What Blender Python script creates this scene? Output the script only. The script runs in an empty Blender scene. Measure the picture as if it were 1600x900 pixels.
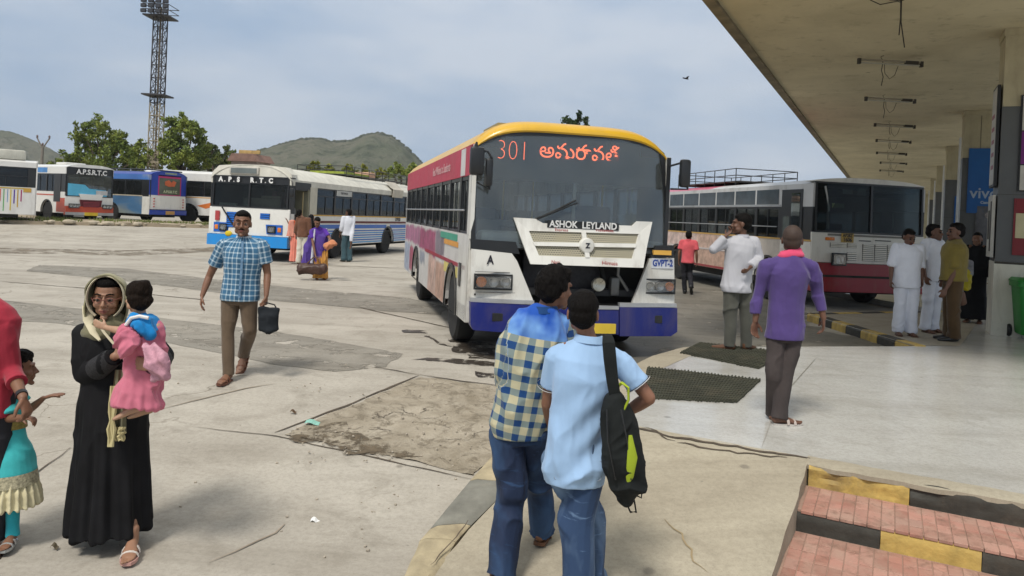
import bpy, bmesh, math, random
import numpy as np
from mathutils import Vector, Matrix, noise as mnoise
R = math.radians
rng = random.Random(7)
nrng = np.random.default_rng(7)
SC = bpy.context.scene
COL = SC.collection

# ------------------------------------------------------------------ camera
F_PX, HOR_Y, CAM_H, ROLL = 1156.0, 338.0, 1.75, 0.047
cd = bpy.data.cameras.new('camera'); cam = bpy.data.objects.new('camera', cd); COL.objects.link(cam)
cd.sensor_width = 36.0; cd.lens = 36.0 * F_PX / 1600.0
cd.shift_y = -(450.0 - HOR_Y) / 1600.0
cd.clip_start = 0.05; cd.clip_end = 6000
cr, sr = math.cos(ROLL), math.sin(ROLL)
# right axis tilts up a little, so the picture content turns clockwise as in the photograph
cam.matrix_world = Matrix(((cr, -sr, 0, 0), (0, 0, -1, 0), (sr, cr, 0, CAM_H), (0, 0, 0, 1)))
SC.camera = cam

def ray(px, py):
    """direction (per metre of depth) seen at a photograph pixel"""
    u = (px - 800.0) / F_PX; v = (HOR_Y - py) / F_PX
    return Vector((u * cr - v * sr, 1.0, u * sr + v * cr))
def G(px, py, z=0.0):
    d = ray(px, py); t = (z - CAM_H) / d.z
    return Vector((d.x * t, t, z))
def P(px, py, Y):
    d = ray(px, py) * Y
    return Vector((d.x, d.y, d.z + CAM_H))

# ------------------------------------------------------------------ world, sun, exposure
W = bpy.data.worlds.new('World'); SC.world = W; W.use_nodes = True
nt = W.node_tree; nt.nodes.clear()
def wn(t, **k):
    n = nt.nodes.new(t)
    for a, b in k.items(): setattr(n, a, b)
    return n
SUN_EL, SUN_AZ = R(56), R(205)
sky = wn('ShaderNodeTexSky', sky_type='NISHITA'); sky.sun_disc = False
sky.sun_elevation = SUN_EL; sky.sun_rotation = SUN_AZ; sky.air_density = 1.3; sky.dust_density = 3.5
tc = wn('ShaderNodeTexCoord'); mp = wn('ShaderNodeMapping'); mp.inputs['Scale'].default_value = (1.0, 1.0, 3.2)
nz = wn('ShaderNodeTexNoise'); nz.inputs['Scale'].default_value = 2.3; nz.inputs['Detail'].default_value = 7; nz.inputs['Roughness'].default_value = .52
nt.links.new(tc.outputs['Generated'], mp.inputs['Vector']); nt.links.new(mp.outputs[0], nz.inputs['Vector'])
rp = wn('ShaderNodeValToRGB'); rp.color_ramp.elements[0].position = .40; rp.color_ramp.elements[0].color = (.31, .42, .58, 1)
rp.color_ramp.elements[1].position = .62; rp.color_ramp.elements[1].color = (.53, .59, .68, 1)
nt.links.new(nz.outputs['Fac'], rp.inputs['Fac'])
sx = wn('ShaderNodeSeparateXYZ'); nt.links.new(tc.outputs['Generated'], sx.inputs[0])
mr = wn('ShaderNodeMapRange'); mr.inputs[1].default_value = 0.12; mr.inputs[2].default_value = 1.0; mr.inputs[3].default_value = 1.0; mr.inputs[4].default_value = 1.4
nt.links.new(sx.outputs[2], mr.inputs[0])
ml = wn('ShaderNodeVectorMath', operation='SCALE'); mr2 = wn('ShaderNodeMapRange'); mr2.inputs[1].default_value = 0.3; mr2.inputs[2].default_value = .9; nt.links.new(sx.outputs[2], mr2.inputs[0])
mcz = wn('ShaderNodeMix', data_type='RGBA'); nt.links.new(mr2.outputs[0], mcz.inputs[0]); nt.links.new(rp.outputs[0], mcz.inputs[6]); mcz.inputs[7].default_value = (.62, .6, .55, 1)
nt.links.new(mcz.outputs[2], ml.inputs[0]); nt.links.new(mr.outputs[0], ml.inputs['Scale'])
bg1 = wn('ShaderNodeBackground'); bg1.inputs[1].default_value = .05; nt.links.new(sky.outputs[0], bg1.inputs[0])
bg2 = wn('ShaderNodeBackground'); bg2.inputs[1].default_value = 1.04; nt.links.new(ml.outputs[0], bg2.inputs[0])
mx = wn('ShaderNodeMixShader'); mx.inputs[0].default_value = .86
nt.links.new(bg1.outputs[0], mx.inputs[1]); nt.links.new(bg2.outputs[0], mx.inputs[2])
wo = wn('ShaderNodeOutputWorld'); nt.links.new(mx.outputs[0], wo.inputs[0])

sl = bpy.data.lights.new('sun', 'SUN'); sl.energy = 2.6; sl.angle = R(12); sl.color = (1, .955, .88)
so = bpy.data.objects.new('sun', sl); COL.objects.link(so)
sdir = Vector((math.sin(SUN_AZ) * math.cos(SUN_EL), math.cos(SUN_AZ) * math.cos(SUN_EL), math.sin(SUN_EL)))
so.rotation_euler = sdir.to_track_quat('Z', 'Y').to_euler(); so.location = (-10, -20, 40)
SC.view_settings.view_transform = 'Standard'; SC.view_settings.look = 'None'
SC.view_settings.exposure = 0.25; SC.view_settings.gamma = 1.0
SC.render.engine = 'CYCLES'
try:
    SC.cycles.max_bounces = 6; SC.cycles.transparent_max_bounces = 14; SC.cycles.use_denoising = True
except Exception: pass

# ------------------------------------------------------------------ tags
def tag(o, label=None, cat=None, group=None, kind=None):
    if label: o['label'] = label
    if cat: o['category'] = cat
    if group: o['group'] = group
    if kind: o['kind'] = kind
    return o
def empty(name, loc=(0, 0, 0), rz=0.0, label=None, cat=None, group=None, scale=1.0):
    o = bpy.data.objects.new(name, None); COL.objects.link(o); o.empty_display_size = .2
    o.location = loc; o.rotation_euler = (0, 0, rz); o.scale = (scale,) * 3
    return tag(o, label, cat, group)

# ------------------------------------------------------------------ materials
_mats = {}
def newmat(name):
    m = bpy.data.materials.new(name); m.use_nodes = True
    t = m.node_tree; b = t.nodes['Principled BSDF']
    return m, t, b
def link(t, a, b): t.links.new(a, b)
def node(t, ty, **k):
    n = t.nodes.new(ty)
    for a, b in k.items(): setattr(n, a, b)
    return n
def coords(t, kind='Object', scale=(1, 1, 1)):
    if kind == 'pat':
        c = node(t, 'ShaderNodeAttribute', attribute_name='pat'); out = c.outputs['Vector']
    elif kind == 'World':
        c = node(t, 'ShaderNodeNewGeometry'); out = c.outputs['Position']
    else:
        c = node(t, 'ShaderNodeTexCoord'); out = c.outputs[kind]
    m = node(t, 'ShaderNodeMapping'); m.inputs['Scale'].default_value = scale
    link(t, out, m.inputs['Vector']); return m.outputs[0]
def noise_n(t, vec, scale, detail=4, rough=.55, dist=0):
    n = node(t, 'ShaderNodeTexNoise'); n.inputs['Scale'].default_value = scale; n.inputs['Detail'].default_value = detail
    n.inputs['Roughness'].default_value = rough; n.inputs['Distortion'].default_value = dist
    link(t, vec, n.inputs['Vector']); return n.outputs['Fac']
def ramp(t, fac, stops):
    r = node(t, 'ShaderNodeValToRGB'); e = r.color_ramp.elements
    while len(e) < len(stops): e.new(.5)
    for i, (p, c) in enumerate(stops):
        e[i].position = p; e[i].color = (*c, 1) if len(c) == 3 else c
    link(t, fac, r.inputs['Fac']); return r.outputs[0]
def mixc(t, fac, a, b, blend='MIX'):
    m = node(t, 'ShaderNodeMix', data_type='RGBA', blend_type=blend)
    for s, v in ((m.inputs[0], fac), (m.inputs[6], a), (m.inputs[7], b)):
        if isinstance(v, (int, float)): s.default_value = v
        elif isinstance(v, tuple): s.default_value = (*v[:3], 1)
        else: link(t, v, s)
    return m.outputs[2]
def math_n(t, op, a, b=0.0, c=None):
    m = node(t, 'ShaderNodeMath', operation=op)
    for i, v in enumerate((a, b) if c is None else (a, b, c)):
        if isinstance(v, (int, float)): m.inputs[i].default_value = v
        else: link(t, v, m.inputs[i])
    return m.outputs[0]
def bump(t, b, h, strength=.3, dist=.01):
    n = node(t, 'ShaderNodeBump'); n.inputs['Strength'].default_value = strength; n.inputs['Distance'].default_value = dist
    link(t, h, n.inputs['Height']); link(t, n.outputs[0], b.inputs['Normal'])
def mul(c, f): return tuple(min(1, x * f) for x in c)

def M(col, rough=.6, metal=0.0, var=.18, scale=3.0, spec=.4, bmp=0.0, bscale=60, coat=0.0, dirt=0.0, name='paint'):
    """plain coloured surface with grain, wear and optional grime"""
    key = ('M', tuple(col), rough, metal, var, scale, spec, bmp, bscale, coat, dirt)
    if key in _mats: return _mats[key]
    m, t, b = newmat(name)
    v = coords(t)
    n1 = noise_n(t, v, scale, 6, .6)
    c = mixc(t, ramp(t, n1, [(.3, (0, 0, 0)), (.7, (1, 1, 1))]), mul(col, 1 - var), mul(col, 1 + var * .5))
    if dirt:
        n2 = noise_n(t, coords(t, 'Object', (1, 1, .35)), 2.1, 8, .7, .6)
        c = mixc(t, ramp(t, n2, [(.5, (0, 0, 0)), (.8, (dirt,) * 3)]), c, (.16, .12, .08))
    link(t, c, b.inputs['Base Color'])
    b.inputs['Metallic'].default_value = metal; b.inputs['Specular IOR Level'].default_value = spec
    rr = node(t, 'ShaderNodeMapRange'); link(t, noise_n(t, v, scale * 4, 4), rr.inputs[0])
    rr.inputs[3].default_value = max(0, rough - .12); rr.inputs[4].default_value = min(1, rough + .12)
    link(t, rr.outputs[0], b.inputs['Roughness'])
    b.inputs['Coat Weight'].default_value = coat; b.inputs['Coat Roughness'].default_value = .12
    if bmp: bump(t, b, noise_n(t, v, bscale, 4), bmp, .01)
    _mats[key] = m; return m

def alpha_noise(m, sc_, th, soft=.04):
    t = m.node_tree; b = t.nodes['Principled BSDF']; n = noise_n(t, coords(t, 'World'), sc_, 9, .72, .5)
    link(t, ramp(t, n, [(th, (0, 0, 0)), (th + soft, (1, 1, 1))]), b.inputs['Alpha']); return m

def glass(tint=(.5, .55, .55), refl=.12, name='window_glass', op=.25, fk=.8):
    key = ('glass', tint, refl, op, fk)
    if key in _mats: return _mats[key]
    m = bpy.data.materials.new(name); m.use_nodes = True; t = m.node_tree; t.nodes.clear()
    tr = node(t, 'ShaderNodeBsdfTransparent'); tr.inputs[0].default_value = (*tint, 1)
    gl = node(t, 'ShaderNodeBsdfGlossy'); gl.inputs['Roughness'].default_value = .03; gl.inputs[0].default_value = (.9, .95, 1, 1)
    df = node(t, 'ShaderNodeBsdfDiffuse'); df.inputs[0].default_value = (.32, .34, .33, 1)
    fr = node(t, 'ShaderNodeFresnel'); fr.inputs['IOR'].default_value = 1.5
    f2 = math_n(t, 'MULTIPLY_ADD', fr.outputs[0], fk, refl * .5)
    g = node(t, 'ShaderNodeNewGeometry')
    dust_glare = noise_n(t, g.outputs['Position'], 1.7, 6, .65)  # dust veil; on the windscreen it also stands in for pale reflections
    fd = math_n(t, 'MULTIPLY', dust_glare, op)
    m0 = node(t, 'ShaderNodeMixShader'); link(t, fd, m0.inputs[0]); link(t, tr.outputs[0], m0.inputs[1]); link(t, df.outputs[0], m0.inputs[2])
    m1 = node(t, 'ShaderNodeMixShader'); link(t, f2, m1.inputs[0]); link(t, m0.outputs[0], m1.inputs[1]); link(t, gl.outputs[0], m1.inputs[2])
    o = node(t, 'ShaderNodeOutputMaterial'); link(t, m1.outputs[0], o.inputs[0])
    _mats[key] = m; return m

def emit(col, s, name='lit_display'):
    m, t, b = newmat(name)
    b.inputs['Base Color'].default_value = (*mul(col, .6), 1)
    b.inputs['Emission Color'].default_value = (*col, 1); b.inputs['Emission Strength'].default_value = s
    return m

# ------------------------------------------------------------------ mesh builder
class MB:
    def __init__(s): s.v = []; s.f = []; s.m = []; s.cur = 0
    def add(s, vs, fs):
        o = len(s.v); s.v += [tuple(v) for v in vs]
        for f in fs: s.f.append(tuple(i + o for i in f)); s.m.append(s.cur)
        return s
    def box(s, x0, x1, y0, y1, z0, z1, bev=0.0):
        if bev <= 0:
            vs = [(x, y, z) for z in (z0, z1) for x, y in ((x0, y0), (x1, y0), (x1, y1), (x0, y1))]
            return s.add(vs, [(3, 2, 1, 0), (4, 5, 6, 7), (0, 1, 5, 4), (1, 2, 6, 5), (2, 3, 7, 6), (3, 0, 4, 7)])
        bm = bmesh.new(); bmesh.ops.create_cube(bm, size=1)
        bmesh.ops.scale(bm, vec=(x1 - x0, y1 - y0, z1 - z0), verts=bm.verts)
        bmesh.ops.translate(bm, vec=((x0 + x1) / 2, (y0 + y1) / 2, (z0 + z1) / 2), verts=bm.verts)
        bmesh.ops.bevel(bm, geom=bm.edges[:], offset=min(bev, .45 * min(abs(x1 - x0), abs(y1 - y0), abs(z1 - z0))), segments=2, profile=.5, affect='EDGES')
        bm.verts.index_update()
        r = s.add([v.co[:] for v in bm.verts], [[v.index for v in f.verts] for f in bm.faces]); bm.free(); return r
    def obox(s, c, ax, ay, az):
        """box about c with half axes ax, ay, az (vectors)"""
        c = Vector(c); ax = Vector(ax); ay = Vector(ay); az = Vector(az)
        vs = [c + i * ax + j * ay + k * az for k in (-1, 1) for i, j in ((-1, -1), (1, -1), (1, 1), (-1, 1))]
        return s.add(vs, [(3, 2, 1, 0), (4, 5, 6, 7), (0, 1, 5, 4), (1, 2, 6, 5), (2, 3, 7, 6), (3, 0, 4, 7)])
    def prism(s, pts, fn, d0, d1):
        """polygon pts (2-D) extruded between depths d0 and d1, placed by fn(a, b, d)"""
        n = len(pts)
        vs = [fn(a, b, d0) for a, b in pts] + [fn(a, b, d1) for a, b in pts]
        fs = [tuple(range(n - 1, -1, -1)), tuple(range(n, 2 * n))]
        fs += [(i, (i + 1) % n, (i + 1) % n + n, i + n) for i in range(n)]
        return s.add(vs, fs)
    def tube(s, pts, r, n=8, caps=True, ref=None):
        pts = [Vector(p) for p in pts]; k = len(pts)
        if not isinstance(r, (list, tuple)): r = [r] * k
        vs = []; prev = None
        for i, p in enumerate(pts):
            t = (pts[min(i + 1, k - 1)] - pts[max(i - 1, 0)])
            if t.length < 1e-9: t = Vector((0, 0, 1))
            t.normalize()
            if prev is None:
                a = Vector(ref) if ref is not None else (Vector((0, 0, 1)) if abs(t.z) < .9 else Vector((1, 0, 0)))
            else: a = prev
            a = (a - t * a.dot(t)).normalized(); prev = a; b = t.cross(a)
            ra, rb = r[i] if isinstance(r[i], tuple) else (r[i], r[i])
            vs += [p + a * (math.cos(2 * math.pi * j / n) * ra) + b * (math.sin(2 * math.pi * j / n) * rb) for j in range(n)]
        fs = [(i * n + j, i * n + (j + 1) % n, (i + 1) * n + (j + 1) % n, (i + 1) * n + j) for i in range(k - 1) for j in range(n)]
        if caps: fs += [tuple(range(n - 1, -1, -1)), tuple(range((k - 1) * n, k * n))]
        return s.add(vs, fs)
    def cap(s, pts, r, n=12, ref=None, roundness=.8):
        """tube with rounded ends (closed)"""
        pts = [Vector(p) for p in pts]; rr = list(r) if isinstance(r, (list, tuple)) and not isinstance(r, float) else [r] * len(pts)
        rr = [x if isinstance(x, tuple) else (x, x) for x in rr]
        d0 = (pts[0] - pts[1]).normalized(); d1 = (pts[-1] - pts[-2]).normalized()
        m0 = min(rr[0]) * roundness; m1 = min(rr[-1]) * roundness
        P0 = [pts[0] + d0 * m0, pts[0] + d0 * m0 * .8, pts[0] + d0 * m0 * .4]; r0 = [.12, .62, .92]
        P1 = [pts[-1] + d1 * m1 * .4, pts[-1] + d1 * m1 * .8, pts[-1] + d1 * m1]; r1 = [.92, .62, .12]
        R0 = [(rr[0][0] * q, rr[0][1] * q) for q in r0]; R1 = [(rr[-1][0] * q, rr[-1][1] * q) for q in r1]
        return s.tube(P0 + pts + P1, R0 + rr + R1, n, True, ref)
    def ball(s, c, r, nu=16, nv=10, rot=None):
        if not isinstance(r, (tuple, list)): r = (r, r, r)
        c = Vector(c); vs = [Vector((0, 0, -r[2]))]
        for i in range(1, nv):
            th = math.pi * i / nv
            for j in range(nu):
                ph = 2 * math.pi * j / nu
                vs.append(Vector((r[0] * math.sin(th) * math.cos(ph), r[1] * math.sin(th) * math.sin(ph), -r[2] * math.cos(th))))
        vs.append(Vector((0, 0, r[2])))
        if rot is not None: vs = [rot @ v for v in vs]
        fs = [(0, 1 + (j + 1) % nu, 1 + j) for j in range(nu)]
        for i in range(nv - 2):
            for j in range(nu):
                a = 1 + i * nu + j; b = 1 + i * nu + (j + 1) % nu
                fs.append((a, b, b + nu, a + nu))
        L = len(vs) - 1
        fs += [(L, 1 + (nv - 2) * nu + j, 1 + (nv - 2) * nu + (j + 1) % nu) for j in range(nu)]
        return s.add([c + v for v in vs], fs)
    def lathe(s, prof, n=24, fn=lambda r, h, a: (r * math.cos(a), r * math.sin(a), h), close=True):
        k = len(prof); vs = [fn(r, h, 2 * math.pi * j / n) for (r, h) in prof for j in range(n)]
        fs = [(i * n + j, i * n + (j + 1) % n, (i + 1) * n + (j + 1) % n, (i + 1) * n + j) for i in range(k - 1) for j in range(n)]
        if close: fs += [tuple(range(n - 1, -1, -1)), tuple(range((k - 1) * n, k * n))]
        return s.add(vs, fs)
    def sheet(s, nu, nv, fn, th=None):
        """grid surface fn(u, v, d) u,v in 0..1; with thickness th when given"""
        W_ = nu + 1
        vs = [fn(i / nu, j / nv, 0) for j in range(nv + 1) for i in range(W_)]
        fs = [(j * W_ + i, j * W_ + i + 1, (j + 1) * W_ + i + 1, (j + 1) * W_ + i) for j in range(nv) for i in range(nu)]
        if th is not None:
            o = len(vs); vs += [fn(i / nu, j / nv, th) for j in range(nv + 1) for i in range(W_)]
            fs += [tuple(x + o for x in reversed(f)) for f in fs[:]]
            rim = [i for i in range(W_)] + [j * W_ + nu for j in range(1, nv + 1)] + [nv * W_ + i for i in range(nu - 1, -1, -1)] + [j * W_ for j in range(nv - 1, 0, -1)]
            fs += [(rim[i], rim[i] + o, rim[(i + 1) % len(rim)] + o, rim[(i + 1) % len(rim)]) for i in range(len(rim))]
        return s.add(vs, fs)
    def mesh(s, name, mats, smooth=False, ang=None):
        me = bpy.data.meshes.new(name); me.from_pydata(s.v, [], s.f)
        for m in (mats if isinstance(mats, (list, tuple)) else [mats]): me.materials.append(m)
        if any(s.m): me.polygons.foreach_set('material_index', s.m)
        bm = bmesh.new(); bm.from_mesh(me); bmesh.ops.recalc_face_normals(bm, faces=bm.faces)
        if smooth:
            a = ang if ang is not None else R(38)
            for f in bm.faces: f.smooth = True
            for e in bm.edges:
                if len(e.link_faces) == 2 and e.calc_face_angle(0) > a: e.smooth = False
        bm.to_mesh(me); bm.free(); me.update()
        return me
    def build(s, name, mats, parent=None, smooth=False, ang=None):
        return obj(name, s.mesh(name, mats, smooth, ang), parent)
def obj(name, me, parent=None, loc=None, rot=None, scale=None):
    o = bpy.data.objects.new(name, me); COL.objects.link(o)
    if parent is not None: o.parent = parent
    if loc is not None: o.location = loc
    if rot is not None: o.rotation_euler = rot
    if scale is not None: o.scale = scale
    return o
_fonts = {}
def text(name, body, size, mat, parent, mat4, extrude=.002, bold=0.0, align='CENTER', squash=1.0):
    """flat lettering turned into a mesh, placed by a local matrix"""
    c = bpy.data.curves.new('lettering', 'FONT'); c.body = body; c.size = size; c.extrude = extrude; c.offset = bold
    c.align_x = align; c.align_y = 'CENTER'; c.resolution_u = 3
    o = bpy.data.objects.new('tmp', c); COL.objects.link(o)
    dg = bpy.context.evaluated_depsgraph_get()
    me = bpy.data.meshes.new_from_object(o.evaluated_get(dg)); bpy.data.objects.remove(o); bpy.data.curves.remove(c)
    me.materials.clear(); me.materials.append(mat)
    q = obj(name, me, parent); q.matrix_local = mat4 @ Matrix.Diagonal((squash, 1, 1, 1)); return q
def frame(origin, xdir, up=(0, 0, 1)):
    """matrix for text: x along xdir, y along up, facing x cross y"""
    x = Vector(xdir).normalized(); y = Vector(up).normalized(); z = x.cross(y).normalized(); y = z.cross(x)
    m = Matrix((x, y, z)).transposed().to_4x4(); m.translation = Vector(origin); return m
def copy_tree(o, parent=None, label=None):
    c = o.copy(); COL.objects.link(c); c.parent = parent
    for ch in list(o.children): copy_tree(ch, c)
    if label: c['label'] = label
    return c
def sstep(a, b, x):
    t = min(1, max(0, (x - a) / (b - a))); return t * t * (3 - 2 * t)
# ================================================================== ground
from mathutils.geometry import delaunay_2d_cdt
def vn(x, y, s=1.0, o=0.0): return mnoise.noise(Vector((x * s + o, y * s - o, o * .37)))
def gz(x, y):
    z = -.2 * sstep(8.5, 4.2, y)
    z += .42 * sstep(24, 37, y) * sstep(-6, -14, x)
    return z
E1 = Vector((.889, -.458, 0)); E2 = Vector((-.458, -.889, 0))      # along the platform edge, and from it towards the viewer
A0 = G(1000, 668, .14); B0 = G(1266, 717, .14)
def rampz(x, y):
    d = (Vector((x, y, 0)) - Vector((B0.x, B0.y, 0))).dot(E2)
    return .14 - .155 * max(0, d) if d < 2.1 else .14 - .155 * 2.1
def Gr(px, py):
    z = 0
    for _ in range(12):
        g = G(px, py, z); z = .5 * z + .5 * rampz(g.x, g.y)
    return G(px, py, z)
def Gl(px, py):
    z = 0
    for _ in range(12):
        g = G(px, py, z); z = .5 * z + .5 * gz(g.x, g.y)
    return G(px, py, z)

def concrete(name, ca, cb, cc, rough=.8, spec=.3, streak=.5, gloss=None, worn=0.0, joints=False):
    m, t, b = newmat(name)
    v = coords(t, 'World')
    big = noise_n(t, v, .35, 6, .62, .5)
    mid = noise_n(t, v, 1.9, 10, .7, .5)
    v2 = coords(t, 'World', (.25, 1.5, 1)); st = noise_n(t, v2, 1.1, 8, .66, .5)
    fine = noise_n(t, v, 30, 6, .75); grit = noise_n(t, v, 110, 2, .6)
    c = mixc(t, ramp(t, big, [(.36, (0, 0, 0)), (.66, (1, 1, 1))]), ca, cb)
    c = mixc(t, math_n(t, 'MULTIPLY', ramp(t, st, [(.46, (0, 0, 0)), (.7, (1, 1, 1))]), streak), c, cc)
    c = mixc(t, math_n(t, 'MULTIPLY', ramp(t, mid, [(.5, (0, 0, 0)), (.68, (1, 1, 1))]), .55), c, cc)
    c = mixc(t, math_n(t, 'MULTIPLY', ramp(t, fine, [(.42, (0, 0, 0)), (.7, (1, 1, 1))]), .3), c, mul(cc, .55))
    c = mixc(t, math_n(t, 'MULTIPLY', ramp(t, grit, [(.55, (0, 0, 0)), (.75, (1, 1, 1))]), .25), c, (.09, .08, .06))
    for (sc_, th, k) in ((1.6, .07, .5), (4.3, .055, .4)):
        vo = node(t, 'ShaderNodeTexVoronoi'); vo.inputs['Scale'].default_value = sc_; link(t, v, vo.inputs['Vector'])
        sp = ramp(t, math_n(t, 'ADD', vo.outputs['Distance'], math_n(t, 'MULTIPLY', mid, .14)), [(th + .03, (1, 1, 1)), (th + .06, (0, 0, 0))])
        c = mixc(t, math_n(t, 'MULTIPLY', sp, k), c, (.1, .085, .07))
    jt = None
    if joints:      # saw-cut and crazed joints, wandering a little
        vo = node(t, 'ShaderNodeTexVoronoi', feature='DISTANCE_TO_EDGE'); vo.inputs['Scale'].default_value = .55
        ad = node(t, 'ShaderNodeVectorMath', operation='MULTIPLY_ADD'); nn = node(t, 'ShaderNodeTexNoise'); nn.inputs['Scale'].default_value = 1.3; nn.inputs['Detail'].default_value = 6; link(t, v, nn.inputs['Vector']); link(t, nn.outputs['Color'], ad.inputs[0]); ad.inputs[1].default_value = (.9, .9, .9); link(t, v, ad.inputs[2]); link(t, ad.outputs[0], vo.inputs['Vector'])
        jt = math_n(t, 'MULTIPLY', ramp(t, vo.outputs['Distance'], [(0, (1, 1, 1)), (.007, (0, 0, 0))]), ramp(t, noise_n(t, v, .5, 3), [(.5, (0, 0, 0)), (.6, (.8,) * 3)]))
        c = mixc(t, jt, c, (.13, .11, .08))
    link(t, c, b.inputs['Base Color'])
    b.inputs['Specular IOR Level'].default_value = spec
    rr = node(t, 'ShaderNodeMapRange'); link(t, mid, rr.inputs[0]); rr.inputs[3].default_value = rough - .12; rr.inputs[4].default_value = min(1, rough + .1)
    link(t, rr.outputs[0], b.inputs['Roughness'])
    h_ = math_n(t, 'ADD', math_n(t, 'MULTIPLY', mid, .5), math_n(t, 'MULTIPLY', fine, .35))
    bump(t, b, h_, .3 if rough > .5 else .06, .012)
    if worn:
        wn_ = noise_n(t, v, 2.6, 9, .72, .4); link(t, ramp(t, wn_, [(worn, (0, 0, 0)), (worn + .05, (1, 1, 1))]), b.inputs['Alpha'])
    return m
m_lot = concrete('lot_concrete', (.365, .334, .283), (.475, .44, .378), (.215, .19, .152), joints=True)
m_ramp = concrete('ramp_concrete', (.37, .33, .25), (.46, .41, .315), (.24, .205, .15), streak=.6)
m_asph = concrete('asphalt_band', (.22, .205, .175), (.31, .285, .24), (.13, .115, .09), streak=.6, worn=.40)
m_rough = concrete('broken_concrete', (.33, .285, .21), (.46, .40, .30), (.16, .13, .09), streak=.5)
m_shiny = concrete('polished_floor', (.47, .46, .425), (.6, .595, .56), (.34, .325, .285), rough=.22, spec=.75, streak=.6)
m_island = concrete('island_concrete', (.3, .27, .21), (.38, .34, .27), (.2, .17, .12), rough=.55, streak=.5)
m_crack = M((.09, .07, .05), .95, var=.4, name='crack')

xs = sorted(set(list(np.arange(-14, 14.01, .28)) + [s * a for a in (18, 24, 32, 45, 70, 110, 200, 400, 900, 2500) for s in (-1, 1)] + [-16, -20, -28]))
ys = sorted(set([-30, -10, -3] + list(np.arange(0, 12.01, .28)) + list(range(13, 44)) + [50, 60, 80, 120, 200, 400, 800, 1600, 3000]))
mb = MB(); W_ = len(xs)
mb.v = [(x, y, gz(x, y)) for y in ys for x in xs]
mb.f = [(j * W_ + i, j * W_ + i + 1, (j + 1) * W_ + i + 1, (j + 1) * W_ + i) for j in range(len(ys) - 1) for i in range(W_ - 1)]; mb.m = [0] * len(mb.f)
tag(mb.build('ground', m_lot, smooth=True), 'worn pale concrete lot of the bus station', kind='structure')

def resample(pts, step, jit=0.0, closed=True):
    out = []; n = len(pts)
    for i in range(n if closed else n - 1):
        a = Vector(pts[i][:2]); b = Vector(pts[(i + 1) % n][:2]); k = max(1, int((b - a).length / step))
        nn = (b - a).normalized(); nn = Vector((-nn.y, nn.x))
        for q in range(k):
            p = a.lerp(b, q / k)
            if jit: p = p + nn * jit * (vn(p.x, p.y, 3.1, 5) + .6 * vn(p.x, p.y, 9, 2))
            out.append(p)
    if not closed: out.append(Vector(pts[-1][:2]))
    return out
def patch(name, pts, zfn, mat, jit=0.0, step=.25, th=.0, inner=None, label=None, kind='structure', parent=None):
    bd = resample(pts, step, jit); n = len(bd); V = [Vector((p.x, p.y)) for p in bd]
    x0, x1 = min(p.x for p in bd), max(p.x for p in bd); y0, y1 = min(p.y for p in bd), max(p.y for p in bd)
    s = inner or step
    if (x1 - x0) * (y1 - y0) / s / s < 60000:
        for gx in np.arange(x0 + s / 2, x1, s):
            for gy in np.arange(y0 + s / 2, y1, s): V.append(Vector((float(gx) + rng.uniform(-.2, .2) * s, float(gy) + rng.uniform(-.2, .2) * s)))
    ov, _, of, *_r = delaunay_2d_cdt(V, [(i, (i + 1) % n) for i in range(n)], [], 1, 1e-5)
    mb = MB(); mb.v = [(p.x, p.y, zfn(p.x, p.y)) for p in ov]; mb.f = [tuple(f) for f in of]; mb.m = [0] * len(of)
    if th:
        o = len(mb.v); mb.v += [(p.x, p.y, zfn(p.x, p.y)) for p in bd] + [(p.x, p.y, zfn(p.x, p.y) - th) for p in bd]
        for i in range(n): mb.f.append((o + i, o + (i + 1) % n, o + n + (i + 1) % n, o + n + i)); mb.m.append(0)
    o = mb.build(name, mat, parent, smooth=True, ang=R(50))
    return tag(o, label, kind=kind) if kind else o
def ribbon(name, pts, w, zfn, mat, jit=.03, label=None, step=.12):
    c = resample(pts, step, jit, False); mb = MB(); vs = []
    for i, p in enumerate(c):
        t = (c[min(i + 1, len(c) - 1)] - c[max(i - 1, 0)]).normalized(); nn = Vector((-t.y, t.x))
        ww = w * (.55 + .9 * abs(vn(p.x, p.y, 2.7, 9))) * (min(1, .25 + i * .3, .25 + (len(c) - 1 - i) * .3))
        for s in (-1, 1):
            q = p + nn * ww * s * .5; vs.append((q.x, q.y, zfn(q.x, q.y)))
    mb.add(vs, [(2 * i, 2 * i + 1, 2 * i + 3, 2 * i + 2) for i in range(len(c) - 1)])
    return tag(mb.build(name, mat), label, kind='structure')
up4 = lambda x, y: gz(x, y) + .004
up6 = lambda x, y: gz(x, y) + .007
gl = lambda L: [Gl(*p) for p in L]
patch('asphalt_patch', gl([(-60, 462), (120, 482), (300, 503), (420, 517), (560, 540), (630, 553), (604, 574), (520, 581), (420, 569), (330, 549), (180, 520), (90, 505), (-60, 497)]), up4, m_asph, .05, .16, label='long grey asphalt repair strip across the lot')
patch('asphalt_patch', gl([(60, 414), (200, 420), (330, 436), (480, 452), (640, 466), (700, 480), (690, 492), (600, 486), (430, 470), (300, 452), (150, 434), (40, 424)]), up4, m_asph, .09, .35, label='farther grey asphalt repair strip behind the walking man')
patch('asphalt_patch', gl([(1062, 425), (1150, 436), (1250, 470), (1262, 508), (1340, 528), (1430, 546), (1300, 547), (1080, 547), (1010, 570), (960, 600), (900, 590), (860, 556), (950, 520), (1020, 470)]), up4, concrete('damp_asphalt', (.15, .14, .115), (.24, .22, .18), (.09, .08, .06), streak=.6, rough=.6, worn=.37), .3, .15, label='dark oily bay surface between the two big buses')
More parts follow.
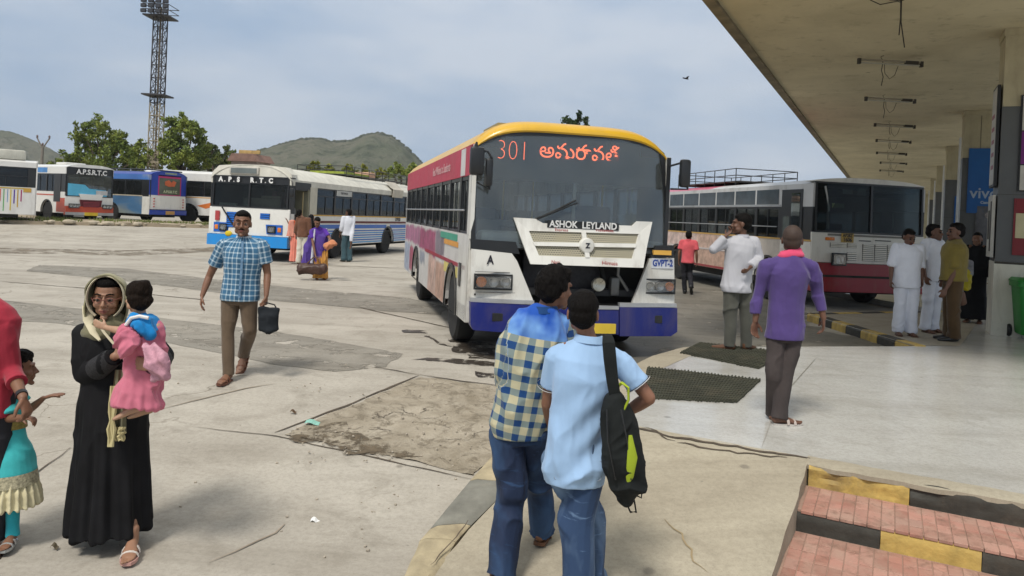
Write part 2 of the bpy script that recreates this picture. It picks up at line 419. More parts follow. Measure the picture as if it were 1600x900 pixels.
patch('dirt_streak', gl([(-60, 386), (90, 389), (200, 391), (330, 386), (420, 389), (330, 394), (200, 400), (90, 397), (-60, 396)]), up4, alpha_noise(M((.2, .165, .12), .9, var=.4, name='dirt'), 1.6, .42, .2), .12, .4, label='dark dirt line across the far lot')
ribbon('crack', gl([(560, 480), (700, 512), (735, 520)]), .05, up6, m_crack)
ribbon('crack', gl([(420, 412), (640, 420)]), .07, up6, m_crack)
ribbon('crack', gl([(0, 440), (150, 452), (330, 470)]), .05, up6, m_crack)
ribbon('slab_joint', gl([(430, 677), (540, 635), (655, 587)]), .035, up6, m_crack, .02)
ribbon('slab_joint', gl([(655, 586), (720, 596), (800, 606)]), .035, up6, m_crack, .02)
ribbon('slab_joint', gl([(655, 586), (620, 580), (585, 574)]), .025, up6, m_crack, .02)
ribbon('slab_joint', gl([(300, 668), (430, 682), (590, 717), (738, 750)]), .016, up6, m_crack, .02)
ribbon('slab_joint', gl([(0, 790), (60, 740), (110, 700)]), .02, up6, m_crack, .04)
ribbon('crack', gl([(330, 880), (400, 845), (445, 820)]), .025, up6, M((.3, .25, .19), .9, var=.3, name='scratch'), .05)
ribbon('crack', gl([(250, 640), (360, 612), (430, 600)]), .03, up6, M((.3, .25, .19), .9, var=.3, name='scratch'), .05)
def broken_mat():
    m, t, b = newmat('broken_concrete'); v = coords(t, 'World')
    n1 = noise_n(t, v, 1.5, 10, .7, .7); n2 = noise_n(t, v, 7, 8, .72, .5); n3 = noise_n(t, v, 45, 4, .6)
    c = mixc(t, ramp(t, n1, [(.35, (0, 0, 0)), (.62, (1, 1, 1))]), (.25, .21, .15), (.45, .395, .31))
    c = mixc(t, ramp(t, n2, [(.5, (0, 0, 0)), (.62, (.75,) * 3), (.66, (.15,) * 3)]), c, (.13, .105, .07))
    vo = node(t, 'ShaderNodeTexVoronoi', feature='DISTANCE_TO_EDGE'); vo.inputs['Scale'].default_value = 1.3
    ad = node(t, 'ShaderNodeVectorMath', operation='MULTIPLY_ADD'); nn = node(t, 'ShaderNodeTexNoise'); nn.inputs['Scale'].default_value = 3; nn.inputs['Detail'].default_value = 5; link(t, v, nn.inputs['Vector']); link(t, nn.outputs['Color'], ad.inputs[0]); ad.inputs[1].default_value = (.9, .9, .9); link(t, v, ad.inputs[2]); link(t, ad.outputs[0], vo.inputs['Vector'])
    ck = math_n(t, 'MULTIPLY', ramp(t, vo.outputs['Distance'], [(.0, (1, 1, 1)), (.022, (0, 0, 0))]), ramp(t, n1, [(.53, (0, 0, 0)), (.6, (.8,) * 3)]))
    c = mixc(t, ck, c, (.07, .05, .03)); c = mixc(t, math_n(t, 'MULTIPLY', n3, .3), c, (.12, .1, .07))
    link(t, c, b.inputs['Base Color']); b.inputs['Roughness'].default_value = .92
    bump(t, b, math_n(t, 'SUBTRACT', math_n(t, 'ADD', n2, math_n(t, 'MULTIPLY', n3, .4)), ck), .9, .03); return m
m_rough = broken_mat()
def roughz(x, y):
    e = .5 + .5 * vn(x, y, 1.6, 3)
    return gz(x, y) + .006 + .032 * max(0, vn(x, y, 3.2, 1) + .15) * e + .008 * vn(x, y, 13, 4)
patch('broken_slab', gl([(444, 680), (500, 655), (580, 622), (656, 590), (730, 600), (800, 608), (830, 640), (800, 690), (738, 745), (680, 730), (600, 712)]), roughz, m_rough, .03, .05, inner=.045, label='broken crumbling concrete slab with hollows')
m_soil = alpha_noise(M((.13, .1, .065), .95, var=.5, scale=9, bmp=.8, bscale=60, name='soil'), 5.5, .44, .12)
patch('dirt_hollow', gl([(452, 688), (490, 668), (530, 664), (560, 678), (600, 690), (650, 712), (655, 722), (610, 717), (560, 708), (500, 696)]), lambda x, y: roughz(x, y) + .004, m_soil, .12, .06, inner=.05, label='dark soil in the hollow of the broken slab')
m_oil = alpha_noise(M((.05, .04, .03), .4, var=.3, spec=.5, name='oil_stain'), 4.5, .42, .1)
for L in ([(700, 530), (750, 534), (790, 545), (780, 562), (735, 560), (705, 548)], [(640, 562), (700, 560), (760, 566), (830, 575), (760, 573), (700, 567)], [(655, 520), (690, 535), (720, 545), (690, 541)], [(630, 515), (668, 517), (668, 521), (630, 520)], [(740, 583), (800, 588), (780, 594), (745, 590)]):
    patch('oil_stain', gl(L), up6, m_oil, .09, .1)

mb = MB()
for i in range(230):
    k = rng.random(); c_ = Gl(*((rng.uniform(450, 800), rng.uniform(600, 730)) if k < .55 else ((rng.uniform(0, 640), rng.uniform(490, 880)) if k < .8 else (rng.uniform(560, 760), rng.uniform(690, 880)))))
    r_ = rng.uniform(.003, .011); mb.ball((c_.x, c_.y, gz(c_.x, c_.y) + r_ * .6 + (.012 if k < .55 else 0)), (r_ * 1.4, r_, r_ * .8), 5, 3, Matrix.Rotation(rng.random() * 3, 3, 'Z'))
tag(mb.build('grit', M((.4, .35, .28), .95, var=.4, scale=30, name='grit_stone')), 'loose grit and crumbs of concrete on the lot', kind='stuff')
# ------------------------------------------------------------------ platform, ramp, steps
m_yel = M((.5, .35, .1), .75, var=.3, scale=9, dirt=1.0, bmp=.7, bscale=22, name='worn_yellow_paint')
m_blk = M((.045, .043, .035), .7, var=.3, scale=9, dirt=.5, bmp=.5, bscale=22, name='worn_black_paint')
m_ygrey = M((.40, .335, .215), .85, var=.3, scale=7, dirt=.7, bmp=.5, bscale=40, name='faded_yellow_kerb')
m_bgrey = M((.2, .195, .165), .85, var=.3, scale=7, dirt=.5, bmp=.5, bscale=40, name='faded_black_kerb')
top = lambda x, y: .14
K1 = G(1262, 490, .14); K2 = G(1430, 541, .14)
gp = lambda L, z=.14: [G(px, py, z) for px, py in L]
far = [Vector((9.4, 16.0, 0)), Vector((8.1, 24, 0)), Vector((12.7, 26.5, 0)), Vector((11.4, 34.5, 0)), Vector((17, 37, 0)), Vector((30, 64, 0)), Vector((48, 60, 0)), Vector((22, -2, 0))]
Cc = B0 + E1 * 14
floor_pts = gp([(1108, 542), (1430, 541)]) + [K1] + far + [Cc, B0, A0] + gp([(952, 662), (985, 608), (1030, 578), (1068, 561)])
patch('platform_floor', floor_pts, top, m_shiny, 0, .6, th=.5, label='polished grey platform floor at the bus bays')
kerbtop = gp([(1108, 542), (1068, 561), (1030, 578), (985, 608), (952, 662), (905, 652), (925, 622), (975, 578), (1020, 556), (1068, 543)])
patch('kerb_margin', kerbtop, lambda x, y: .143, m_ramp, .01, .2, th=.4, label='rough concrete margin along the platform tip')
isl = [K2 + Vector((-.02, .05, 0)), K1 + Vector((.03, -.05, 0)), Vector((9.3, 15.9, 0)), Vector((11.5, 18.5, 0)), G(1530, 500, .14), G(1500, 541, .14)]
patch('island_top', isl, lambda x, y: .144, m_island, .02, .4, label='dull concrete island top beyond the polished floor')
ribbon('floor_joint', [G(1215, 628, .14), G(1275, 560, .14)], .012, lambda x, y: .1445, M((.2, .19, .16), .8, name='joint'), 0)
ribbon('floor_joint', [G(1190, 700, .14), G(1215, 628, .14)], .006, lambda x, y: .1445, M((.3, .28, .25), .8, name='joint2'), 0)

# ramp
def rz(x, y): return rampz(x, y) + .002
rp_pts = [B0 + E2 * -.02, A0 + E2 * -.02] + [G(930, 660, .14)] + [Gr(*p) for p in [(868, 700), (790, 769), (733, 828), (670, 896), (560, 1010)]] + [B0 + E2 * 3.6 + E1 * -.1]
patch('ramp', rp_pts, rz, m_ramp, .012, .15, th=.3, inner=.25, label='worn concrete ramp falling from the platform towards the viewer')
ribbon('crack', [A0 + E2 * .03 - E1 * .1, A0 + E2 * .06 + E1 * .3, B0 + E2 * .02 - E1 * .5, B0 + E2 * .0], .04, lambda x, y: rz(x, y) + .004, m_crack, .05, step=.05)
ribbon('crack', [Gr(1010, 668), Gr(1055, 690)], .03, lambda x, y: rz(x, y) + .005, m_crack, .05, step=.05)
ribbon('crack', [Gr(1060, 690), Gr(1140, 705), Gr(1230, 716)], .03, lambda x, y: rz(x, y) + .005, m_crack, .09, step=.05)
ribbon('crack', [Gr(1040, 812), Gr(1065, 845), Gr(1105, 895)], .012, lambda x, y: rz(x, y) + .005, M((.3, .23, .13), .9, name='scratch2'), .08, step=.05)

# painted kerb beside the ramp
kerb = empty('kerb', Gr(700, 820), 0, 'low faded yellow and grey painted kerb between the concrete lot and the ramp', 'kerb', 'painted kerbs')
kerb.location.z = 0
kpath = [(Gr(612, 940), Gr(655, 930)), (Gr(655, 845), Gr(712, 846)), (Gr(672, 826), Gr(738, 818)), (Gr(735, 750), Gr(800, 757)), (Gr(771, 710), Gr(838, 718)), (Gr(810, 686), Gr(876, 690)), (Gr(850, 662), Gr(912, 664))]
for i in range(len(kpath) - 1):
    (a, b), (c, d) = kpath[i], kpath[i + 1]
    o = Vector(kerb.location); mb = MB(); nsub = 6; g = .008
    def kf(u, v, dd):
        u = g + (1 - 2 * g) * u
        p = a.lerp(c, u).lerp(b.lerp(d, u), v); q = .006 * vn(p.x, p.y, 14, 1) + .012 * vn(p.x, p.y, 4, 2)
        z = rampz(p.x, p.y) + .012 + q - (.015 if v in (0, 1) else 0)
        return (p.x - o.x + q, p.y - o.y, z - o.z + dd)
    mb.sheet(10, nsub, kf, -.3)
    k_ = mb.build('kerb_block', [m_ygrey, m_ygrey, m_bgrey, m_ygrey, m_bgrey, m_ygrey][i], kerb, True)
    k_['label'] = ['faded yellow cracked kerb block', 'faded yellow cracked kerb block', 'faded grey kerb block'][i] if i < 3 else ('faded yellow kerb block' if i % 2 else 'faded grey kerb block')
ribbon('crack', [Gr(733, 822), Gr(705, 855), Gr(672, 893)], .01, lambda x, y: rampz(x, y) + .036, m_crack, .02, step=.04)

# black and yellow kerb at the second bay
kb = empty('kerb', (K1 + K2) / 2, 0, 'black and yellow striped kerb in front of the men in white', 'kerb', 'painted kerbs'); kb.location.z = 0
dk = (K2 - K1); Lk = dk.length; dk.normalize(); nk = Vector((-dk.y, dk.x, 0));
if nk.y > 0: nk = -nk
nb = 7
for i in range(nb):
    s0, s1 = Lk * i / nb + .006, Lk * (i + 1) / nb - .006
    c = K1 + dk * (s0 + s1) / 2 - nk * .07; c.z = .0
    mb = MB(); hx = (s1 - s0) / 2
    prof = [(-.09, -.3), (.085, -.3), (.085, .11), (.06, .15), (-.09, .152)]
    mb.prism(prof, lambda a, b, d: tuple(c - Vector(kb.location) + nk * a + Vector((0, 0, b + .004 * vn(d, b, 9, i))) + dk * d), -hx, hx)
    mb.build('kerb_block', m_blk if i % 2 else m_yel, kb)
# kerb along the bay from the first corner
kb2 = empty('kerb', (7.5, 15.2, 0), 0, 'black and yellow striped kerb under the nose of the maroon and white bus', 'kerb', 'painted kerbs')
a_ = K1; b_ = Vector((9.4, 16, .14)); d2 = (b_ - a_); L2 = d2.length; d2.normalize(); n2 = Vector((-d2.y, d2.x, 0))
for i in range(6):
    mb = MB(); c = a_ + d2 * L2 * (i + .5) / 6 - n2 * .07 - Vector(kb2.location); c.z = 0
    mb.obox((c.x, c.y, -.07), d2 * (L2 / 12 - .006), n2 * .085, (0, 0, .222)); mb.build('kerb_block', m_yel if i % 2 else m_blk, kb2)

# steps of red tile
m_tile = []
for i, c in enumerate([(.42, .2, .155), (.46, .23, .18), (.385, .185, .14), (.44, .245, .195)]):
    m, t, b = newmat('red_tile'); v = coords(t, 'World')
    oi = node(t, 'ShaderNodeObjectInfo'); c_ = mixc(t, oi.outputs['Random'], mul(c, .85), mul(c, 1.08))
    c_ = mixc(t, math_n(t, 'MULTIPLY', ramp(t, noise_n(t, v, 2.4, 8, .7, .6), [(.38, (0, 0, 0)), (.66, (1, 1, 1))]), .75), c_, (.42, .31, .24))
    c_ = mixc(t, math_n(t, 'MULTIPLY', ramp(t, noise_n(t, v, 11, 8, .75, .4), [(.5, (0, 0, 0)), (.68, (1, 1, 1))]), .7), c_, (.17, .1, .07))
    c_ = mixc(t, math_n(t, 'MULTIPLY', noise_n(t, v, 120, 2), .25), c_, (.12, .08, .06))
    link(t, c_, b.inputs['Base Color']); b.inputs['Roughness'].default_value = .8; b.inputs['Specular IOR Level'].default_value = .25; bump(t, b, noise_n(t, v, 60, 5, .7), .4, .004); m_tile.append(m)
m_grout = M((.33, .215, .165), .9, var=.3, name='grout')
steps = empty('steps', B0, 0, 'two broad red tiled steps with black and yellow painted risers', 'steps')
def stp(a, b, z): return Vector(B0) * 0 + E1 * a + E2 * b + Vector((0, 0, z - B0.z))
tile_me = []
for m_ in m_tile:
    q = MB(); q.box(-.0355, .0355, -.069, .069, -.02, 0, .003); tile_me.append(q.mesh('tile', m_))
ang = math.atan2(E1.y, E1.x)
def riser(b, z0, z1, spans, rough):
    for i, (s0, s1, y) in enumerate(spans):
        mb = MB(); n = max(3, int((s1 - s0) / .05))
        def f(u, v, d):
            a = s0 + .002 + (s1 - s0 - .004) * u; w = rough * (vn(a, v, 5, b + 3) * .9 + .5 * vn(a, v * .4, 15, 4)) * math.sin(math.pi * v)
            return stp(a, b + d + w + (0 if v < .98 else -.01), z0 + (z1 - z0) * v + (rough * .8 * vn(a, 1, 6, 2) if v > .9 else 0))
        mb.sheet(n, 6, f, -.12)
        mb.build('riser', m_yel if y else m_blk, steps, True)
riser(.10, -.03, .125, [(.0, .62, 1), (.62, 1.36, 0), (1.36, 1.9, 1), (1.9, 2.6, 0), (2.6, 3.2, 1), (3.2, 3.9, 0)], .022)
mbn = MB(); mbn.sheet(60, 4, lambda u, v, d: stp(-.02 + 6 * u, -.05 + .16 * v + .035 * vn(u * 34, v, 1, 1) * v + .012 * vn(u * 110, v, 1, 1) * v, .146 + .006 * vn(u * 40, v, 1, 7) - (.02 * v ** 3) + d), -.03)
mbn.build('step_nosing', m_ramp, steps, True)
riser(.62, -.2, -.034, [(-.02, .46, 0), (.46, .98, 1), (.98, 1.56, 0), (1.56, 2.1, 1), (2.1, 2.8, 0), (2.8, 3.5, 1), (3.5, 4.1, 0)], .004)
for (b0, nrow, z, off) in ((.115, 4, -.015, .0), (.635, 7, -.145, -.03)):
    q = MB(); q.obox(stp(2.5 + off, b0 + nrow * .072 - .06, z - .035), E1 * 2.6, E2 * (nrow * .072 + .06 if b0 > .2 else nrow * .0625), (0, 0, .03)); q.build('tread_bed', m_grout, steps)
    rowh = (.505 / 4 if b0 < .2 else .142); ncol = 34
    for r_ in range(nrow):
        for c in range(ncol):
            mi = int((vn(c * .35, r_ * .5 + b0, 1, 2) * .5 + .5) * 4 + rng.uniform(-.8, .8)) % 4
            p = stp(off + .045 + c * .0755, b0 + rowh * (r_ + .5), z + rng.uniform(-.0015, .001))
            o = obj('tile', tile_me[mi], steps, p, (0, 0, ang)); o.scale = (1, (rowh - .004) / .138, 1)

# rubber mats
def mat_thing(px, label, nrib, seed):
    c = [G(*p, .14) for p in px]; o = sum(c, Vector()) / 4
    t = empty('rubber_mat', (o.x, o.y, .1455), 0, label, 'mat', 'rubber mats on the platform')
    c = [Vector((q.x - o.x, q.y - o.y, 0)) for q in c]; mm = M((.045, .046, .03), .75, var=.4, scale=5, dirt=.35, name='mat_rubber')
    L = lambda u, v: c[0].lerp(c[1], u).lerp(c[3].lerp(c[2], u), v)
    b = MB(); b.sheet(30, 12, lambda u, v, d: tuple(L(u, v) + Vector((.012 * vn(u * 9, v * 9, 1, seed), .03 * vn(u * 14, v, 1, seed) * (v > .95 or v < .05), .004 + .003 * vn(u * 5, v * 5, 1, seed) + d))), -.004)
    b.build('mat_base', mm, t)
    r_ = MB()
    for i in range(nrib):
        u = (i + .5) / nrib; e0 = rng.uniform(-.02, .02); e1 = rng.uniform(-.015, .03)
        pts = [L(u + .15 / nrib * vn(i, k, 1, 3), e0 + (1 + e1 - e0) * k / 8) + Vector((0, 0, .006 + .003 * vn(u * 5, k, 1, seed))) for k in range(9)]
        r_.tube(pts, (.27 * (c[1] - c[0]).length / nrib), 5)
    for k in range(1, 14):
        v = k / 14; r_.tube([L(u / 12, v) + Vector((0, 0, .012)) for u in range(13)], .006, 4)
    s = r_.build('mat_ribs', mm, t); s['kind'] = 'stuff'
    return t
mat_thing([(1012, 574), (1190, 594), (1152, 630), (1000, 622)][0:4], 'ribbed black rubber mat nearer the viewer, with a torn lower edge', 34, 1)
mat_thing([(1094, 536), (1236, 551), (1186, 577), (1062, 552)], 'ribbed black rubber mat under the man in the white shirt', 26, 2)

# ------------------------------------------------------------------ far kerb island with grass
isl2 = [(-34, 30.5), (-27, 32.2), (-22, 33.6), (-15.5, 37.2), (-11, 41.5), (-13.5, 46), (-20, 41), (-27, 37.5), (-36, 36)]
patch('kerb_island', [Vector((*p, 0)) for p in isl2], lambda x, y: gz(x, y) + .17 + .06 * vn(x, y, 1.1, 2), M((.33, .27, .19), .95, var=.35, scale=1.5, bmp=.5, bscale=12, name='soil_verge'), .25, .4, th=.5, label='eroded earth verge in front of the parked buses')
mb = MB()
for i in range(5200):
    u = nrng.random(); k = u * 3.6; j = min(3, int(k)); q = k - j
    a = Vector(isl2[j]).lerp(Vector(isl2[j + 1]), q); p = a + Vector((.25, .9)) * nrng.random() * 3.4
    if vn(p.x, p.y, .7, 6) < -.12: continue
    z = gz(p.x, p.y) + .15; h = rng.uniform(.06, .2); w = .03; th = rng.uniform(0, 3.14)
    d = Vector((math.cos(th), math.sin(th), 0)) * w; l = Vector((rng.uniform(-.06, .06), rng.uniform(-.06, .06), h))
    b = Vector((p.x, p.y, z)); mb.add([b - d, b + d, b + l], [(0, 1, 2)])
tag(mb.build('grass', M((.16, .19, .05), .9, var=.5, scale=.8, name='dry_grass')), 'patchy grass on the earth verge before the parked buses', kind='stuff')
mb = MB()
for i in range(90):
    u = rng.random() * 3.9; j = min(3, int(u)); q = u - j
    p = Vector(isl2[j]).lerp(Vector(isl2[j + 1]), q); r_ = rng.uniform(.06, .26)
    mb.ball((p.x + rng.uniform(-.2, .2), p.y + rng.uniform(-.1, .5), gz(p.x, p.y) + rng.uniform(.05, .17)), (r_ * 1.5, r_, r_ * .5), 7, 5, Matrix.Rotation(rng.random() * 3, 3, 'Z'))
tag(mb.build('rubble', M((.42, .36, .27), .9, var=.35, name='rubble_stone')), 'broken kerb stones and rubble along the verge', kind='stuff')
for (px, py, c, s, lb) in ((492, 815, (.8, .8, .78), .022, 'small white paper scrap on the concrete near the crack'), (488, 664, (.25, .5, .42), .05, 'flat green plastic scrap on the broken slab'), (458, 647, (.1, .06, .03), .022, 'small brown leaf beside the slab joint'), (85, 860, (.1, .08, .05), .016, 'dark damp leaf on the ground near the woman')):
    g = Gl(px, py); mb = MB(); mb.sheet(4, 4, lambda u, v, d: ((u - .5) * s * 2.4, (v - .5) * s * 1.5 * (1 - .4 * abs(u - .5)), .012 * math.sin(u * 5) + .01 * v + d), -.002)
    o = mb.build('litter', M(c, .6, name='litter'), None); o.location = g + Vector((0, 0, .02 if px != 492 else .004)); tag(o, lb, 'litter', 'litter')

# ================================================================== canopy
CH = 5.3
CANW = 9.5
e0 = G(1108, 0, CH); CD = Vector((.458, .889, 0)); CN = Vector((.889, -.458, 0))
m_ceil, t, b = newmat('stained_ceiling')
v = coords(t, 'World'); nA = noise_n(t, v, .55, 7, .6, .8); nB = noise_n(t, v, 3.5, 6, .7)
c = mixc(t, ramp(t, nA, [(.35, (0, 0, 0)), (.7, (1, 1, 1))]), (.6, .535, .36), (.47, .415, .27))
c = mixc(t, math_n(t, 'MULTIPLY', ramp(t, nB, [(.55, (0, 0, 0)), (.8, (1, 1, 1))]), .75), c, (.22, .19, .12))
vo = node(t, 'ShaderNodeTexVoronoi'); vo.inputs['Scale'].default_value = 1.1; link(t, v, vo.inputs['Vector'])
c = mixc(t, ramp(t, math_n(t, 'ADD', vo.outputs['Distance'], math_n(t, 'MULTIPLY', nB, .2)), [(.12, (.7, .7, .7)), (.17, (0, 0, 0))]), c, (.1, .08, .05))
link(t, c, b.inputs['Base Color']); b.inputs['Roughness'].default_value = .9; bump(t, b, nB, .4, .03)
can = empty('canopy', (e0.x, e0.y, 0), math.atan2(CD.y, CD.x) - math.pi / 2, 'long flat concrete canopy roof with a stained beige ceiling over the platform', 'canopy')
# local: +y along the edge away from the viewer, +x inwards
mb = MB(); mb.box(.0, CANW, -3.2, 62, CH, CH + .45); mb.build('roof_slab', m_ceil, can)
mb = MB(); mb.box(-.06, -.003, -3.2, 62, CH - .06, CH + .5); mb.box(-.003, .12, -3.2, 62, CH - .06, CH - .002); mb.build('roof_edge', M((.2, .17, .11), .9, var=.4, name='drip_edge'), can)
toL = can.matrix_basis.inverted()
bpy.context.view_layer.update()
# light battens
m_bat = M((.3, .27, .2), .6, var=.35, name='batten'); m_dk = M((.05, .045, .035), .7, name='dark_clip')
m_tube = M((.42, .4, .33), .35, var=.2, name='dusty_tube')
wirem = M((.03, .025, .02), .7, name='wire')
lab = ['nearest bare tube light hanging under the canopy ceiling', 'second tube light from the viewer under the canopy', 'third tube light from the viewer under the canopy', 'fourth tube light from the viewer under the canopy', 'fifth tube light from the viewer under the canopy', 'sixth tube light from the viewer under the canopy', 'farthest visible tube light under the canopy']
for i, (px, py) in enumerate([(1391, 100), (1391, 158), (1398, 198), (1396, 222), (1393, 241), (1396, 256), (1393, 268)]):
    p = G(px, py, CH - .16)
    L_ = empty('tube_light', (p.x, p.y, CH), can.rotation_euler.z * .0 + R(2), lab[i], 'light', 'tube lights under the canopy')
    q = MB(); q.box(-.64, .64, -.03, .03, -.12, -.085); q.build('batten', m_bat, L_)
    q = MB(); q.tube([(-.6, 0, -.16), (.6 - .1 * (i % 2), 0, -.16)], .018, 8); q.build('lamp_tube', m_tube, L_, True)
    for x0_, x1_ in ((-.66, -.605), (.605, .66)):
        q = MB(); q.box(x0_, x1_, -.035, .035, -.19, -.08); q.build('end_clip', m_dk, L_)
    q = MB(); q.box(.3, .56, -.036, .036, -.15, -.081); q.build('ballast', m_dk, L_)
    q = MB()
    q.tube([(-.15, 0, -.12), (-.17, 0, -.3), (-.12, .02, -.42), (-.16, 0, -.6 if i < 2 else -.35)], .008, 5)
    q.tube([(-.12, 0, -.14), (-.1, 0, -.35), (0, 0, -.46), (.1, 0, -.38), (.16, 0, -.2)], .006, 5)
    q.tube([(-.15, 0, -.1), (-.2, 0, -.03), (-.14, 0, 0)], .006, 5)
    q.build('loose_wire', wirem, L_)
p = G(1402, 2, CH - .1); wv = empty('hanging_wires', (p.x, p.y, CH), 0, 'loose black wires hanging from the canopy ceiling at the top edge', 'wires')
q = MB(); q.tube([(-.4, 0, -.1), (-.25, 0, -.16), (0, 0, -.1), (.05, 0, -.11)], .008, 5); q.tube([(.05, 0, 0), (.06, 0, -.35), (.05, .0, -.6)], .009, 5); q.tube([(.06, 0, 0), (.07, 0, -.4), (.14, .0, -.78)], .009, 5); q.box(-.1, .1, -.04, .04, -.08, 0)
me = q.mesh('hanging_wire', wirem); obj('wire_loop', me, wv)

# columns
m_beige = M((.46, .41, .27), .85, var=.2, scale=1.5, dirt=.5, bmp=.2, name='beige_plaster')
m_clad = M((.085, .088, .085), .45, var=.15, spec=.5, name='grey_cladding')
m_wht = M((.6, .575, .48), .55, var=.15, scale=2, dirt=.7, name='dirty_white_tile')
m_pipe = M((.6, .6, .56), .4, name='pipe_paint')
def on_col(rootm, x0, x1, z0, z1): pass
colw, cold = 1.7, .75
c0 = G(1548, 523, .14)
cols = []
clab = ['nearest square column with posters and a dirty white tiled foot', 'second column with a blue poster behind the nearest column', 'third column along the platform, half blue', 'fourth column along the platform', 'fifth and farthest column seen along the platform']
for i in range(5):
    p = Vector((c0.x, c0.y, 0)) + CD * (9.35 * i) + (CN * (.25 * 0) if i == 0 else CN * .1 * i)
    col = empty('column', (p.x, p.y, .14), can.rotation_euler.z, clab[i], 'column', 'columns along the platform')
    q = MB(); q.box(.0, colw, .0, cold, .0, 1.235)
    q.build('column_foot', m_wht, col)
    q = MB(); q.box(.012, colw - .01, .012, cold, 1.238, 3.84); q.build('column_cladding', m_clad, col)
    q = MB(); q.box(.02, colw - .02, .02, cold, 3.843, CH - .141); q.box(-.0, colw, .0, cold, CH - .27, CH - .143); q.build('column_head', m_beige, col)
    q = MB(); q.box(.004, .42, -.004, .006, 1.2, 1.235) if i == 0 else None; q.box(.43, .436, -.004, .008, .0, .62); q.box(.45, .456, .008, .013, 1.24, 3.84); q.box(.42, .43, .014, .022, 3.85, CH - .29); q.box(.0, colw, .008, .0125, 2.36, 2.368)
    q.build('panel_joint', m_dk, col)
    if i:
        q = MB(); q.tube([(-.06, -.02, 1.0), (-.06, -.02, 4.4)], .03, 8); q.build('conduit_pipe', m_pipe, col, True)
    cols.append(col)
# posters on the columns
m_blue = M((.01, .1, .32), .4, var=.12, name='blue_poster'); m_ptxt = M((.35, .42, .5), .5, name='poster_lettering'); m_black = M((.012, .012, .012), .5, name='black_frame')
m_maroon = M((.2, .01, .015), .5, name='maroon_print'); m_cream = M((.5, .45, .27), .6, name='cream_print'); m_purple = M((.17, .015, .17), .5, name='purple_print'); m_pw = M((.5, .48, .42), .5, var=.2, name='white_print')
def poster(name, col, label, x0, x1, z0, z1, bands, frame_=True, txt=()):
    t = empty(name, Vector(col.matrix_basis @ Vector(((x0 + x1) / 2, -.0, z0))), col.rotation_euler.z, label, 'poster')
    w = (x1 - x0) / 2; h = z1 - z0
    q = MB(); q.box(-w, w, -.03, -.006, 0, h); q.build('board', m_black if frame_ else bands[0][2], t)
    for j, (a, b_, m_) in enumerate(bands):
        q = MB(); q.box(-w + .03, w - .03, -.036, -.031, a * h + .02, b_ * h - .0); q.build('print_panel', m_, t)
    for (s, sz, x, z, m_) in txt:
        text('lettering', s, sz, m_, t, frame((x, -.0385, z), (1, 0, 0)), .001, .006, 'LEFT')
    return t
posA = poster('framed_poster', cols[0], 'tall framed poster with black letters over a purple band on the nearest column', .27, 1.15, 2.42, 4.02, [(0, .27, m_pw), (.27, .62, m_purple), (.62, .99, m_pw)], True,
       [('A', .16, -.23, 1.0 + .13, m_black), ('STE', .16, -.32, 1.0, m_black), ('Nyla', .12, -.3, .22, m_black), ('NOW', .07, -.38, 1.5, m_black)])
q = MB()
n = 20; pts = [(.19 * math.cos(a) - .17, .19 * math.sin(a) + .7) for a in [R(90 + 180 * i / n) for i in range(n + 1)]] + [(-.1 + .09 * math.cos(a), .7 + .13 * math.sin(a)) for a in [R(270 - 180 * i / n) for i in range(n + 1)]]
q.prism(pts, lambda a, b_, d: (a, d, b_), -.041, -.0365); q.build('crescent', m_pw, posA)
q = MB(); q.prism([(-.1 + .085 * math.cos(R(a)), .7 + .125 * math.sin(R(a))) for a in range(0, 360, 18)], lambda a, b_, d: (a, d, b_), -.041, -.0365); q.build('face_shape', M((.02, .02, .05), .5, name='navy_print'), posA)
posB = poster('notice_board', cols[0], 'maroon and cream notice board lower on the nearest column', .24, 1.13, 1.36, 2.3, [(0, .28, m_maroon), (.28, .74, m_cream), (.74, .99, m_maroon)], False, [('Notice', .06, -.14, .8, m_pw), ('Timings', .05, -.14, .73, m_pw)])
q = MB(); [q.box(-.2 + .14 * i, -.09 + .14 * i, -.04, -.0365, .34 + .1 * j, .41 + .1 * j) for i in range(4) for j in range(3)]; q.build('print_cells', m_pw, posB)
sp = empty('side_poster', cols[0].matrix_basis @ Vector((-.008, .36, 2.5)), cols[0].rotation_euler.z, 'narrow edge-on white poster on the left side of the nearest column', 'poster')
q = MB(); q.box(-.05, -.004, -.32, .32, 0, 1.72); q.build('board', m_black, sp)
q = MB(); q.box(-.056, -.0505, -.28, .28, .04, 1.68); q.build('print_panel', m_pw, sp)
q = MB(); [q.box(-.0595, -.0565, -.2 + .02 * i, .1 + .03 * i, .3 + .22 * i, .37 + .22 * i) for i in range(5)]; q.build('print_marks', M((.3, .08, .1), .5, name='faded_red_print'), sp)
sp2 = empty('side_sign', cols[0].matrix_basis @ Vector((-.008, .36, 1.3)), cols[0].rotation_euler.z, 'battered white sign strip below the side poster on the nearest column', 'sign')
q = MB(); q.box(-.05, -.004, -.3, .3, 0, 1.05); q.build('board', m_pw, sp2); q = MB(); q.box(-.054, -.0505, -.24, -.08, .1, .95); q.box(-.054, -.0505, .0, .2, .3, .8); q.build('print_marks', m_dk, sp2)
posC = poster('blue_poster', cols[1], 'large blue poster with white lettering on the second column', .16, 1.6, 2.3, 4.1, [(0, 1, m_blue)], False, [('vivo', .42, -.66, .55, m_ptxt), ('Camera & Music', .1, -.4, .3, m_ptxt)])
posD = poster('portrait_poster', cols[1], 'dim poster with pale round portraits below the blue poster', .38, 1.6, 1.1, 2.5, [(0, 1, M((.12, .12, .13), .5, var=.5, scale=4, name='dim_print'))], False)
q = MB()
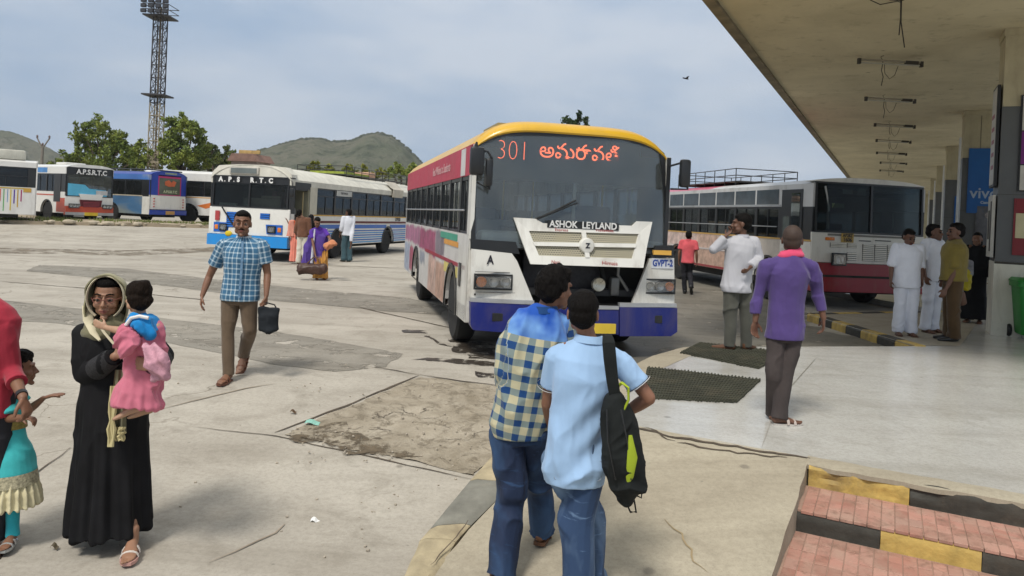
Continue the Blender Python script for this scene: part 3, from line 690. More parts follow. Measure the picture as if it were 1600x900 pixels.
for (x, z, r_) in ((-.3, 1.15, .09), (.1, 1.05, .12), (-.15, .6, .17), (.35, .5, .12)): q.prism([(x + r_ * math.cos(R(a)), z + r_ * math.sin(R(a))) for a in range(0, 360, 20)], lambda a, b_, d: (a, d, b_), -.041, -.037)
q.build('portraits', M((.28, .25, .24), .6, var=.5, scale=9, name='portrait_print'), posD)
posE = poster('blue_poster', cols[2], 'smaller blue poster on the third column', .35, 1.6, 1.8, 3.2, [(0, 1, m_blue)], False)
q = MB(); q.box(.43, 1.2, -.03, -.012, 1.0, 1.25)
rp_ = q.build('red_strip', M((.4, .02, .02), .5, name='red_print')); rp_.matrix_basis = cols[1].matrix_basis.copy(); tag(rp_, 'small red strip notice at the foot of the second column posters', 'notice')
fw = empty('end_wall', can.matrix_basis @ Vector((6.5, 61, .14)), can.rotation_euler.z, 'beige end wall closing the far end of the platform', 'wall')
q = MB(); q.box(-6.4, 2.9, -.2, .2, 0, CH - .142); q.build('wall_panel', m_beige, fw)
# wheelie bin
bn = G(1592, 531, .14); bn = bn + Vector((.27, .1, 0))
wb = empty('wheelie_bin', bn, R(-20), 'green plastic wheelie bin beside the nearest column at the right edge', 'bin')
gm = M((.02, .2, .03), .45, var=.15, name='green_plastic')
q = MB()
q.lathe([(0, 0)], 4) if False else None
q.sheet(1, 1, lambda u, v, d: (0, 0, 0)) if False else None
def rr(w, d, z, n=5):
    o = []; r_ = .05
    for cx, cy, a0 in ((w - r_, d - r_, 0), (-w + r_, d - r_, 90), (-w + r_, -d + r_, 180), (w - r_, -d + r_, 270)):
        for k in range(n): a = R(a0 + 90 * k / (n - 1)); o.append((cx + r_ * math.cos(a), cy + r_ * math.sin(a), z))
    return o
def rings(q, rs, caps=True):
    n = len(rs[0]); vs = [p for r_ in rs for p in r_]
    fs = [(i * n + j, i * n + (j + 1) % n, (i + 1) * n + (j + 1) % n, (i + 1) * n + j) for i in range(len(rs) - 1) for j in range(n)]
    if caps: fs += [tuple(range(n - 1, -1, -1)), tuple(range((len(rs) - 1) * n, len(rs) * n))]
    q.add(vs, fs)
q = MB(); rings(q, [rr(.19, .22, .08), rr(.2, .24, .12), rr(.27, .32, .85), rr(.3, .35, .86), rr(.3, .35, .93)]); q.build('bin_body', gm, wb, True)
q = MB(); rings(q, [rr(.31, .36, .935), rr(.31, .37, .96), rr(.27, .3, 1.0)]); q.tube([(-.2, .4, .95), (.2, .4, .95)], .016, 8); q.build('lid', gm, wb, True)
for s in (-1, 1):
    q = MB(); q.lathe([(.02, -.03), (.1, -.03), (.115, -.01), (.115, .01), (.1, .03), (.02, .03)], 18, lambda r_, h, a: (s * .27 + h, .22 + r_ * math.cos(a), .11 + r_ * math.sin(a))); q.build('wheel', m_black, wb, True)
# ================================================================== buses
# local frame of a bus: y = 0 at its nose, +y to its tail, x across, z up
def paint(col, dirt=.35, coat=.25): return M(col, .38, var=.06, scale=1.2, coat=coat, dirt=dirt, name='bus_paint')
m_rub = M((.018, .018, .018), .8, var=.3, name='rubber'); m_rim = M((.26, .24, .2), .5, metal=.3, dirt=.4, name='wheel_rim'); m_hubw = M((.6, .6, .56), .5, dirt=.3, name='white_rim')
m_under = M((.03, .028, .025), .9, var=.4, name='underbody'); m_blkp = M((.014, .015, .016), .35, var=.2, spec=.5, name='black_trim')
m_chrome = M((.55, .55, .55), .2, metal=.9, name='chrome'); m_amber = M((.7, .2, .02), .25, spec=.6, name='amber_lens'); m_red = M((.5, .02, .015), .25, spec=.6, name='red_lens')
m_seat = M((.09, .12, .2), .8, var=.3, name='seat_cloth'); m_int = M((.2, .2, .19), .8, var=.2, name='bus_interior'); m_intd = M((.05, .05, .05), .9, name='bus_floor')
m_silver = M((.45, .46, .47), .35, metal=.5, dirt=.3, name='silver_strip')
g_win = glass((.62, .67, .68), .08, 'bus_window_glass', .14); g_ws = glass((.84, .88, .87), .05, 'windscreen_glass', .24); g_fr = glass((.42, .46, .45), .0, 'dark_windscreen', .05, .3); g_dark = glass((.3, .33, .34), .02, 'tinted_glass', .06, .45)
m_lamp = M((.62, .62, .6), .15, metal=.6, var=.3, scale=14, name='reflector'); g_lens = glass((.9, .9, .9), .1, 'lamp_glass', .05)

class Bus:
    def __init__(s, loc, rot, W, L, label, z0=0.0, scale=1.0):
        s.t = empty('bus', (loc[0], loc[1], z0), rot, label, 'bus', 'buses parked at the bus station'); s.t.scale = (scale,) * 3
        s.W, s.L, s.h = W, L, W / 2; s.inv = s.t.matrix_basis.inverted()
    def F(s, px, py, y0=0.0):
        """photograph pixel -> (x, z) on the plane y = y0 of this bus"""
        c = s.inv @ Vector((0, 0, CAM_H)); d = s.inv.to_3x3() @ ray(px, py); t = (y0 - c.y) / d.y
        return (c.x + d.x * t, c.z + d.z * t)
    def S(s, px, py, x0):
        c = s.inv @ Vector((0, 0, CAM_H)); d = s.inv.to_3x3() @ ray(px, py); t = (x0 - c.x) / d.x
        return (c.y + d.y * t, c.z + d.z * t)
    def box(s, name, m, x0, x1, y0, y1, z0, z1, bev=0, parent=None):
        q = MB(); q.box(x0, x1, y0, y1, z0, z1, bev); return q.build(name, m, parent or s.t, bool(bev))
    # ---- shell
    def wheel(s, x, y, side, r=.48, w=.27, rim=None):
        q = MB(); prof = [(r * .55, -w / 2), (r * .9, -w / 2), (r * .985, -w * .38), (r, -w * .15), (r, w * .15), (r * .985, w * .38), (r * .9, w / 2), (r * .55, w / 2)]
        q.lathe(prof, 28, lambda rr_, h, a: (x + h, y + rr_ * math.cos(a), r + rr_ * math.sin(a)))
        w_ = q.build('wheel', m_rub, s.t, True)
        q = MB(); e = side * w * .3; prof = [(.02, e + side * .05), (r * .16, e + side * .05), (r * .18, e - side * .02), (r * .42, e - side * .05), (r * .5, e + side * .03), (r * .55, e + side * .035), (r * .55, -e)]
        q.lathe(prof, 20, lambda rr_, h, a: (x + h, y + rr_ * math.cos(a), r + rr_ * math.sin(a)))
        q.build('rim', rim or m_rim, w_, True)
    def side(s, sg, m_low, zs=1.5, zt=2.25, zr=2.75, zb=.42, arches=((1.5, .55), (7.2, .55)), wins=(), m_up=None, door=None, rail=True, y0=.35, y1=None, stripes=(), mid=None, g=None, post=None, curtain=False):
        """one flank: skirt with wheel arches, window band with panes and posts, panel above"""
        x = sg * s.h; y1 = y1 or s.L; m_up = m_up or m_low; g = g or g_win; post = post or m_blkp
        ys_ = [y0, y1]
        for (c, r) in arches: ys_ += [c + r * math.cos(R(a)) for a in range(0, 181, 15)]
        if door: ys_ += [door[0] - .001, door[0], door[1], door[1] + .001]
        ys_ = sorted(y for y in ys_ if y0 <= y <= y1)
        def zbot(y):
            for (c, r) in arches:
                if abs(y - c) < r: return max(zb, .5 + math.sqrt(max(0, r * r - (y - c) ** 2)))
            return zb
        q = MB(); th = .05
        for a, b_ in zip(ys_[:-1], ys_[1:]):
            if b_ - a < 1e-5 or (door and door[0] - 1e-6 <= a and b_ <= door[1] + 1e-6): continue
            za, zc = zbot(a + 1e-4), zbot(b_ - 1e-4)
            q.add([(x, a, za), (x, b_, zc), (x, b_, zs), (x, a, zs), (x - sg * th, a, za), (x - sg * th, b_, zc), (x - sg * th, b_, zs), (x - sg * th, a, zs)],
                  [(0, 1, 2, 3), (7, 6, 5, 4), (0, 4, 5, 1), (3, 2, 6, 7)])
            if door and abs(b_ - door[0]) < .002: q.build('side_panel', m_low, s.t); q = MB()
        if q.f: q.build('side_panel', m_low, s.t)
        for (c, r) in arches:
            q = MB(); q.lathe([(r + .0, 0), (r + .05, 0), (r + .05, .03), (r, .03)], 30, lambda rr_, h, a: (x + sg * (h - .005), c + rr_ * math.cos(a), .5 + max(-.08, rr_ * math.sin(a))), close=False)
            q.build('arch_trim', m_blkp, s.t)
        for n_, (za, zc, m_, a, b_) in enumerate(stripes):
            lo, hi = (a if a is not None else y0), (b_ if b_ is not None else y1)
            for (d0, d1) in ([(lo, hi)] if not door or za > zs else [(lo, min(hi, door[0])), (max(lo, door[1]), hi)]):
                segs = [(d0, d1)]
                for (c, r) in arches:
                    if za < .5 + r:
                        hw_ = math.sqrt(max(0, r * r - max(0, za - .5) ** 2)); segs = [p for (u, w) in segs for p in ((u, min(w, c - hw_)), (max(u, c + hw_), w)) if p[1] - p[0] > .01]
                for (u, w) in segs:
                    if w - u > .01: q = MB(); q.box(min(x + sg * .002, x + sg * .008), max(x + sg * .002, x + sg * .008), u, w, za, zc); q.build('stripe', m_, s.t)
        # upper panel
        q = MB(); q.box(min(x, x - sg * .05), max(x, x - sg * .05), y0, y1, zt, zr); q.build('upper_panel', m_up, s.t)
        # windows
        prev = y0
        for (a, b_) in wins:
            if door and prev < door[1] < a:
                if door[0] - prev > .01: s.box('window_post', post, min(x - sg * .004, x - sg * .05), max(x - sg * .004, x - sg * .05), prev, door[0], zs, zt)
                prev = door[1]
            if a - prev > .01: s.box('window_post', post, min(x - sg * .004, x - sg * .05), max(x - sg * .004, x - sg * .05), prev, a, zs, zt)
            prev = b_
            q = MB(); q.box(min(x - sg * .03, x - sg * .036), max(x - sg * .03, x - sg * .036), a, b_, zs, zt)
            w_ = q.build('window', g, s.t)
            q = MB(); zm = zs + (zt - zs) * .42 if mid is None else mid
            q.box(min(x - sg * .012, x - sg * .026), max(x - sg * .012, x - sg * .026), a, b_, zt - .05, zt - .004); q.box(min(x - sg * .012, x - sg * .026), max(x - sg * .012, x - sg * .026), a, b_, zs + .004, zs + .035)
            if mid is not None: q.box(min(x - sg * .012, x - sg * .026), max(x - sg * .012, x - sg * .026), a, b_, zm - .015, zm + .015)
            q.box(min(x - sg * .012, x - sg * .026), max(x - sg * .012, x - sg * .026), (a + b_) / 2 - .012, (a + b_) / 2 + .012, zs + .036, (zt - .051) if mid is None else mid - .016)
            q.build('frame', m_blkp, w_)
        if y1 - prev > .01 and wins: s.box('window_post', post, min(x - sg * .004, x - sg * .05), max(x - sg * .004, x - sg * .05), prev, y1, zs, zt)
        if rail:
            q = MB(); q.tube([(x + sg * .03, wins[0][0], zs + .3), (x + sg * .03, wins[-1][1], zs + .3)], .012, 6); q.build('guard_rail', m_silver, s.t)
    def roof(s, m, zr=2.75, rise=.2, y0=.25, m2=None, split=None, nose=.2, pw=3.2):
        h = s.h; n = 14
        def sec(u, y):
            a = -1 + 2 * u; return (h * a * (1.0 if abs(a) < .96 else .995), y, zr + rise * (1 - abs(a) ** pw))
        segs = [(y0, s.L, m)] if not split else [(y0, split, m), (split, s.L, m2)]
        for (a, b_, m_) in segs:
            q = MB(); q.sheet(22, 6, lambda u, v, d: (lambda p: (p[0], p[1], p[2] + d))(sec(u, a + (b_ - a) * v)), -.03); q.build('roof', m_, s.t, True)
        # end gable
        pts = [(sec(i / 22, 0)[0], sec(i / 22, 0)[2]) for i in range(23)]
        q = MB(); q.prism(pts + [(h, zr - .02), (-h, zr - .02)], lambda a, b_, d: (a, d, b_), s.L - .04, s.L); q.build('rear_cap', m, s.t)
    def body(s, m_rear, zb=.42, zr=2.75, seats=True, y0=.3, rows=None, floor=.95):
        h = s.h
        s.box('rear_wall', m_rear, -h + .002, h - .002, s.L - .05, s.L - .001, zb, zr)
        s.box('chassis', m_under, -h + .3, h - .3, y0 + .35, s.L - .4, .34, .6)
        s.box('floor', m_intd, -h + .055, h - .055, y0, s.L - .06, floor - .08, floor)
        s.box('ceiling_lining', m_int, -h + .055, h - .055, y0 + .1, s.L - .06, zr - .06, zr - .03)
        if seats:
            me = None; k = rows or int((s.L - 3.2) / .8)
            for i in range(k):
                for xx in (-h + .52, h - .52):
                    if me is None:
                        q = MB(); q.box(-.42, .42, 0, .4, .35, .45, .03); q.box(-.42, .42, .34, .44, .4, 1.02, .03); q.box(-.3, -.26, .1, .3, 0, .36); q.box(.26, .3, .1, .3, 0, .36); me = q.mesh('seat', m_seat)
                    obj('seat', me, s.t, (xx, 2.6 + .8 * i, floor))
    def plate(s, name, m, pts, y, th=.03, fn=None, parent=None, smooth=False):
        fn = fn or (lambda a, b_, d: (a, y + d, b_)); q = MB(); q.prism(pts, fn, -th, 0); return q.build(name, m, parent or s.t, smooth)
    def mirror(s, pts, c, sz, label=None, tilt=0):
        q = MB(); q.tube(pts, .014, 6); a = q.build('mirror_arm', m_blkp, s.t)
        q = MB(); q.box(c[0] - sz[0], c[0] + sz[0], c[1] - .05, c[1] + .05, c[2] - sz[1], c[2] + sz[1], .035); q.build('mirror', m_blkp, s.t, True)
def rack(b, x0, x1, y0, y1, z, h=.28, n=6, m=None):
    m = m or m_blkp; q = MB()
    for zz in (z + .06, z + h * .55, z + h):
        q.tube([(x0, y0, zz), (x1, y0, zz), (x1, y1, zz), (x0, y1, zz), (x0, y0, zz)], .014, 5)
    for i in range(n + 1):
        y = y0 + (y1 - y0) * i / n
        for x in (x0, x1): q.tube([(x, y, z - .05), (x, y, z + h)], .014, 5)
        q.tube([(x0, y, z + .05), (x1, y, z + .05)], .014, 4)
    return q.build('roof_rack', m, b.t)
def face(b, crown=.2, bulge=.16, lean=.08, zlean=1.2):
    """nose surface depth at (x, z)"""
    h = b.h
    def yf(x, z):
        a = min(1, abs(x) / h); return bulge * a ** 3 + (lean * (z - zlean) if z > zlean else 0)
    return yf
def nose(b, name, m, pts, out=.0, th=.03, yf=None, parent=None, seg=.22, tilt=None):
    """panel with outline pts (x, z) following the nose surface, its front 'out' proud of it"""
    P_ = []
    for i in range(len(pts)):
        a, c = Vector(pts[i]), Vector(pts[(i + 1) % len(pts)]); k = max(1, int((c - a).length / seg))
        P_ += [a.lerp(c, j / k) for j in range(k)]
    n = len(P_); V = list(P_); x0, x1 = min(p.x for p in P_), max(p.x for p in P_); z0, z1 = min(p.y for p in P_), max(p.y for p in P_)
    gx = x0 + seg * .5
    while gx < x1:
        gz_ = z0 + seg * .5
        while gz_ < z1: V.append(Vector((gx, gz_))); gz_ += seg
        gx += seg
    ov, _, of, *_r = delaunay_2d_cdt(V, [(i, (i + 1) % n) for i in range(n)], [], 1, 1e-5)
    q = MB(); t_ = tilt or (lambda x, z: 0)
    f = lambda p, d: (p.x, yf(p.x, p.y) - out + d - t_(p.x, p.y), p.y)
    o = len(ov); q.v = [f(p, 0) for p in ov] + [f(p, th) for p in ov]
    q.f = [tuple(x) for x in of] + [tuple(i + o for i in reversed(x)) for x in of]
    bd = {}
    for x in of:
        for i in range(len(x)):
            e = (x[i], x[(i + 1) % len(x)]); bd[e] = 1
    q.f += [(e[1], e[0], e[0] + o, e[1] + o) for e in bd if (e[1], e[0]) not in bd]
    q.m = [0] * len(q.f)
    return q.build(name, m, parent or b.t, True, R(30))
def lampunit(b, x0, x1, z0, z1, yf, out=.0, amber=-1, bulbs=3, name='headlight'):
    """framed headlight: dark recess, round reflectors, amber cell, clear lens"""
    cx = (x0 + x1) / 2; y = yf(cx, (z0 + z1) / 2) - out
    q = MB(); q.box(x0, x1, y - .012, y + .05, z0, z1, .03); hl = q.build(name, M((.08, .08, .08), .4, name='lamp_recess'), b.t, True)
    w = (x1 - x0) / bulbs
    for i in range(bulbs):
        c = x0 + w * (i + .5); r_ = min(w, z1 - z0) * .42; am = (amber == i)
        q = MB(); q.lathe([(.008, .0), (r_ * .5, -.004), (r_ * .9, -.018), (r_, -.022), (r_, .0)], 18, lambda rr_, h, a: (c + rr_ * math.cos(a), y - .014 + h, (z0 + z1) / 2 + rr_ * math.sin(a)))
        q.build('reflector', m_amber if am else m_lamp, hl, True)
    q = MB(); q.box(x0 + .01, x1 - .01, y - .05, y - .042, z0 + .01, z1 - .01, .004); q.build('lens', g_lens, hl)
    q = MB()
    for (a0, a1, c0, c1) in ((x0 - .015, x1 + .015, z1, z1 + .02), (x0 - .015, x1 + .015, z0 - .02, z0), (x0 - .015, x0, z0, z1), (x1, x1 + .015, z0, z1)): q.box(a0, a1, y - .03, y + .01, c0, c1)
    q.build('bezel', m_blkp, hl)
    return hl
def dmat2(blocks, name, bcol):
    """printed livery: rectangular picture blocks along the flank (object y, z) with soft edges"""
    m, t, b = newmat(name); g = node(t, 'ShaderNodeTexCoord'); sp = node(t, 'ShaderNodeSeparateXYZ')
    ns = node(t, 'ShaderNodeTexNoise'); ns.inputs['Scale'].default_value = 2.2; ns.inputs['Detail'].default_value = 3
    ad = node(t, 'ShaderNodeVectorMath', operation='MULTIPLY_ADD'); link(t, g.outputs['Object'], ns.inputs['Vector']); link(t, ns.outputs['Color'], ad.inputs[0]); ad.inputs[1].default_value = (.25, .25, .25); link(t, g.outputs['Object'], ad.inputs[2]); link(t, ad.outputs[0], sp.inputs[0])
    c = mixc(t, noise_n(t, g.outputs['Object'], 1.5, 3), bcol, mul(bcol, .8))
    for (y0, y1, z0, z1, col) in blocks:
        f = None
        for (o_, lo, hi, e) in ((sp.outputs[1], y0, y1, .1), (sp.outputs[2], z0, z1, .04)):
            a = node(t, 'ShaderNodeMapRange', interpolation_type='SMOOTHSTEP'); link(t, o_, a.inputs[0]); a.inputs[1].default_value = lo + .125 - e; a.inputs[2].default_value = lo + .125 + e
            d = node(t, 'ShaderNodeMapRange', interpolation_type='SMOOTHSTEP'); link(t, o_, d.inputs[0]); d.inputs[1].default_value = hi + .125 - e; d.inputs[2].default_value = hi + .125 + e; d.inputs[3].default_value = 1; d.inputs[4].default_value = 0
            p = math_n(t, 'MULTIPLY', a.outputs[0], d.outputs[0]); f = p if f is None else math_n(t, 'MULTIPLY', f, p)
        vc = ramp(t, noise_n(t, g.outputs['Object'], 5, 5, .6), [(.3, mul(col, .55)), (.7, mul(col, 1.25))])
        c = mixc(t, f, c, vc)
    n2 = noise_n(t, coords(t), 3, 8, .7); c = mixc(t, math_n(t, 'MULTIPLY', ramp(t, n2, [(.45, (0, 0, 0)), (.75, (1, 1, 1))]), .35), c, (.2, .17, .13))
    link(t, c, b.inputs['Base Color']); b.inputs['Roughness'].default_value = .5; return m
def dmat(cols, scale, name, stretch=(1, 1, 1), rough=.5, thr=.5):
    """printed advert: soft patches of several colours"""
    m, t, b = newmat(name); v = coords(t, 'Object', stretch)
    n1 = noise_n(t, v, scale, 3, .5, .4); k = len(cols)
    c = ramp(t, n1, [(.3 + .4 * i / max(1, k - 1), col) for i, col in enumerate(cols)])
    n2 = noise_n(t, coords(t), 9, 6, .7); c = mixc(t, math_n(t, 'MULTIPLY', n2, .3), c, (.2, .17, .13))
    link(t, c, b.inputs['Base Color']); b.inputs['Roughness'].default_value = rough; return m

# ------------------------------------------------------------------ 1. the big bus in the middle
ax = math.atan(.238); d0 = 8.95
cl = P(737.5, 335, d0); latv = Vector((math.cos(ax), math.sin(ax), 0))
BW = 2.62; o = Vector((cl.x, cl.y, 0)) + latv * BW / 2
b1 = Bus(o, ax, BW, 8.6, 'large white, yellow and blue bus in the middle with its radiator flap open')
white = paint((.68, .67, .62), .7); yellow = paint((.62, .36, .02), .3); blue = paint((.004, .012, .15), .35)
m_red1 = M((.45, .035, .07), .5, var=.1, dirt=.3, name='pink_banner')
yf = face(b1, bulge=.1, lean=.05)
F = b1.F; h = b1.h
# left flank (seen): banner panel above the windows
ad = dmat2([(2.2, 3.2, 1.1, 1.45, (.2, .17, .2)), (3.2, 5.6, 1.05, 1.45, (.33, .06, .14)), (5.6, 8.5, 1.1, 1.45, (.4, .15, .25)), (2.0, 3.1, .4, 1.0, (.45, .27, .2)), (3.1, 4.0, .4, 1.05, (.5, .33, .27)), (4.6, 5.4, .8, 1.0, (.25, .27, .32)), (6.6, 7.4, .5, 1.0, (.35, .07, .12)), (7.4, 8.5, .45, 1.05, (.35, .4, .5))], 'printed_advert', (.6, .58, .55))
wy = [(1.05 + .93 * i, 1.05 + .93 * i + .8) for i in range(8)]
b1.side(-1, ad, 1.5, 2.24, 2.62, .42, ((1.35, .52), (6.0, .52)), [(.42, .9)] + wy, m_red1, y0=.12,
        stripes=[(.425, 1.49, white, .12, .82), (1.38, 1.47, M((.05, .3, .2), .5, name='green_band'), 1.0, 2.6), (1.3, 1.37, M((.65, .3, .05), .5, name='orange_band'), .9, 2.2), (1.05, 1.1, M((.3, .02, .04), .5, name='maroon_band'), .3, 4.5), (.9, 1.04, M((.6, .5, .15), .5, name='yellow_band'), .5, 2.1), (.43, .62, M((.22, .2, .35), .5, name='violet_panel'), .15, .8), (2.25, 2.6, M((.6, .58, .56), .5, name='banner_figure'), .62, .95)])
b1.box('fuel_slot', m_blkp, -h - .02, -h - .009, .55, .7, .82, 1.12)
b1.side(1, white, 1.5, 2.24, 2.62, .42, ((1.35, .52), (6.0, .52)), wy, white, y0=.12, rail=False)
b1.roof(yellow, 2.62, .345, y0=.27, pw=5.0)
b1.body(white, rows=6, y0=.25, floor=.85, zr=2.62)
# lettering hint on the pink banner
text('lettering', 'Best Wishes to Students', .2, M((.6, .4, .4), .5, name='banner_lettering'), b1.t, frame((-h - .008, 2.9, 2.43), (0, -1, 0)), .001)
# front cap above the windscreen
cap_ = []
def zcap(x): return 2.62 + .345 * (1 - (abs(x) / h) ** 5)
def zlow(x): return 2.58 + .25 * (1 - min(1, abs(x) / h) ** 5)
def capf(u, v, d):
    x = -h + BW * u; a = v * math.pi / 2 * 1.0
    z0_ = zlow(x) - .03 * (abs(x) / h) ** 5; z1_ = zcap(x) + .006
    y_ = yf(x, 2.7) + .0 + .3 * (1 - math.cos(a)) ; z_ = z0_ + (z1_ - z0_) * math.sin(a)
    return (x, y_ - .03 + d, z_ - d)
q = MB(); q.sheet(28, 8, capf, .02); q.build('front_cap', yellow, b1.t, True)
# windscreen
ws = [F(741, 388), F(735.5, 300), F(741, 232), F(748, 214), F(790, 208), F(890, 208), F(980, 214), F(1030, 222), F(1042, 236), F(1054, 320), F(1057, 388)]
ws = [(max(-h + .02, min(h - .02, a)), min(c, zlow(a) - .005)) for a, c in ws]
gl_ = nose(b1, 'windscreen', g_ws, ws, .0, .008, yf)
# black surround
def ringpan(name, m, outer, inner, out, th=.03):
    n = len(outer)
    for i in range(n):
        j = (i + 1) % n; nose(b1, name, m, [outer[i], outer[j], inner[j], inner[i]], out, th, yf)
ctr = Vector((sum(p[0] for p in ws) / len(ws), sum(p[1] for p in ws) / len(ws)))
outr = [tuple(ctr + (Vector(p) - ctr) * 1.0 + (Vector(p) - ctr).normalized() * .035) for p in ws]
innr = [tuple(ctr + (Vector(p) - ctr) - (Vector(p) - ctr).normalized() * .035) for p in ws]
outr = [(max(-h, min(h, a)), min(c, zlow(a) + .02)) for a, c in outr]
q = MB(); n = len(ws)
for i in range(n):
    j = (i + 1) % n
    f_ = lambda p, d: (p[0], yf(p[0], p[1]) - .014 + d, p[1])
    vs = [f_(outr[i], 0), f_(outr[j], 0), f_(innr[j], 0), f_(innr[i], 0)] + [f_(outr[i], .03), f_(outr[j], .03), f_(innr[j], .03), f_(innr[i], .03)]
    q.add(vs, [(0, 1, 2, 3), (7, 6, 5, 4), (3, 2, 6, 7), (0, 4, 5, 1)])
q.build('windscreen_seal', m_blkp, b1.t)
# dark top band inside the glass with the lit route display
q = MB(); q.box(-h + .1, h - .1, .16, .2, 2.2, 2.6); q.box(-h + .4, h - .4, .16, .2, 2.6, 2.8); q.build('display_box', M((.02, .022, .022), .6, name='display_back'), b1.t)
led = emit((1.0, .16, .06), 2.2, 'route_leds')
a, c = F(803, 236, .1); text('route_number', '301', .36, led, b1.t, frame((a, .148, c), (1, 0, 0)), .001, -.012, squash=.8)
a, c = F(908, 239, .1); text('route_name', 'అమరావతి', .27, led, b1.t, frame((a, .148, c), (1, 0, 0)), .001, 0, squash=.95)
# inside: dashboard, driver seat, wheel, bulkhead, yellow rails, curtain
q = MB(); q.box(-h + .12, h - .12, .14, .62, 1.34, 1.4, .02); q.build('dashboard', M((.3, .32, .32), .6, name='dashboard'), b1.t, True)
q = MB(); q.box(-h + .15, -.25, .2, .55, 1.4, 1.56, .07); q.build('dash_cushion', M((.6, .62, .62), .7, name='pale_cushion'), b1.t, True)
q = MB(); q.lathe([(.2, -.012), (.222, -.012), (.222, .012), (.2, .012), (.2, -.012)], 24, lambda rr_, hh, a: (.62 + rr_ * math.cos(a), .72 - .7 * rr_ * math.sin(a), 1.42 + .6 * rr_ * math.sin(a) + hh), False); q.build('steering_wheel', m_blkp, b1.t, True)
q = MB(); q.box(.35, .9, 1.1, 1.22, 1.2, 1.95, .04); q.box(.35, .9, .85, 1.2, 1.15, 1.25, .03); q.build('driver_seat', M((.02, .05, .14), .8, name='blue_seat'), b1.t, True)
q = MB(); q.tube([(.1, .62, 1.68), (.75, .62, 1.66), (.8, .62, 1.6), (.8, .62, 1.2)], .022, 8); q.build('grab_rail', M((.7, .45, .03), .4, name='yellow_rail'), b1.t, True)
for xx, yy in ((-.35, 2.6), (.4, 3.6), (-.35, 5.2), (.9, 1.5)):
    q = MB(); q.tube([(xx, yy, .85), (xx, yy, 2.7)], .018, 6); q.build('grab_pole', M((.7, .45, .03), .4, name='yellow_rail'), b1.t, True)
q = MB(); q.box(-h + .2, -.45, .65, .7, 1.3, 1.7, .02); q.build('side_curtain', M((.2, .21, .21), .9, name='grey_cloth'), b1.t, True)
q = MB(); q.box(.98, 1.2, .45, .48, 1.35, 1.75); q.build('windscreen_notice', M((.6, .6, .58), .7, name='paper'), b1.t)
# inner partition: opaque above the windscreen centre
q = MB(); q.box(-.02, .02, .07, .1, 1.35, 2.2); q.build('centre_strip', M((.25, .27, .27), .5, name='strip'), b1.t)
# wiper
q = MB(); a, c = F(838, 342); e, g_ = F(903, 317); q.tube([(a, yf(a, c) - .05, c), (e, yf(e, g_) - .03, g_)], [.016, .009], 6); q.tube([(a + .06, yf(a, c) - .04, c + .02), (e - .02, yf(e, g_) - .012, g_ + .03)], .012, 5); q.build('wiper', m_blkp, b1.t)
# white corner panels, black lower band
zt_ = F(738, 388)[1]
lp = [F(738, 389), F(800, 396), F(808, 408), F(833, 470), F(737, 466)]
nose(b1, 'corner_panel', white, lp, .02, .05, yf)
rp2 = [F(1017, 404), F(1058, 404), F(1058, 475), F(988, 474)]
nose(b1, 'corner_panel', white, rp2, .02, .05, yf)
nose(b1, 'black_band', m_blkp, [F(740, 374), F(806, 378), F(812, 397), F(738, 389)], .022, .03, yf)
nose(b1, 'black_band', m_blkp, [F(1028, 384), F(1058, 384), F(1058, 403), F(1018, 403)], .022, .03, yf)
a, c = F(1022, 398); e, g_ = F(1050, 392); q = MB(); q.box(a, e, yf(1.1, 1.2) - .045, yf(1.1, 1.2) - .0, c, g_); q.build('indicator', M((.75, .42, .08), .3, name='amber_strip'), b1.t)
q = MB()
for (pa, pb) in (((739, 424), (803, 427)), ((741, 456), (829, 460))):
    a, c = F(*pa); e, g_ = F(*pb); q.box(a + .03, e - .05, -.028 + yf(a, c) * .3, .02, c - .004, c)
q.build('panel_seam', m_under, b1.t)
q = MB(); a, c = F(742, 462); q.box(a, a + .02, yf(a, c) - .03, yf(a, c), c, c + .02); q.build('rivet', m_under, b1.t)
# engine bay: dark recess with radiator, pipes and hoses
(ex0, ez1), (ex1, ez0) = F(800, 396), F(1018, 474)
q = MB(); q.box(ex0 - .05, ex1 + .05, .5, .54, .45, 1.62); q.box(ex0 - .08, ex0 - .04, .1, .5, .45, 1.3); q.box(ex1 + .04, ex1 + .08, .1, .5, .45, 1.3); q.build('engine_bay', m_under, b1.t)
q = MB(); q.box(-.55, .5, .36, .42, .8, 1.35, .02); q.build('radiator', M((.035, .035, .04), .6, var=.4, scale=20, name='radiator'), b1.t, True)
q = MB(); q.tube([(.45, .3, 1.25), (.52, .28, 1.0), (.38, .28, .8), (.4, .3, .65)], .035, 8); q.build('coolant_hose', m_rub, b1.t, True)
q = MB(); q.tube([(.72, .26, 1.3), (.7, .24, 1.05), (.85, .24, .85)], .022, 8); q.build('steel_pipe', M((.25, .25, .24), .4, metal=.5, name='pipe'), b1.t, True)
q = MB(); q.box(.6, .72, .2, .32, .78, 1.02, .02); q.build('filter_can', M((.18, .18, .17), .4, metal=.4, name='can'), b1.t, True)
q = MB(); q.box(-.95, -.6, .2, .4, .64, .86, .02); q.build('red_battery', M((.4, .02, .03), .5, name='red_box'), b1.t, True)
q = MB(); a, c = F(940, 446); q.lathe([(.01, 0), (.05, -.01), (.085, -.03), (.09, .02)], 18, lambda r_, hh, an: (a + r_ * math.cos(an), .12 + hh, c + r_ * math.sin(an))); q.build('horn', M((.5, .48, .4), .3, metal=.5, name='horn_metal'), b1.t, True)
q = MB(); q.box(ex0, ex1, .12, .2, .62, .68); q.box(ex0, ex1, .3, .36, .5, .56); q.build('cross_member', m_under, b1.t)
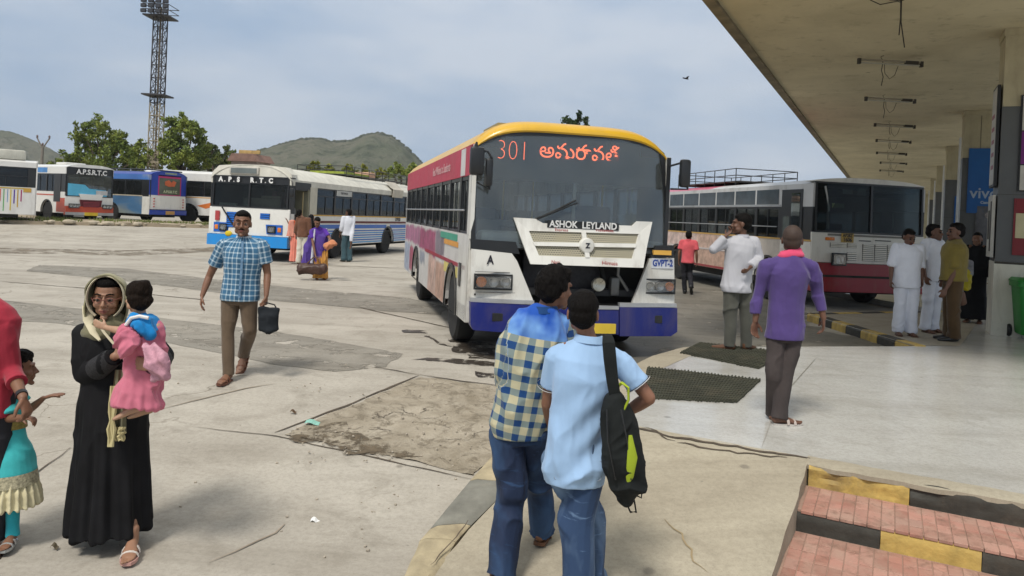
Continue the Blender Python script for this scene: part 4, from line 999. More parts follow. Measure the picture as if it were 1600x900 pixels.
# raised bonnet flap (white V) hinged at its top, standing proud
flap = lambda x, z: .05 + max(0, (1.66 - z)) * .3
def fl(px, py): return F(px, py, -.12)
mW = white
O = [fl(806, 340), fl(840, 342), fl(852, 349), fl(994, 353), fl(1002, 346), fl(1027, 347), fl(1003, 418), fl(827, 412)]
g1, g2, g3, g4 = fl(829, 361), fl(1003, 366), fl(987, 404), fl(841, 399)
bt = [O[0], O[1], O[2], O[3], O[4], O[5], g2, g1]
fp = {}
fp['p'] = nose(b1, 'bonnet_flap', mW, bt, 0, .035, yf, tilt=flap, seg=.12)
root_flap = fp['p']
nose(b1, 'flap_bar', mW, [g4, g3, O[6], O[7]], 0, .035, yf, root_flap, tilt=flap)
nose(b1, 'flap_bar', mW, [O[0], g1, g4, O[7]], 0, .035, yf, root_flap, tilt=flap)
nose(b1, 'flap_bar', mW, [g2, O[5], O[6], g3], 0, .035, yf, root_flap, tilt=flap)
mid1, mid2, mid3, mid4 = fl(833, 378), fl(997, 381), fl(995, 387), fl(836, 384)
nose(b1, 'flap_bar', mW, [mid1, mid2, mid3, mid4], .012, .04, yf, root_flap, tilt=flap)
c1, c2, c3, c4 = fl(911, 363), fl(918, 363), fl(920, 402), fl(913, 402)
nose(b1, 'flap_bar', mW, [c1, c2, c3, c4], .010, .03, yf, root_flap, tilt=flap)
mg, t, b = newmat('punched_grille')
vv = coords(t, 'Object', (1, 1, 1)); vo = node(t, 'ShaderNodeTexBrick'); vo.inputs['Scale'].default_value = 1; vo.offset = .5
mp_ = node(t, 'ShaderNodeMapping'); mp_.inputs['Rotation'].default_value = (R(90), 0, 0); mp_.inputs['Scale'].default_value = (1, 1, 1); link(t, vv, mp_.inputs['Vector']); link(t, mp_.outputs[0], vo.inputs['Vector'])
vo.inputs['Color1'].default_value = (.045, .042, .03, 1); vo.inputs['Color2'].default_value = (.06, .055, .04, 1); vo.inputs['Mortar'].default_value = (.36, .33, .24, 1)
vo.inputs['Mortar Size'].default_value = .008; vo.inputs['Brick Width'].default_value = .032; vo.inputs['Row Height'].default_value = .024; vo.inputs['Mortar Smooth'].default_value = .3
gn = noise_n(t, vv, 5, 5); link(t, mixc(t, math_n(t, 'MULTIPLY', ramp(t, gn, [(.52, (0, 0, 0)), (.7, (1, 1, 1))]), .75), vo.outputs[0], (.3, .27, .18)), b.inputs['Base Color']); b.inputs['Roughness'].default_value = .6
nose(b1, 'grille_mesh', mg, [g1, g2, g3, g4], -.022, .006, yf, root_flap, tilt=flap)
a, c = fl(917, 384); yy = yf(a, c) - flap(a, c)
q = MB(); q.lathe([(.005, -.045), (.06, -.045), (.085, -.04), (.098, -.02), (.1, .02)], 26, lambda r_, hh, an: (a + r_ * math.cos(an), yy + hh, c + r_ * math.sin(an))); q.build('emblem', mW, root_flap, True)
m_nvy = M((.02, .02, .03), .5, name='dark_print'); m_bl2 = M((.02, .06, .3), .5, name='blue_print')
text('emblem_mark', 'Z', .085, m_nvy, root_flap, frame((a, yy - .05, c), (1, 0, 0)), .001, .003)
a, c = fl(915, 352.5); yy = yf(a, c) - flap(a, c)
q = MB(); q.box(-.47, .47, -.004, .0, -.045, .045); np_ = q.build('name_plate', m_blkp, root_flap); np_.matrix_local = frame((0, 0, 0), (1, 0, -.02)) @ Matrix.Rotation(0, 4, 'X'); np_.matrix_local = Matrix.Translation((a, yy - .012, c))
text('lettering', 'ASHOK  LEYLAND', .118, M((.7, .7, .68), .3, name='bright_letters'), root_flap, frame((a, yy - .02, c), (1, 0, 0)), .002, .003, squash=.92)
m_rp = M((.4, .05, .05), .6, name='red_brush_lettering')
a, c = fl(866, 409); text('lettering', 'Nani', .06, m_rp, root_flap, frame((a, yf(a, c) - flap(a, c) - .006, c), (1, 0, 0)), .001)
a, c = fl(950, 411); text('lettering', 'Himaja', .075, m_rp, root_flap, frame((a, yf(a, c) - flap(a, c) - .006, c), (1, 0, 0)), .001)
a, c = fl(880, 359.5); text('lettering', 'Express', .055, m_rp, root_flap, frame((a, yf(a, c) - flap(a, c) - .006, c), (1, 0, 0)), .001)
a, c = fl(948, 360.5); text('lettering', 'Vijayawada', .055, m_rp, root_flap, frame((a, yf(a, c) - flap(a, c) - .006, c), (1, 0, 0)), .001)
# A and GVPT-2
a, c = F(767, 407); text('lettering', 'A', .15, m_nvy, b1.t, frame((a, yf(a, c) - .024, c), (1, 0, 0)), .002, .004, squash=.8)
a, c = F(1038, 412); q = MB(); q.box(-.165, .165, -.006, 0, -.065, .065)
pl = q.build('depot_plate', M((.6, .62, .66), .5, name='plate_white'), b1.t); pl.matrix_local = Matrix.Translation((a - .0, yf(a, c) - .028, c)) @ Matrix.Rotation(.12, 4, 'Z')
text('lettering', 'GVPT-2', .115, m_bl2, pl, frame((0, -.009, 0), (1, 0, 0)), .001, .004, squash=.8)
# headlights
(x0, z1), (x1, z0) = F(743, 430), F(798, 451)
lampunit(b1, x0, x1, z0, z1, yf, .03, 0, 3)
(x0, z1), (x1, z0) = F(1010, 438), F(1055, 458)
lampunit(b1, x0, x1, z0, z1, yf, .02, 2, 3)
# bumper in three pieces
sil = [F(736, 466), F(832, 471), F(832, 475), F(736, 471.5)]
for (a, b_, nm) in ((736, 833, 0), (966, 1059.5, 1)):
    nose(b1, 'silver_strip', m_silver, [F(a, 465.5 if nm == 0 else 472.5), F(b_, 469 if nm == 0 else 475), F(b_, 475 if nm == 0 else 481), F(a, 472 if nm == 0 else 479)], .06, .06, yf)
nose(b1, 'bumper', blue, [F(735.5, 472), F(833, 476), F(833, 521), F(740, 516), F(735.5, 508)], .07, .16, yf)
nose(b1, 'bumper', blue, [F(966, 479), F(1060, 482), F(1060, 519), F(1050, 526), F(966, 524)], .07, .16, yf)
nose(b1, 'bumper', blue, [F(834, 480), F(965, 484), F(965, 522), F(834, 519)], .05, .14, yf)
nose(b1, 'silver_strip', m_silver, [F(905, 476), F(965, 478), F(965, 483), F(905, 482)], .058, .06, yf)
for (px, py) in ((777, 495), (1027, 499)):
    a, c = F(px, py); q = MB(); q.box(a - .07, a + .07, yf(a, c) - .0755, yf(a, c) - .06, c - .05, c + .05, .01); q.build('fog_lamp_slot', m_blkp, b1.t)
a, c = F(935, 512); q = MB(); q.box(a - .2, a + .2, yf(a, c) - .09, yf(a, c) - .053, c - .06, c + .06); q.build('number_plate', M((.7, .5, .05), .5, name='yellow_plate'), b1.t)
# nose corners between front and flanks
for sg in (-1, 1):
    q = MB(); x = sg * h
    q.box(min(x, x - sg * .06), max(x, x - sg * .06), yf(h, 1) + .02, .13 if False else .16, .42, 1.45, .01); q.build('nose_corner', white, b1.t)
    q = MB(); q.box(min(x, x - sg * .05), max(x, x - sg * .05), .1, .3, 1.45, 2.61); q.build('front_pillar', m_blkp if sg > 0 else white, b1.t)
for sx_ in (-1, 1):
    b1.wheel(sx_ * (h - .17), 1.35, sx_, .48, .27); b1.wheel(sx_ * (h - .2), 6.0, sx_, .48, .27)
# mirrors
a, c = F(744, 252, -.15); b1.mirror([(-h, .1, 2.55), (-h - .02, -.2, 2.6), (a + .0, -.2, 2.5), (a, -.2, c)], (a, -.2, c), (.085, .17))
a2, c2 = F(762, 270, -.15); b1.mirror([(a, -.2, c + .14), (a + .12, -.22, c + .12), (a2 + .03, -.22, c2 + .17), (a2 + .02, -.2, c2 - .2), (a + .02, -.16, c - .25)], (a2, -.22, c2), (.045, .17))
a, c = F(1070, 271, -.1); b1.mirror([(h - .02, .1, 2.5), (h + .12, -.1, 2.56), (a + .05, -.1, 2.53), (a + .05, -.1, c - .2), (h, .08, c - .2)], (a, -.1, c), (.07, .18))
# roof hatch, cleats
q = MB(); q.box(-.85, -.2, .9, 1.9, 2.96, 3.0); q.box(-.8, -.3, 1.0, 1.8, 2.93, 2.96); q.build('roof_hatch', M((.3, .25, .12), .6, name='hatch'), b1.t)

# ------------------------------------------------------------------ generic flat nose with two-piece windscreen
def flat_front(b, zb, zs, zw0, zw1, zr, m_face, m_bump, rise=.2, bulge=.06, split=True, wsx=None, m_frame=None, g=None):
    yf_ = face(b, bulge=bulge, lean=.03); h = b.h; m_frame = m_frame or m_blkp; g = g or g_ws
    nose(b, 'front_panel', m_face, [(-h, zs), (h, zs), (h, zw0), (-h, zw0)], .0, .05, yf_, seg=.3)
    nose(b, 'bumper', m_bump, [(-h, zb), (h, zb), (h, zs - .01), (-h, zs - .01)], .07, .2, yf_, seg=.3)
    def zc(x): return zr + rise * (1 - (abs(x) / h) ** 3.2)
    n = 16
    nose(b, 'front_dome', m_face, [(-h, zw1)] + [(h * (-1 + 2 * i / n), zw1) for i in range(1, n)] + [(h, zw1)] + [(h * (1 - 2 * i / n), zc(h * (1 - 2 * i / n))) for i in range(n + 1)], .0, .32, yf_, seg=.3)
    wx = wsx or (h - .07)
    panes = [(-wx, -.025), (.025, wx)] if split else [(-wx, wx)]
    for (a, c) in panes:
        nose(b, 'windscreen', g, [(a, zw0 + .04), (c, zw0 + .04), (c, zw1 - .04), (a, zw1 - .04)], -.02, .008, yf_, seg=.4)
    q = MB()
    fr = [(-wx - .05, -wx, zw0, zw1), (wx, wx + .05, zw0, zw1), (-wx, wx, zw0, zw0 + .04), (-wx, wx, zw1 - .04, zw1)] + ([(-.025, .025, zw0, zw1)] if split else [])
    for (a, c, e, f_) in fr: 
        k = max(1, int((c - a) / .3))
        for i in range(k):
            x0_, x1_ = a + (c - a) * i / k, a + (c - a) * (i + 1) / k; ya, yb = yf_(x0_, e) - .012, yf_(x1_, e) - .012; yc, yd = yf_(x0_, f_) - .012, yf_(x1_, f_) - .012
            q.add([(x0_, ya, e), (x1_, yb, e), (x1_, yd, f_), (x0_, yc, f_), (x0_, ya + .05, e), (x1_, yb + .05, e), (x1_, yd + .05, f_), (x0_, yc + .05, f_)], [(0, 1, 2, 3), (7, 6, 5, 4), (0, 4, 5, 1), (3, 2, 6, 7), (1, 5, 6, 2), (0, 3, 7, 4)])
    q.build('windscreen_frame', m_frame, b.t)
    q = MB(); q.box(-h + .1, h - .1, .2, .6, zs + .2, zw0 + .06, .04); q.build('dashboard', M((.12, .12, .12), .7, name='dash_dark'), b.t, True)
    return yf_
def louvres(b, yf_, x0, x1, z0, z1, n, m, out=.0, name='louvre'):
    q = MB(); y = yf_((x0 + x1) / 2, z0) - out
    q.box(x0, x1, y + .002, y + .01, z0, z1); o = q.build('grille', m_blkp, b.t)
    for i in range(n):
        z = z0 + (z1 - z0) * (i + .5) / n; w = (z1 - z0) / n * .32
        q = MB(); q.obox(((x0 + x1) / 2, y - .008, z), ((x1 - x0) / 2 - .005, 0, 0), (0, .012, -.004), (0, .004, w)); q.build(name, m, o)
    return o

# ------------------------------------------------------------------ 2. maroon and white bus on the right
c2_ = P(1272, 361, 16.3); a2_ = math.atan(.187); W2 = 2.82; lat = Vector((math.cos(a2_), math.sin(a2_), 0))
b2 = Bus(Vector((c2_.x, c2_.y, 0)) + lat * W2 / 2, a2_, W2, 11, 'white and maroon bus with a roof rack standing under the canopy edge on the right')
cream = paint((.72, .70, .63), .6); maroon = paint((.25, .01, .02), .4); pinkr = paint((.5, .06, .12), .3); silverp = paint((.55, .55, .54), .6)
ad2 = dmat2([(3.3, 11, .5, 1.06, (.5, .33, .25)), (3.3, 6.2, 1.1, 1.5, (.55, .38, .3)), (6.0, 8.2, 1.1, 1.5, (.6, .45, .4)), (8.3, 8.6, .6, 1.42, (.12, .05, .03)), (9.2, 9.6, 1.12, 1.42, (.2, .12, .18)), (4.2, 4.7, 1.15, 1.4, (.5, .2, .2))], 'peach_advert', (.58, .52, .45))
yf2 = flat_front(b2, .42, 1.06, 1.72, 2.85, 2.86, cream, maroon, .1, wsx=b2.h - .1, g=g_fr)
h2 = b2.h
w2 = [(1.5 + 1.12 * i, 2.5 + 1.12 * i) for i in range(8)]
b2.side(-1, ad2, 1.5, 2.28, 2.8, .55, ((1.9, .55), (7.4, .58)), w2, silverp, y0=.1, g=g_dark, stripes=[(.56, 1.49, cream, .1, 3.2), (.56, .9, maroon, .1, .9), (1.5, 1.54, M((.5, .3, .08), .6, name='ochre_line'), .1, 11), (1.06, 1.1, M((.55, .5, .48), .5, name='side_rail_paint'), 3.4, 9.8), (.56, .62, maroon, 3.3, 11)])
s_ = MB()
for i in range(7):
    q = MB(); a = 1.5 + 1.12 * i; q.box(-h2 - .006, -h2 - .001, a, a + 1.04, 2.34, 2.7); q.build('upper_window', M((.06, .08, .1), .15, spec=.7, var=.3, name='dusty_pane'), b2.t)
q = MB(); q.box(-h2 - .012, -h2 - .0015, 1.4, 9.4, 2.29, 2.33); q.build('window_rail', m_silver, b2.t)
b2.box('driver_door', m_blkp, -h2 - .012, -h2 + .0, .48, 1.35, 1.5, 2.68)
b2.box('door_glass', g_win, -h2 - .022, -h2 - .014, .58, .92, 1.6, 2.6); b2.box('door_glass', M((.1, .12, .11), .2, spec=.7, name='door_pane'), -h2 - .022, -h2 - .014, .97, 1.25, 1.6, 2.05)
b2.side(1, cream, 1.5, 2.28, 2.8, .55, ((1.9, .55), (7.4, .58)), w2, silverp, y0=.1, rail=False, g=g_dark)
b2.roof(silverp, 2.8, .17, y0=.1, m2=pinkr, split=5.2)
b2.body(cream, y0=.2)
for sx_ in (-1, 1): b2.wheel(sx_ * (h2 - .17), 1.9, sx_); b2.wheel(sx_ * (h2 - .2), 7.4, sx_)
rack(b2, -.95, .95, 4.6, 8.6, 2.98, .42, 6)
q = MB(); q.box(-.8, .8, 4.7, 8.5, 3.03, 3.07); q.build('rack_floor', M((.16, .12, .08), .8, name='rack_boards'), b2.t)
# grille, lamps, plate
for (xa, xb, za, zb_) in ((-.99, -.6, 1.4, 1.5), (-.58, -.34, 1.4, 1.5), (-.58, -.34, 1.12, 1.3), (-.2, .08, 1.12, 1.5), (.1, .4, 1.12, 1.5), (.42, .7, 1.12, 1.5), (.72, 1.0, 1.3, 1.5)):
    louvres(b2, yf2, xa, xb, za, zb_, max(3, int((zb_ - za) / .038)), cream, .004)
for sx_ in (-1, 1):
    lampunit(b2, sx_ * .82 - .16, sx_ * .82 + .16, 1.02, 1.26, yf2, .075, -1, 1)
    q = MB(); q.box(sx_ * 1.0 - .11, sx_ * 1.0 + .11, yf2(1.0, 1.6) - .03, yf2(1.0, 1.6), 1.55, 1.62, .01); q.build('indicator', m_amber, b2.t, True)
q = MB(); q.box(-.74, -.44, -.012, .002, 1.52, 1.72); q.build('number_plate', M((.5, .33, .08), .6, var=.2, name='ochre_plate'), b2.t)
text('plate_lettering', 'AP28Z', .1, m_nvy, b2.t, frame((-.59, -.015, 1.67), (1, 0, 0)), .001, .004, squash=.85); text('plate_lettering', '1606', .12, m_nvy, b2.t, frame((-.59, -.015, 1.575), (1, 0, 0)), .001, .005, squash=.9)
nose(b2, 'trim_strip', M((.2, .19, .17), .6, name='grey_strip'), [(-1.05, 1.655), (1.1, 1.655), (1.1, 1.7), (-1.05, 1.7)], .008, .01, yf2)
nose(b2, 'bumper_groove', m_under, [(-1.2, .74), (1.2, .74), (1.2, .79), (-1.2, .79)], .075, .01, yf2)
q = MB(); q.box(-.3, -.0, -.01, .0, 1.56, 1.58); q.box(.1, .5, -.01, .0, 1.58, 1.6); q.build('vent_slot', m_blkp, b2.t)
for (xa, xb, za, zb_, m_) in ((-.7, -.45, 2.6, 2.7, (.55, .57, .56)), (-.33, -.12, 2.58, 2.74, (.42, .46, .46)), (-.95, -.65, 2.28, 2.38, (.55, .65, .3)), (.1, .8, 2.5, 2.55, (.25, .25, .25))):
    q = MB(); q.box(xa, xb, .08, .085, za, zb_); q.build('windscreen_sticker', M(m_, .6, name='sticker'), b2.t)
q = MB(); q.tube([(-1.12, .12, 2.75), (-1.02, .11, 2.3), (-1.0, .12, 1.8)], .035, 6); q.build('curtain', M((.5, .5, .48), .8, name='pale_cloth'), b2.t, True)
q = MB(); q.tube([(1.0, .6, 1.5), (1.0, .6, 2.3), (1.35, .6, 2.3)], .02, 6); q.build('grab_rail', m_silver, b2.t)

# ------------------------------------------------------------------ 3. blue striped white bus on the left
c3 = P(452, 321, 22.7); a3 = -math.atan(.236); W3 = 2.8; lat = Vector((math.cos(a3), math.sin(a3), 0))
b3 = Bus(Vector((c3.x, c3.y, 0)) - lat * W3 / 2, a3, W3, 11.2, 'white bus with blue louvre stripes and an open front door, people boarding')
bl3 = paint((.004, .11, .46), .2); sky3 = paint((.01, .25, .66), .2); wh3 = paint((.72, .71, .66), .35); crm3 = M((.62, .6, .52), .5, dirt=.3, name='cream_roof')
yf3 = flat_front(b3, .43, .78, 1.63, 2.62, 2.64, wh3, sky3, .0, bulge=.04, wsx=b3.h - .12, g=g_fr)
h3 = b3.h
w3 = [(1.75 + 1.33 * i, 2.98 + 1.33 * i) for i in range(7)]
st = [(1.22, 1.3, M((.12, .02, .02), .5, name='maroon_line'), 1.3, 11.1), (1.46, 1.5, M((.6, .35, .06), .5, name='orange_line'), 1.3, 11.1), (1.03, 1.17, bl3, 1.45, 11.1)] + [(.5 + .085 * i, .545 + .085 * i, bl3 if i % 2 else paint((.03, .27, .62), .2), 1.45, 11.1) for i in range(6)]
b3.side(1, wh3, 1.5, 2.38, 2.56, .46, ((3.3, .5), (7.8, .56)), w3, crm3, y0=.06, door=(.32, 1.25), g=g_dark, stripes=st, rail=False, mid=2.12)
b3.side(-1, wh3, 1.5, 2.38, 2.56, .46, ((3.3, .5), (7.8, .56)), w3, crm3, y0=.06, rail=False)
b3.roof(crm3, 2.56, .42, y0=.04); b3.body(wh3, zr=2.56, y0=.2)
for sx_ in (-1, 1): b3.wheel(sx_ * (h3 - .17), 3.3, sx_); b3.wheel(sx_ * (h3 - .2), 7.8, sx_)
rack(b3, -1.0, 1.0, 4.6, 10.6, 2.95, .36, 9)
q = MB(); q.box(-.8, .6, 5.2, 7.5, 3.02, 3.14); q.build('rack_load', M((.3, .36, .05), .8, var=.4, name='yellow_green_bundle'), b3.t)
q = MB(); q.box(-.3, .4, 8.0, 8.6, 3.02, 3.3, .05); q.build('rack_box', M((.5, .3, .2), .8, name='carton'), b3.t, True)
q = MB(); q.sheet(8, 1, lambda u, v, d: (h3 + .02 + .05 * math.sin(u * 3) + d - .35 * (1 - u) ** 2 * (u < .5), 8.0 + 1.1 * v, 2.95 - .65 * u), .02); q.build('roof_flap', M((.5, .46, .38), .6, name='grey_flap'), b3.t, True)
# destination box, letters
q = MB(); q.box(-.72, .3, -.02, .3, 2.66, 2.9, .03); q.build('destination_box', M((.45, .43, .38), .5, dirt=.3, name='box_paint'), b3.t, True)
nose(b3, 'front_dome', crm3, [(-h3, 2.62), (h3, 2.62), (h3 - .02, 2.72), (h3 - .25, 2.93), (.4, 2.98), (-.4, 2.98), (-h3 + .25, 2.93), (-h3 + .02, 2.72)], .003, .35, yf3)
q = MB(); q.box(-.66, .24, -.03, -.021, 2.7, 2.86); q.build('destination_glass', M((.14, .16, .15), .2, spec=.7, name='dull_glass'), b3.t)
m_wl = M((.72, .72, .7), .5, name='white_letters')
for i, ch in enumerate('APSRTC'):
    x = (-1.0, -.68, -.38, .1, .42, .75)[i]; text('lettering', ch, .2, m_wl, b3.t, frame((x, -.03, 2.49), (1, 0, 0)), .002, .012)
    if ch not in 'SC': q = MB(); q.box(x + .13, x + .16, -.034, -.024, 2.42, 2.45); q.build('full_stop', m_wl, b3.t)
nose(b3, 'sunband', m_blkp, [(-h3 + .12, 2.38), (h3 - .12, 2.38), (h3 - .12, 2.6), (-h3 + .12, 2.6)], -.008, .005, yf3)
for (x0, x1, n) in ((-.75, -.05, 7), (.42, .75, 3)): louvres(b3, yf3, x0, x1, 1.0 if n == 7 else 1.3, 1.48, n, bl3 if n == 7 else bl3, .004)
for sx_ in (-1, 1):
    q = MB(); q.box(sx_ * .88 - .32, sx_ * .88 + .32, yf3(.9, 1) - .006, yf3(.9, 1) + .01, .84, 1.14); q.build('lamp_panel', bl3, b3.t)
    lampunit(b3, sx_ * .84 - .12, sx_ * .84 + .12, .9, 1.08, yf3, .02, -1, 1)
    q = MB(); q.box(sx_ * 1.1 - .06, sx_ * 1.1 + .06, yf3(1.1, 1) - .03, yf3(1.1, 1), .92, 1.06, .01); q.build('indicator', m_amber, b3.t, True)
q = MB(); q.box(-1.15, -1.0, -.02, .0, 1.2, 1.5); q.build('door_emblem', M((.4, .05, .05), .5, name='red_mark'), b3.t)
text('lettering', 'EXPRESS', .2, m_nvy, b3.t, frame((h3 + .006, 8.8, 1.385), (0, 1, 0)), .002, .004, squash=.8)
q = MB(); q.tube([(-.9, -.05, 1.62), (-.5, -.04, 1.1), (-.3, -.05, 1.0)], .025, 6); q.build('loose_wiper', m_blkp, b3.t)
q = MB(); q.ball((-.62, -.06, .8), (.13, .05, .09), 10, 6); q.build('marigold_garland', M((.6, .45, .02), .8, bmp=.6, name='marigold'), b3.t, True)
q = MB(); q.box(.0, 1.0, .1, .2, 1.66, 1.95); q.box(.35, 1.0, .12, .2, 1.96, 2.03); q.build('dash_bundles', M((.6, .5, .46), .8, var=.3, name='paper_bundles'), b3.t)
q = MB(); q.box(-1.1, -.5, .1, .2, 1.66, 1.76); q.build('dash_cloth', M((.6, .6, .58), .8, name='white_cloth'), b3.t)
q = MB(); q.box(h3 + .003, h3 + .01, 3.1, 4.3, 2.17, 2.36); q.build('window_board', M((.5, .5, .47), .6, var=.2, name='route_board'), b3.t)
text('lettering', 'VIJAYAWADA', .11, m_nvy, b3.t, frame((h3 + .012, 3.7, 2.27), (0, 1, 0)), .001, .002, squash=.8)
# door: opening with steps, folded door leaf, handrails
b3.box('door_step', m_intd, h3 - .75, h3 - .02, .36, 1.22, .42, .5); b3.box('door_step', m_intd, h3 - 1.0, h3 - .35, .36, 1.22, .5, .8)
b3.box('door_header', m_blkp, h3 - .04, h3 + .004, .3, 1.3, 2.25, 2.5)
b3.box('door_leaf', M((.3, .29, .2), .6, dirt=.4, name='olive_door'), h3 - .45, h3 + .02, 1.12, 1.16, .5, 2.3)
b3.box('door_post', M((.55, .52, .42), .6, name='cream_post'), h3 - .03, h3 + .012, 1.25, 1.72, 1.5, 2.38)
q = MB(); q.tube([(h3 - .04, .9, .7), (h3 - .05, .9, 2.2)], .016, 6); q.build('handrail', M((.5, .4, .2), .4, name='rail'), b3.t, True)
b3.mirror([(h3, .1, 2.5), (h3 + .2, -.2, 2.45), (h3 + .2, -.2, 2.3)], (h3 + .18, -.2, 2.15), (.07, .14))

# ------------------------------------------------------------------ 4. red and white bus far left, facing us
c4 = P(104, 303, 36.3); a4 = R(57); W4 = 2.35; lat = Vector((math.cos(a4), math.sin(a4), 0)); zg = .42
b4 = Bus(Vector((c4.x, c4.y, 0)) + lat * W4 / 2, a4, W4, 10, 'white bus with an orange red nose and a blue lower windscreen at the far left', zg)
wh4 = paint((.72, .71, .67), .3); or4 = paint((.5, .07, .03), .3); h4 = b4.h
yf4 = flat_front(b4, .38, .82, 1.3, 2.75, 2.75, wh4, or4, .16, bulge=.1, split=False, wsx=h4 - .08, g=g_ws)
b4.side(-1, wh4, 1.5, 2.4, 2.75, .45, ((1.9, .55), (7.2, .55)), [(1.0, 2.0), (2.1, 3.4), (3.5, 4.8), (4.9, 6.2), (6.3, 7.6), (7.7, 9)], wh4, y0=.15, g=g_dark, rail=False, stripes=[(.5, 1.2, or4, .15, .95), (2.45, 2.7, M((.08, .25, .55), .5, name='blue_band'), 2.0, 9), (1.3, 1.36, or4, .8, 5)])
b4.side(1, wh4, 1.5, 2.4, 2.75, .45, ((1.9, .55), (7.2, .55)), [(1.0, 2.0), (2.1, 3.4), (3.5, 4.8)], wh4, y0=.15, g=g_dark, rail=False)
b4.box('driver_door', m_blkp, -h4 - .012, -h4 - .001, .6, 1.25, 1.0, 2.4)
b4.roof(wh4, 2.75, .16, y0=.1); b4.body(wh4, rows=4)
for sx_ in (-1, 1): b4.wheel(sx_ * (h4 - .17), 1.9, sx_); b4.wheel(sx_ * (h4 - .2), 7.2, sx_)
lb4 = M((.1, .42, .62), .4, name='sky_blue_film')
nose(b4, 'windscreen_film', lb4, [(-h4 + .08, 1.34), (h4 - .35, 1.34), (h4 - .4, 1.66), (-.1, 1.72), (-.3, 1.9), (-h4 + .08, 1.94)], .0, .01, yf4)
nose(b4, 'windscreen_film', M((.5, .5, .5), .5, name='grey_film'), [(.25, 1.42), (.85, 1.42), (.85, 1.64), (.25, 1.64)], .008, .006, yf4)
nose(b4, 'bonnet_crest', wh4, [(-.45, 1.1), (.45, 1.1), (.6, 1.42), (-.6, 1.44)], .05, .05, yf4)
nose(b4, 'grille', M((.1, .01, .015), .5, name='dark_maroon'), [(-.48, .72), (.48, .72), (.55, 1.15), (-.55, 1.15)], .055, .04, yf4)
louvres(b4, yf4, -.4, .4, .78, 1.05, 4, M((.2, .02, .03), .5, name='maroon_slat'), .07)
for sx_ in (-1, 1): lampunit(b4, sx_ * .82 - .24, sx_ * .82 + .24, .74, .92, yf4, .08, -1, 3)
nose(b4, 'bumper_bar', m_silver, [(-h4, .38), (h4, .38), (h4, .52), (-h4, .52)], .1, .05, yf4)
q = MB(); q.box(-.32, .32, -.13, -.1, .36, .52); q.build('number_plate', M((.7, .5, .04), .5, name='yellow_plate'), b4.t)
nose(b4, 'sunband', m_blkp, [(-h4 + .08, 2.4), (h4 - .08, 2.4), (h4 - .08, 2.71), (-h4 + .08, 2.71)], -.005, .006, yf4)
text('lettering', 'A.P.S.R.T.C', .34, m_wl, b4.t, frame((0, -.01, 2.53), (1, 0, 0)), .002, .012, squash=.95)
q = MB(); q.box(-.5, .5, 1.6, 2.6, 2.9, 3.02, .03); q.build('roof_hatch', wh4, b4.t, True)

# ------------------------------------------------------------------ 5. blue bus seen from behind
c5 = P(236, 309, 41.5); a5 = R(65); W5 = 2.5; lat = Vector((math.cos(a5), math.sin(a5), 0))
b5 = Bus(Vector((c5.x, c5.y, 0)) + lat * W5 / 2, a5, W5, 10, 'blue and white bus seen from behind with a pink framed rear window', .4)
h5 = b5.h; bl5 = paint((.01, .04, .3), .25); wh5 = paint((.66, .65, .6), .4); gr5 = dmat([(.02, .1, .22), (.03, .14, .3), (.18, .22, .22), (.1, .13, .13)], .5, 'blue_grey_livery', (1, .5, 1.4))
yf5 = face(b5, bulge=.12, lean=.02)
nose(b5, 'rear_panel', wh5, [(-h5, .8), (h5, .8), (h5, 1.6), (-h5, 1.6)], 0, .05, yf5)
for (x0, x1) in ((-h5, -.78), (.78, h5)): nose(b5, 'rear_pillar', bl5, [(x0, 1.603), (x1, 1.603), (x1, 2.75), (x0, 2.75)], .003, .05, yf5)
nose(b5, 'rear_dome', bl5, [(-h5, 2.753)] + [(h5, 2.753)] + [(h5 * (1 - 2 * i / 12), 2.76 + .24 * (1 - abs(1 - 2 * i / 12) ** 3)) for i in range(13)], 0, .3, yf5)
nose(b5, 'rear_window', M((.1, .11, .07), .2, spec=.7, var=.4, name='rear_glass'), [(-.72, 1.65), (.72, 1.65), (.72, 2.6), (-.72, 2.6)], -.01, .02, yf5)
m_pk = M((.45, .03, .15), .5, name='magenta_trim')
for (x0, x1, z0, z1) in ((-.78, -.72, 1.6, 2.7), (.72, .78, 1.6, 2.7), (-.72, .72, 2.6, 2.7), (-.72, .72, 1.6, 1.65)): nose(b5, 'window_surround', m_pk, [(x0, z0), (x1, z0), (x1, z1), (x0, z1)], .01, .05, yf5)
nose(b5, 'red_emblem', M((.55, .12, .04), .5, name='orange_print'), [(-.35, 2.2), (-.1, 2.12), (.3, 2.15), (.42, 2.4), (.2, 2.48), (.1, 2.36), (-.1, 2.5), (-.36, 2.4)], .014, .01, yf5)
text('lettering', 'A.P.S.R.T.C', .2, M((.5, .55, .35), .5, name='pale_letters'), b5.t, frame((0, -.02, 1.82), (1, 0, 0)), .002, .008)
nose(b5, 'destination_strip', M((.25, .3, .22), .4, name='strip_glass'), [(-.35, 2.82), (.45, 2.82), (.45, 2.92), (-.35, 2.92)], .01, .02, yf5)
nose(b5, 'bumper', bl5, [(-h5, .5), (h5, .5), (h5, .76), (-h5, .76)], .08, .15, yf5)
nose(b5, 'number_plate', M((.45, .25, .08), .6, name='worn_plate'), [(-.3, .52), (.3, .52), (.3, .72), (-.3, .72)], .1, .02, yf5)
for x in (-1.0, .98):
    for z in (.95, 1.1, 1.25, 1.4): q = MB(); q.box(x - .04, x + .04, yf5(1, 1) - .03, yf5(1, 1), z - .03, z + .03, .008); q.build('tail_light', m_red, b5.t)
nose(b5, 'engine_door', wh5, [(-.7, .85), (.7, .85), (.7, 1.5), (-.7, 1.5)], .012, .02, yf5)
